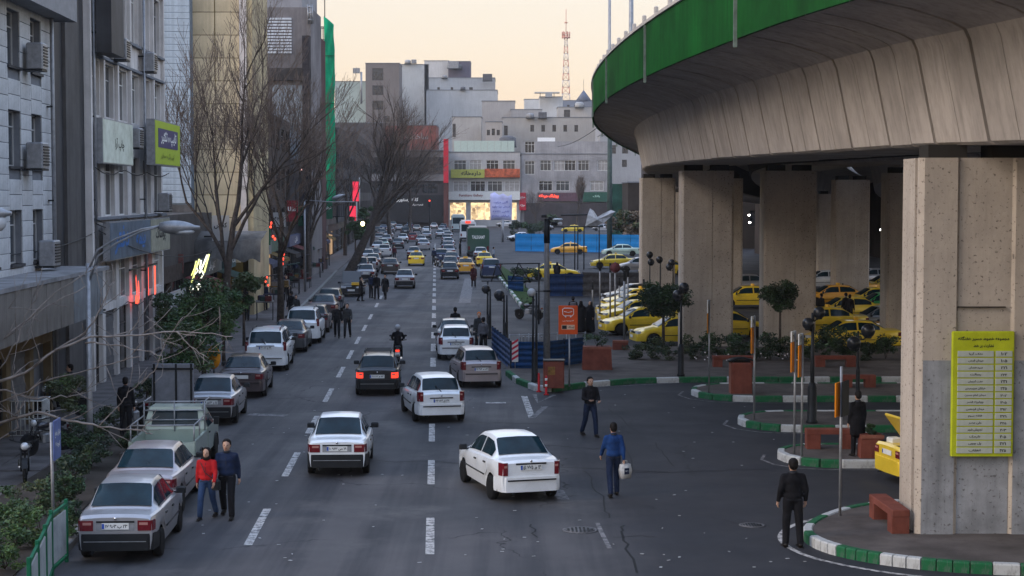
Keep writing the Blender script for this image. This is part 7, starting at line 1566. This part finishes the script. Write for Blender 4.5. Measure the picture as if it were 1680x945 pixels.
deck_lamp('thin pole furthest left on the flyover', 15, 981, r=.07, ztop=12); deck_lamp('thin curved pole on the flyover beside the furthest left one', 13, 986, arm=[[(0,0,8),(.25,0,9.6),(.9,0,10.2)]], r=.06, ztop=8)
# wires
def wire(label, pts, sag=.3, r=.02):
    t = thing('overhead_wire', label, 'wire', (0,0,0)); a, b_ = pts; q = [a.lerp(b_, k/12) - Vector((0,0,sag*4*(k/12)*(1-k/12))) for k in range(13)]; g = MB(); g.tube(q, r, 4); g.build('cable', [METD], t)
wire('thin wire from the left picture edge to the corner of the office block', (at(-20,418,48), at(162,378,62)), .25, .018); wire('wire from the billboard to the flyover edge', (at(915,240,330), at(978,211,200)), .5, .05)
wire('low wire between the lamp pole and the tree trunk', (at(162,378,62), at(365,400,88)), .8, .02)
# fence at the far right of the plaza, rubble behind it
DRY = leafmat('dry', (.20,.15,.10)); [leafy('dry_brush', ['pale dry brush above the rubble, left','pale dry brush above the rubble, middle','pale dry brush against the farthest left pillar'][i], 'shrub', (xw((1012,1034,1054)[i],222), 222, 1.0), 1.2, 2.0, 1.7, 140+i, 1500, .22, (DRY, L_OLIVE), 16, .07, 'greenery on the far plaza') for i in range(3)]
hoarding('green_fence', 'dark green mesh fence beyond the plaza under the flyover edge', [Vector((xw(1004,245),245,0)), Vector((xw(1066,240),240,0))], 8.8, mat('fence_green', (.012,.06,.05), .7, var=.3, scale=.4), 3, 4, 0)
rk = random.Random(8); g = MB()
for _ in range(420):
    x = rk.uniform(1004,1066); Yk = rk.uniform(224,232); z = max(.2, rk.uniform(0, 3.6)*((x-1004)/62)**.5); s_ = rk.uniform(.15,.5); g.cbox((xw(x,Yk), Yk, z), (s_*1.3,s_,s_*.8), s_*.2, M=Matrix.Rotation(rk.uniform(0,3), 3, 'Z') @ Matrix.Rotation(rk.uniform(-.5,.5), 3, 'X'))
tag(g.build('rubble', [mat('rubble', (.26,.20,.16), .9, var=.3, scale=1)]), 'heap of pale rubble and dry brush under the flyover edge', 'rubble', kind='stuff')
g = MB(); 
for _ in range(120): p = G(rk.uniform(330,1330), rk.uniform(600,940)); g.box((p.x,p.y,.012), (rk.uniform(.02,.06),rk.uniform(.03,.09),.006), rz=rk.uniform(0,3))
tag(g.build('litter', [mat('litter_pale', (.4,.4,.4), .8, var=.2)]), 'tiny scraps of pale litter scattered on the road', 'litter', kind='stuff')

# ================================================================ trees and planting
def tp(px, py, z=.13): return G(px, py, z)
bare_tree('tall bare tree with many thin twigs in front of the ochre block', (xw(369,86), 86, .13), 19.5, 3, .24, levels=6, first=.30, spread=.60, nb=(2,3), up=.30, gnarl=.10)
bare_tree('bare tree with a dark leaning trunk behind the parked white off-roader', (xw(459,95), 95, .13), 17.0, 19, .22, levels=6, first=.27, spread=.62, nb=(2,3), lean=(.06,0), up=.24)
bare_tree('huge old tree whose thick trunk leans over the street', (xw(569,152), 152, .1), 17.5, 5, .46, lean=(.60,.1), levels=6, first=.36, spread=.50, nb=(2,3), up=.14)
bare_tree('slender bare tree between the louvred tower and the ochre block', (xw(435,128), 128, .13), 20, 12, .25, levels=5, first=.3, spread=.5, nb=(2,3), up=.35)
bare_tree('bare tree in front of the green net with red lights at its foot', (xw(505,140), 140, .13), 16, 14, .25, levels=5, first=.3, spread=.55, nb=(2,3), up=.3)
bare_tree('bare tree with pinkish twigs just right of the green net', (xw(566,200), 200, .13), 19, 22, .25, levels=5, first=.3, spread=.6, nb=(2,3), up=.25)
bare_tree('wide bare tree before the brown stair tower', (xw(610,240), 240, .13), 22, 23, .35, levels=5, first=.3, spread=.64, nb=(2,3), up=.14)
bare_tree('bare tree whose crown stands before the tall pale slab', (xw(640,262), 262, .13), 24, 25, .38, levels=5, first=.3, spread=.64, nb=(2,3), up=.14)
bare_tree('bare tree before the red brick block', (xw(672,300), 300, .13), 22, 26, .35, levels=5, first=.3, spread=.64, nb=(2,3), up=.14)
bare_tree('narrow bare poplar in front of the pale shopping block', (xw(946,372), 372, 0), 16, 31, .25, levels=6, first=.25, spread=.25, nb=(3,3), up=.7, group='trees at the far plaza')
bare_tree('low bare tree at the left before the pale shopping block', (xw(880,372), 372, 0), 10, 33, .18, levels=5, first=.3, spread=.5, nb=(2,3), group='trees at the far plaza')
# clutter along the far left pavement
rc = random.Random(77); CC = [cloth('stall%d' % i, c) for i, c in enumerate(((.12,.03,.03),(.03,.06,.05),(.16,.15,.14),(.05,.05,.08),(.14,.09,.03),(.04,.035,.035)))]
WH = ['beside the reddish shutter','two doors past the reddish shutter','behind the second bare tree','beside the car with the raised bonnet','behind the leaning trunk','just past the leaning trunk','below the green net','past the green net','under the pink banner','beyond the pink banner','near the far end of the left row','at the far end of the left row']
for i in range(12):
    Yc = 84 + i*9.5; L = rc.uniform(3.5,6); t = facade('awning', ('red','green','pale','navy','ochre','black')[i % 6] + ' cloth awning over the shopfront ' + WH[i], Yc, UF-.02, 'awning', 'awnings over the left shopfronts'); g = MB(); n = 8; vs = []
    for k in range(n+1): x = L*k/n; vs += [(x,-.14,3.15),(x,-1.7,2.62+.03*(k%2)),(x,-1.74,2.34+.05*(k%2))]
    g.add(vs, [(3*k+j,3*k+3+j,3*k+4+j,3*k+1+j) for k in range(n) for j in range(2)]); o = g.build('cloth', [CC[i % 6]], t); s_ = o.modifiers.new('s','SOLIDIFY'); s_.thickness = .03
    for x in (.1, L-.1): g = MB(); g.tube([(x,-.14,2.5),(x,-1.68,2.6)], .02, 4); g.build('strut', [METD], t)
for i in range(10):
    Yc = 97 + i*8.3; x = kx(Yc)-1.3-rc.uniform(0,.8); t = thing('market_stall', ('low','tall','cloth covered','narrow','wide')[i % 5] + ' pavement stall stacked with boxes ' + WH[i+1 if i < 11 else 11] + (', kerb side' if i % 2 else ', wall side'), 'stall', (x, Yc, .13), RA + rc.uniform(-.1,.1), 'pavement stalls on the left')
    w_, h_s = rc.uniform(.9,1.6), rc.uniform(.7,1.1); g = MB(); g.cbox((0,0,h_s), (w_,1.6,.07), .01); g.build('table_top', [CC[(i+2) % 6]], t)
    for a_, b_ in ((-1,-1),(1,-1),(-1,1),(1,1)): g = MB(); g.box((a_*(w_/2-.06),b_*.7,h_s/2-.02), (.05,.05,h_s-.04)); g.build('leg', [METD], t)
    for k in range(5): g = MB(); s0 = rc.uniform(.22,.36); g.cbox((rc.uniform(-.3,.3)*w_, -.6+.3*k, h_s+.04+s0/2), (s0*1.3,s0*.8,s0), .02); g.build('box', [CC[(i+k) % 6]], t)
    if i % 2: 
        for b_ in (-.75,.75): g = MB(); g.tube([(w_/2-.05,b_,0),(w_/2-.05,b_,2.2)], .02, 4); g.build('post', [METD], t)
        g = MB(); g.add([(-w_/2,-.9,2.0),(w_/2,-.9,2.25),(w_/2,.9,2.25),(-w_/2,.9,2.0)], [(0,1,2,3)]); o = g.build('canopy', [CC[(i+4) % 6]], t); s_ = o.modifiers.new('s','SOLIDIFY'); s_.thickness = .03
for i in range(9):
    Yc = 92 + i*11.5; t = facade('projecting_sign', 'upright projecting sign, ' + ('white','red','green')[i % 3] + ', above the shopfront ' + WH[i+2], Yc, UF-.02, 'sign', 'projecting signs on the left'); g = MB(); z0_ = rc.uniform(3.6,5.2); h0 = rc.uniform(1.0,2.2); g.b2((0,-1.35,z0_),(.18,-.45,z0_+h0)); g.build('sign_box', [(WFRAME, mat('sign_dullred', (.3,.03,.04), .6, var=.2), mat('sign_dullgreen', (.03,.14,.08), .6, var=.2))[i % 3]], t); g = MB(); g.b2((.06,-.45,z0_+.2),(.12,-.003,z0_+.28)); g.build('bracket', [METD], t); text(('کفش','عکس','نان','پارچه','طلا','گل','کتاب','ساعت','فرش')[i], .7, .35, (INK, WHT, WHT)[i % 3], t, (-.01,-.9,z0_+h0*.6), -PI/2)
for i in range(8):
    Yc = 96 + i*9; person(0, 0, 'pedestrian in ' + ('black','dark blue','grey','maroon')[i % 4] + ' on the left pavement ' + WH[i+2], rc.uniform(1.6,1.8), ('walk','stand','walk2')[i % 3], rc.choice((0,PI,.4)), (C_BLACK, C_NAVY, C_GREY, cloth('maroon', (.07,.012,.02)))[i % 4], C_BLACK, pos=(kx(Yc)-rc.uniform(1.2,2.8), Yc, .13), group='pedestrians on the left pavement')
# near tree, off to the left, whose pale branches cross the view
rt_ = random.Random(40); tr, cr_ = MB(), MB(); base = Vector((-15.6, 43.5, .13)); tr.tube([base, base+Vector((.15,0,1.6)), base+Vector((.3,.1,3.2)), base+Vector((.2,.3,5.2))], [.20,.16,.13,.08], 8)
def limb(pts, Y0, Y1, r0, st=None):
    P = ([st] if st else []) + [at(x, y, lerp(Y0,Y1,i/max(1,len(pts)-1))) for i, (x, y) in enumerate(pts)]; n = len(P); R_ = [max(.012, r0*(1-.75*i/(n-1))) for i in range(n)]
    Q = []; RR = []
    for i in range(n-1):
        for k in range(4): Q.append(P[i].lerp(P[i+1], k/4) + Vector((rt_.gauss(0,.015),rt_.gauss(0,.05),rt_.gauss(0,.02)))*(1 if k else 0)); RR.append(lerp(R_[i],R_[i+1],k/4))
    Q.append(P[-1]); RR.append(R_[-1]); (tr if r0 > .04 else cr_).tube(Q, RR, 5)
    for i in range(2, len(Q)):
        if rt_.random() < .5:
            d_ = (Q[i]-Q[i-1]).normalized(); sd_ = Vector((rt_.gauss(0,.6), rt_.gauss(0,.6), rt_.gauss(.25,.6))); nd = (d_*.8+sd_).normalized(); L = rt_.uniform(.35,1.3); q = [Q[i]]; 
            for k in range(3): nd = (nd+Vector((rt_.gauss(0,.15),rt_.gauss(0,.15),rt_.gauss(.08,.12)))).normalized(); q.append(q[-1]+nd*L/3)
            cr_.tube(q, [RR[i]*.55, RR[i]*.45, .009, .006], 4)
            if rt_.random() < .6: b3 = q[1]; nd2 = (nd+Vector((rt_.gauss(0,.5),rt_.gauss(0,.5),rt_.gauss(.2,.4)))).normalized(); cr_.tube([b3, b3+nd2*L*.3, b3+nd2*L*.55], [.010,.008,.005], 3)
s1, s2, s3 = base+Vector((.2,.05,2.0)), base+Vector((.28,.1,3.0)), base+Vector((.22,.2,4.4))
limb([(0,694),(60,676),(110,690),(165,701),(232,706),(250,712)], 43, 42, .05, s1); limb([(10,640),(60,655),(110,652),(150,640)], 43.5, 44, .035, s1)
limb([(0,625),(40,612),(90,575),(140,545),(165,505),(187,462)], 43, 43.5, .05, s2); limb([(90,575),(150,552),(210,550),(290,544),(335,547),(382,552)], 43.2, 42.5, .035); limb([(140,563),(190,566),(240,576),(266,583)], 43.2, 42.8, .028); limb([(290,544),(312,568),(342,588)], 42.6, 42.4, .02); limb([(232,630),(258,600),(272,560),(300,520)], 43, 43, .02)
limb([(0,560),(50,520),(90,480),(130,455)], 43, 44, .03, s3); limb([(0,604),(30,560),(40,520),(62,480)], 43, 43, .03, s2); limb([(0,660),(90,620),(170,600),(232,585)], 43.5, 42.5, .03, s2); limb([(160,702),(200,660),(215,640),(240,620)], 42.4, 42.4, .018); limb([(0,505),(70,507),(140,470)], 43.5, 44, .022, s3)
limb([(0,720),(30,700),(30,660),(20,625)], 43, 43, .03, s1)
t = thing('bare_tree', 'bare tree at the left edge whose pale branches cross the pavement view', 'tree', (0,0,0)); tr.build('trunk', [PALETWIG], t); cr_.build('crown', [PALETWIG], t, fix=False)
# leafy trees by the left kerb
GL = 'leafy trees by the left kerb'
leafy('citrus_tree', 'green leafy tree beside the silver sedan beyond the pickup', 'tree', (-11.0,57.5,.15), .95, 1.05, 1.25, 51, 3600, .07, (L_LIGHT, L_CITRUS, L_OLIVE), 26, .09, GL, lean=(.05,0))
leafy('citrus_tree', 'leafy tree over the dark brown parked sedan, tallest of the kerb trees', 'tree', (-11.6,64,.15), 1.3, 1.35, 1.55, 52, 4600, .075, (L_CITRUS, L_LIGHT, L_MID), 30, .10, GL)
leafy('citrus_tree', 'leafy tree hanging over the white parked off-roader', 'tree', (-11.95,70.5,.15), 1.0, 1.1, 1.3, 53, 3600, .08, (L_CITRUS, L_LIGHT), 24, .09, GL)
leafy('citrus_tree', 'small leafy tree beside the tree trunk with red lights', 'tree', (-12.6,80,.15), 2.0, .9, .9, 54, 2200, .10, (L_CITRUS, L_OLIVE), 14, .08, GL)
leafy('citrus_tree', 'dark leafy tree under the neon sign', 'tree', (-13.6,68,.15), 1.1, .95, 1.4, 55, 2600, .08, (L_MID, L_OLIVE), 18, .09, GL)
leafy('evergreen_tree', 'round green tree past the leaning trunk', 'tree', (xw(583,195),195,.1), 1.6, 1.5, 2.0, 56, 2200, .16, (L_MID, L_CITRUS), 14, .12, GL); leafy('evergreen_tree', 'second green tree behind the round one in the left row', 'tree', (xw(597,225),225,.1), 1.8, 1.5, 2.4, 57, 2000, .18, (L_MID, L_CITRUS), 14, .12, GL)
leafy('street_tree', 'small olive green tree behind the parked motorcycles', 'tree', tp(116,738), .95, .62, .72, 58, 2600, .05, (L_OLIVE, L_LIGHT), 16, .06, GL)
# median trees
leafy('clipped_tree', 'dark round clipped tree beside the first globe lamp', 'tree', (xw(1089,75),75,.19), 1.55, 1.42, .98, 61, 7500, .07, (L_DARK, L_MID), 34, .09, 'clipped trees on the median'); leafy('clipped_tree', 'dark round clipped tree in front of the third pillar', 'tree', (xw(1281,76),76,.19), 1.75, .95, .80, 62, 5000, .065, (L_DARK, L_MID), 26, .07, 'clipped trees on the median')
GM = 'shrubs planted along the median'
for i, (px, Yb, rx, rz, ml, sz) in enumerate(((1135,73,.8,.55,(L_DARK,L_OLIVE),.06),(1165,72.5,.8,.6,(L_DARK,L_MID),.06),(1200,72.8,.9,.75,(L_DARK,L_MID),.07),(1225,72.2,.7,.5,(L_DARK,L_OLIVE),.06),(1258,72.5,.9,.7,(L_DARK,L_MID),.07),(1295,72.3,.8,.55,(L_DARK,L_OLIVE),.06),(1330,72.6,.8,.6,(L_DARK,L_MID),.06),(1362,72.2,.95,.9,(L_DARK,L_MID),.08),(1392,72.8,.8,.7,(L_DARK,L_MID),.07),(1425,72.4,.7,.5,(L_DARK,L_OLIVE),.06),(1100,72.2,.8,.45,(L_OLIVE,L_DARK),.05),(1070,72.8,.8,.5,(L_OLIVE,L_DARK),.05),(1040,72.8,.75,.45,(L_OLIVE,L_DARK),.05),(1455,72.6,.7,.6,(L_DARK,L_MID),.06))):
    leafy('shrub', ['shrub left of the second pillar foot','dark shrub at the foot of the second pillar','tallest flowering shrub right of the second pillar','low shrub under the thin orange pole sign','flowering shrub below the round clipped tree','shrub behind the twin pole signs, left one','shrub behind the thick black lamp','tall upright shrub right of the thick black lamp','dark shrub before the yellow taxi nose','low shrub below the slim twin globe lamp','wilted olive hedge bush behind the globe lamp','wilted olive hedge bush in the middle','wilted olive hedge bush by the large planter','last shrub beside the near pillar'][i], 'shrub', (xw(px,Yb), Yb, .13), .05, rx, rz, 70+i, 1100, sz, ml, 12, .02, GM)
g = MB(); rf_ = random.Random(6)
for _ in range(26): Yb = rf_.uniform(71.2,71.8); p = at(rf_.uniform(1140,1320), rf_.uniform(575,592), Yb); ell(g, p, (.035,.03,.035), 6, 4)
tag(g.build('flowers', [mat('petal', (.65,.6,.6), .6, var=0)]), 'small pale flowers dotted over the median shrubs', 'flowers', kind='stuff')
# planting at the lower left
GB = 'shrubs in the lower left planting bed'
for i, (px, py, rx, rz, ml) in enumerate(((25,905,.55,.5,(L_LIGHT,L_MID)),(70,900,.6,.5,(L_LIGHT,L_OLIVE)),(18,860,.6,.5,(L_MID,L_LIGHT)),(60,845,.6,.45,(L_OLIVE,L_MID)),(100,830,.55,.5,(L_MID,L_DARK)),(118,828,.45,.4,(L_OLIVE,L_MID)),(120,795,.6,.5,(L_DARK,L_MID)),(150,770,.5,.45,(L_DARK,L_OLIVE)),(130,745,.6,.5,(L_MID,L_DARK)),(165,735,.5,.4,(L_OLIVE,L_DARK)),(185,700,.5,.4,(L_OLIVE,L_DARK)),(115,880,.45,.4,(L_DARK,L_MID)),(8,940,.6,.5,(L_LIGHT,L_MID)),(140,720,.5,.5,(L_MID,L_DARK)),(215,745,.4,.35,(L_DARK,L_OLIVE)),(240,660,.5,.45,(L_DARK,L_OLIVE)),(265,680,.45,.4,(L_MID,L_OLIVE)))):
    leafy('shrub', ['pale green bush at the very corner by the railing','bright bush behind the railing panels','bright green bush at the left edge above the corner','olive bush left of the street sign post','mid green bush behind the street sign post','olive bush below the parked motorcycles','dark bush between the motorcycles and the silver sedan','dark bush beside the rosy silver sedan','leafy bush under the blue street sign','low bush beside the pickup tail','thin bush near the standing man','dark low bush at the foot of the street sign','bush cut by the bottom left corner','bush behind the second parked motorcycle','small dark bush beside the pickup bed','dark bush behind the sheet metal panel','bush beside the silver sedan in the third spot'][i], 'shrub', tp(px,py,.15), .05, rx, rz, 90+i, 1300, .045, ml, 14, .02, GB)
for i, (px, py, rx, rz) in enumerate(((850,392,1.6,1.6),(868,390,1.8,1.7),(905,376,2.0,1.8),(885,386,1.6,1.4),(928,366,1.2,3.4))):
    Yb = G(px,py).y; leafy('shrub' if i < 4 else 'conifer', ['dark hedge bush under the lavender banner, left','dark hedge bush right of the lavender banner pole','bush before the pale shopping block','bush between the banner and the grey poles','small dark conifer before the pale shopping block'][i], 'shrub' if i < 4 else 'tree', G(px,py), .3 if i < 4 else 1, rx, rz, 120+i, 900, .2, (L_DARK,L_MID), 12, .06, 'greenery on the far plaza')
leafy('shrub', 'dark shrub by the short blue hoarding on the far wedge', 'shrub', G(862,476), .3, 1.1, .9, 130, 1500, .09, (L_DARK,L_MID), 14, .04, 'greenery on the far plaza')
finish_cars()
# unused prototypes go
for k_, e_ in CARS.items():
    if not e_[2]:
        for c_ in list(e_[1].children_recursive)+[e_[1]]: bpy.data.objects.remove(c_)
# air: a thin even haze round everything
hz_ = bpy.data.materials.new('haze'); hz_.use_nodes = True; nn = hz_.node_tree; nn.nodes.clear(); oo = nn.nodes.new('ShaderNodeOutputMaterial'); pv = nn.nodes.new('ShaderNodeVolumePrincipled'); pv.inputs['Color'].default_value = (.93,.93,.95,1); pv.inputs['Density'].default_value = HAZE = .00014; pv.inputs['Anisotropy'].default_value = .2; nn.links.new(pv.outputs[0], oo.inputs['Volume'])
g = MB(); g.b2((-1200,-60,-1.2),(1200,1000,105)); hb_ = g.build('haze', [hz_]); hb_['kind'] = 'stuff'; hb_['label'] = 'thin pale evening haze filling the street'; hb_.display_type = 'WIRE'
